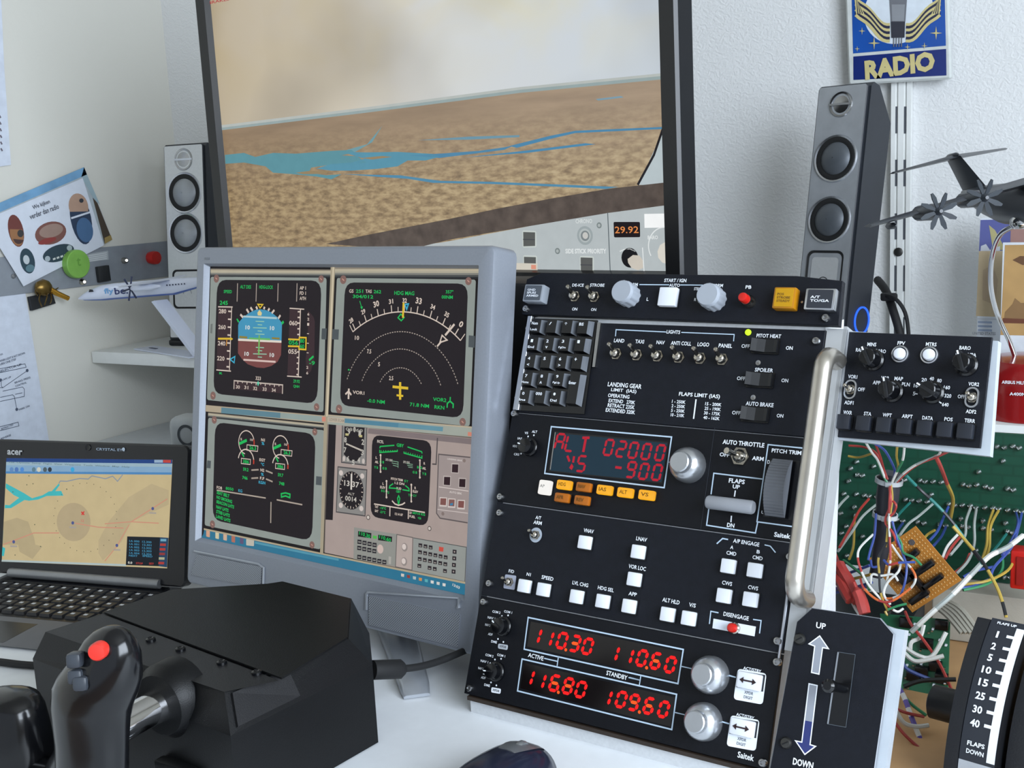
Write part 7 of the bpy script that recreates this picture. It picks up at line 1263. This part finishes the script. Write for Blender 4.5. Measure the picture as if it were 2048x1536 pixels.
vL.Ls(mp_, [(415, 372), (425, 356), (470, 358), (560, 338), (620, 342), (645, 320), (740, 340), (790, 322), (824, 358), (860, 312)], 6, em('86909a'), zz + .0003); 
for pts in ([(528, 650), (690, 678), (866, 684)], [(735, 654), (920, 640), (1112, 650)], [(920, 640), (1172, 480)], [(26, 800), (240, 718), (416, 718)], [(905, 660), (820, 810), (735, 915)]): vL.Ls(mp_, pts, 6, em('c48c74'), zz + .0003)
for x, y in ((512, 648), (1070, 548), (100, 780), (820, 805)): mp_.disc(vL(x, y), vL.dx(x, y, 10), zz + .0004, em('4a5488'), 8); vL.Ls(mp_, [(x - 24, y + 30), (x + 24, y + 32)], 9, em('a29a90'), zz + .0004)
vL.Ls(mp_, [(572, 570), (592, 592)], 8, em('c83a34'), zz + .0004); vL.Ls(mp_, [(592, 568), (574, 592)], 8, em('c83a34'), zz + .0004); vL.T(mp_, '12', 580, 632, 18, 20, em('c87064'), zz + .0004)
for i in range(28):
    a = 2 * PI * i / 28 - .4; mp_.disc(vL(600 + 220 * math.cos(a), 610 + 240 * math.sin(a)), .0006, zz + .0005, em('5c5a4c'), 6)
for x, y in ((207, 320), (235, 375), (192, 382), (95, 432), (247, 660), (288, 812), (110, 872), (470, 412)): mp_.disc(vL(x, y), .0008, zz + .0005, em('4c5a44'), 6)
mp_.poly(vL.pts([(892, 742), (1120, 748), (1112, 950), (882, 942)]), zz + .0004, em('161c22')); mp_.poly(vL.pts([(1120, 748), (1180, 752), (1170, 958), (1112, 950)]), zz + .0004, em('26405c'))
for i in range(5): vL.T(mp_, '1A 00%d  12.30%d' % (i, i), 985, 778 + 21 * i, 14, 155, em('3f86a8'), zz + .0007)
vL.T(mp_, 'NEXT', 935, 877, 13, 60, em('3f86a8'), zz + .0007); vL.T(mp_, 'SPEED', 1034, 880, 13, 70, em('3f86a8'), zz + .0007); vL.T(mp_, '0.0', 913, 925, 16, 30, em('d8d8d0'), zz + .0007); vL.T(mp_, 'STOP', 978, 930, 13, 48, em('b83a34'), zz + .0007); vL.T(mp_, 'SET', 1062, 932, 13, 34, em('b83a34'), zz + .0007)
for i in range(6): x, y = 1146 - 3 * i, 768 + 32 * i; mp_.poly(vL.pts([(x - 20, y - 9), (x + 20, y - 8), (x + 19, y + 9), (x - 21, y + 8)]), zz + .0007, em(('6aa0b8', 'a83a34', 'a83a34', '8a3838', 'a8a888', 'a83a34')[i])); 
mp_.poly(vL.pts([(16, 905), (885, 936), (884, 950), (14, 918)]), zz + .0002, em('a8b8b8'))
mp_.build('map_picture', sc_, lp.M)
mb = MB(); vL.T(mb, 'acer', 108, 157, 34, 106, pr('a9abad'), .0012, .03); vL.T(mb, 'CRYSTAL EYE', 775, 136, 18, 200, pr('8a98a8'), .0012); mb.disc(vL(866, 135), .0022, .0012, pr('b0bcc8'), 12); mb.build('lettering', lid, lp.M)['kind'] = 'stuff'
mb = MB(); mb.lathe((*vL(617, 122), .0), [(.004, 0), (.0038, .0012), (.002, .0006)], 'gloss_black', 16); mb.build('webcam', lid, lp.M)
DZ = min(.030, hin.z - DESK - .004); print('DZ', hin.z - DESK)
mb = MB(); mb.bx((-.130, -.185, .003), (.130, .012, DZ), 'lap_deck', .004); base_ = mb.build('base', lap, LM)
mb = MB(); mb.bx((-.118, -.016, DZ), (.118, .004, DZ + .003), 'lap_black', .001); mb.build('hinge_cover', base_, LM)
mb = MB(); mb.lathe((-.11, -.004, DZ + .009), [(.0055, 0), (.006, .003), (.006, .217), (.0055, .22)], mat('hinge_silver', '8a8c8e', .35, .6), 16, Matrix.Rotation(PI / 2, 3, 'Y')); mb.build('hinge_bar', base_, LM)
mb = MB(); mb.bx((-.124, -.112, DZ - .0005), (.124, -.018, DZ + .0006), 'lap_black'); mb.build('keyboard_tray', base_, LM)
lk = None; KT = MB()
for r_ in range(5):
    for c in range(14):
        w_ = .0148; x = -.1145 + c * .0176 + (0, .002, .004, .001, 0)[r_]; y = -.027 - r_ * .0176
        if x > .119: continue
        K_ = LM @ TR(x, y, DZ + .0006)
        if lk is None:
            m_ = MB(); m_.loft([[(a * w_ / 2, b * w_ / 2, 0) for a, b in ((-1, -1), (1, -1), (1, 1), (-1, 1))], [(a * w_ * .43, b * w_ * .43, .0032) for a, b in ((-1, -1), (1, -1), (1, 1), (-1, 1))]], 'lap_key', True, False); lk = m_.build('key', base_, K_)
        else: dup(lk, base_, K_)
        KT.box((x - .002, y + .001, DZ + .004), (.0045, .0038, .0002), pr('c4c8cc'))
KT.build('key_legends', base_, LM)['kind'] = 'stuff'
mb = MB(); mb.bx((-.035, -.178, DZ), (.035, -.125, DZ + .0005), 'lap_black'); mb.build('touchpad', base_, LM)
# ------------------------------------------------------------------ grey device and black box behind
c_ = at_y(372, 858, 1.04); dv = thing('router_box', 'grey rounded box with dark ring emblem behind the laptop', 'box', Matrix.Translation((c_.x, 1.04, DESK)) @ ZR(8)); tz = at_y(366, 836, 1.04).z - DESK
mb = MB(); mb.box((0, .02, tz / 2), (.062, .04, tz), mat('pale_grey', '9ea3a6', .45), None, .012, 4); mb.build('body', dv)
mb = MB(); mb.arc((0, 0), .012, 0, 360, .0035, .0005, pr('3a4046'), 28); mb.text('Modem', (0, -.021), .0045, .0005, pr('5a6066'), .024); mb.build('emblem', dv, WM[dv.name] @ TR(0, -.0002, tz - .022) @ Matrix.Rotation(PI / 2, 4, 'X'))
bp = at_y(1045, 562, 1.02); mb = MB(); bm_ = Matrix.Translation((bp.x - .02, 1.01, DESK + .0005)) @ ZR(-5); mb.bx((-.06, 0, 0), (.10, .06, bp.z - DESK), 'satin_black', .006); tag(mb.build('black_box', None, bm_), 'tall black box in the gap between monitor and instrument rack', 'box')
# ------------------------------------------------------------------ flight yoke
zT, zC = CAMZ - .37, CAMZ - .397
TOP = [(-.611, .600), (-.587, .720), (-.643, .797), (-.734, .809), (-.826, .707), (-.845, .628)]
OUT = [(-.597, .588), (-.576, .735), (-.620, .790), (-.738, .828), (-.843, .715), (-.864, .626)]
yk = thing('flight_yoke', 'black flight simulator yoke with red button on the grip', 'flight yoke', (-.72, .70, DESK))
mb = MB(); rings = [[(x, y, DESK + .0015) for x, y in OUT], [(x, y, zC - .032) for x, y in OUT], [(x, y, zC) for x, y in OUT], [(x, y, zT) for x, y in TOP]]
mat('yoke_black', '090a0c', .42, vary=.08, spec=.28, bump=.12, bscale=1200); mat('yoke_top', '1a1a1c', .42, spec=.35, vary=.06, bump=.1, bscale=1200)
mb.loft(rings, 'yoke_black', True, False); hs = mb.build('housing', yk, IDM)
def yt(x, y): p = at_z(x / 2.6256, 1140 + y / 2.6256, zT + .0008); return p
mb = MB(); P = [yt(545, 228), yt(1480, 575), yt(1825, 362), yt(1838, 165), yt(1478, 75), yt(905, 110)]; mb.add(P + [p + Vector((0, 0, .0015)) for p in P], [[6 + i for i in range(6)]] + [(i, (i + 1) % 6, 6 + (i + 1) % 6, 6 + i) for i in range(6)], 'yoke_black'); mb.build('top_cover', hs, IDM)
mb = MB(); P = [yt(240, 325), yt(545, 232), yt(1465, 580), yt(1178, 640)]; mb.add(P, [(0, 1, 2, 3)], 'yoke_top'); mb.build('front_ledge', hs, IDM)
for x, y in ((792, 372), (948, 422), (1165, 492), (1348, 545)): mb = MB(); mb.lathe(yt(x, y), [(.0042, 0), (.0040, .002), (.0024, .0030), (.0012, .0022)], 'gloss_black', 14); mb.build('screw', hs, IDM)
mb = MB(); q = [Vector((*a, zz_)) for a, zz_ in ((TOP[0], zT), (OUT[0], zC))]; e = [Vector((*TOP[1], zT)), Vector((*OUT[1], zC))]; nn_ = (e[0] - q[0]).cross(q[1] - q[0]).normalized(); nn_ = nn_ if nn_.z > 0 else -nn_
P = [q[0].lerp(q[1], .1).lerp(e[0].lerp(e[1], .1), .04), q[0].lerp(q[1], .88).lerp(e[0].lerp(e[1], .88), .04), q[0].lerp(q[1], .88).lerp(e[0].lerp(e[1], .88), .46), q[0].lerp(q[1], .1).lerp(e[0].lerp(e[1], .1), .46)]; mb.add([p + nn_ * .0032 for p in P] + P, [(0, 1, 2, 3), (0, 4, 5, 1), (1, 5, 6, 2), (2, 6, 7, 3), (3, 7, 4, 0)], 'yoke_top'); mb.build('label_plate', hs, IDM)
# shaft, hub and grips
YG = .52
hub = at_y(150, 1500, YG); mb = MB(); mb.cyl(hub, Vector((hub.x + .012, .612, hub.z + .006)), .013, 'chrome', 24); mb.build('shaft', yk, IDM)
mb = MB(); c_ = Vector((hub.x + .012, .606, hub.z + .006)); mb.lathe(c_, [(.030, .010), (.030, -.008), (.024, -.016), (.014, -.016)], 'yoke_black', 28, Matrix.Rotation(-PI / 2, 3, 'X')); mb.build('shaft_collar', hs, IDM)
def grip(name, rows, Y, parent, dy=.72):
    rings = []
    for y, a, b in rows:
        A_, B_ = at_y(a / 2.6256, 1140 + y / 2.6256, Y), at_y(b / 2.6256, 1140 + y / 2.6256, Y); c = (A_ + B_) / 2; hx = (B_ - A_) / 2 * .88; hx.z = 0; dp = Vector((-hx.y, hx.x, 0)) * dy; rings.append([c + hx * math.cos(t) + dp * math.sin(t) for t in [2 * PI * i / 20 for i in range(20)]])
    mb = MB(); mb.loft(rings, mat('grip_black', '101114', .18, vary=.05)); return mb.build(name, parent, IDM, 60)
G1 = [(298, 585, 600), (305, 545, 640), (330, 500, 675), (370, 460, 702), (430, 428, 722), (500, 378, 724), (560, 335, 722), (620, 310, 708), (700, 300, 675), (780, 304, 658), (900, 318, 652), (1040, 322, 650), (1200, 318, 640), (1330, 330, 620)]
g1 = grip('right_grip', G1, .50, yk)
g2 = grip('left_grip', [(640, 60, 80), (648, -30, 140), (665, -90, 180), (720, -120, 205), (800, -125, 225), (900, -120, 245), (1040, -110, 262), (1110, -105, 262)], .54, yk)
mb = MB(); A_ = at_y(60 / 2.6256, 1140 + 1090 / 2.6256, .54); B_ = at_y(480 / 2.6256, 1140 + 1180 / 2.6256, .51); mb.tube([A_, (A_ + B_) / 2 + Vector((0, .01, 0)), B_], .016, 'grip_black', 14, 6); mb.tube([hub + Vector((0, .004, 0)), (A_ + B_) / 2 + Vector((0, .01, 0))], .015, 'grip_black', 14); mb.build('cross_bar', yk, IDM)
def gf(x, y, Y): return at_y(x / 2.6256, 1140 + y / 2.6256, Y)
toC = (-AF).normalized(); RC = toC.to_track_quat('Z', 'Y').to_matrix()
mb = MB(); mb.lathe(gf(512, 428, .4815), [(.0060, -.006), (.0060, .001), (.0050, .003), (.002, .0036)], mat('red_button', 'e0372c', .35), 22, RC); mb.build('red_button', g1, IDM)
for x, y in ((405, 555), (432, 590), (398, 470)): mb = MB(); mb.box(gf(x, y, .480), (.010, .010, .012), mat('switch_grey', '3a3f46', .3), RC, .0025); mb.build('rocker_switch', g1, IDM)
mb = MB(); c_ = Vector((-.705, .594, DESK + .022)); mb.box(c_, (.05, .012, .03), 'yoke_black', None, .003); bk_ = mb.build('clamp_bracket', hs, IDM)
cpx = at_y(360, 1512, .594); cpx.z = DESK + .018; bk_.location = (cpx - c_)
for dx in (-.018, .008): mb = MB(); mb.lathe(cpx + Vector((dx, -.007, .004)), [(.0042, 0), (.004, .002), (.002, .003)], 'chrome', 14, Matrix.Rotation(PI / 2, 3, 'X')); mb.build('bracket_screw', hs, IDM)
mb = MB(); P = [at_y(x, y, Y) for x, y, Y in ((745, 1340, .752), (800, 1338, .775), (845, 1332, .80), (890, 1318, .83), (950, 1292, .87))]; mb.tube(P, .0032, 'rubber', 10, 6); mb.tube(P[:2] + [P[1].lerp(P[2], .1)], [.0085, .0085, .0062], 'rubber', 14); tag(mb.build('yoke_cable'), 'black cable with thick plug leaving the yoke side', 'cable')
mb = MB(); P = [at_z(x, y, DESK + .0045) for x, y in ((-60, 1318), (0, 1324), (40, 1329), (85, 1332))]; mb.tube(P, .004, 'rubber', 8, 4); tag(mb.build('desk_cable'), 'black cable lying on the desk in front of the laptop', 'cable')
# ------------------------------------------------------------------ mouse
MM = Matrix.Translation(tuple(at_z(998, 1600, DESK))) @ ZR(-8); ms = thing('computer_mouse', 'black computer mouse with silver scroll wheel panel on the desk', 'mouse', MM)
rings = []
for t in range(13):
    u = -1 + 2 * t / 12; s_ = math.sqrt(max(0, 1 - abs(u) ** 2.6)); y = u * .058; hw = .031 * max(.05, s_ ** .8) * (1 - .08 * math.cos(u * 2)); hh = .036 * max(.06, s_ ** .75) * (1 - .12 * u)
    rings.append([(hw * math.copysign(abs(math.cos(a)) ** .75, math.cos(a)), y, .001 + hh * max(0, math.sin(a)) ** .9) for a in [PI * i / 14 for i in range(15)]])
mb = MB(); mb.loft(rings, mat('mouse_dark', '1c2030', .2, vary=.05), True); mb.build('shell', ms, MM)
mb = MB()
R_ = []
for t in range(7):
    y = .012 + .040 * t / 6; u = y / .058; s_ = math.sqrt(max(0, 1 - abs(u) ** 2.6)); hh = .036 * s_ ** .75 * (1 - .12 * u) + .0016; w_ = .008 + .004 * math.sin(PI * t / 6); R_.append([(-w_, y, hh - .0012), (-w_ * .5, y, hh), (w_ * .5, y, hh), (w_, y, hh - .0012), (0, y, hh - .004)])
mb.loft(R_, mat('mouse_silver', '8c8f92', .3, .6), True); mb.build('silver_panel', ms, MM)
mb = MB(); mb.lathe((-.003, .030, .0270), [(.007, 0), (.008, .0015), (.008, .0045), (.007, .006)], 'mouse_silver', 20, Matrix.Rotation(PI / 2, 3, 'Y')); mb.build('scroll_wheel', ms, MM)
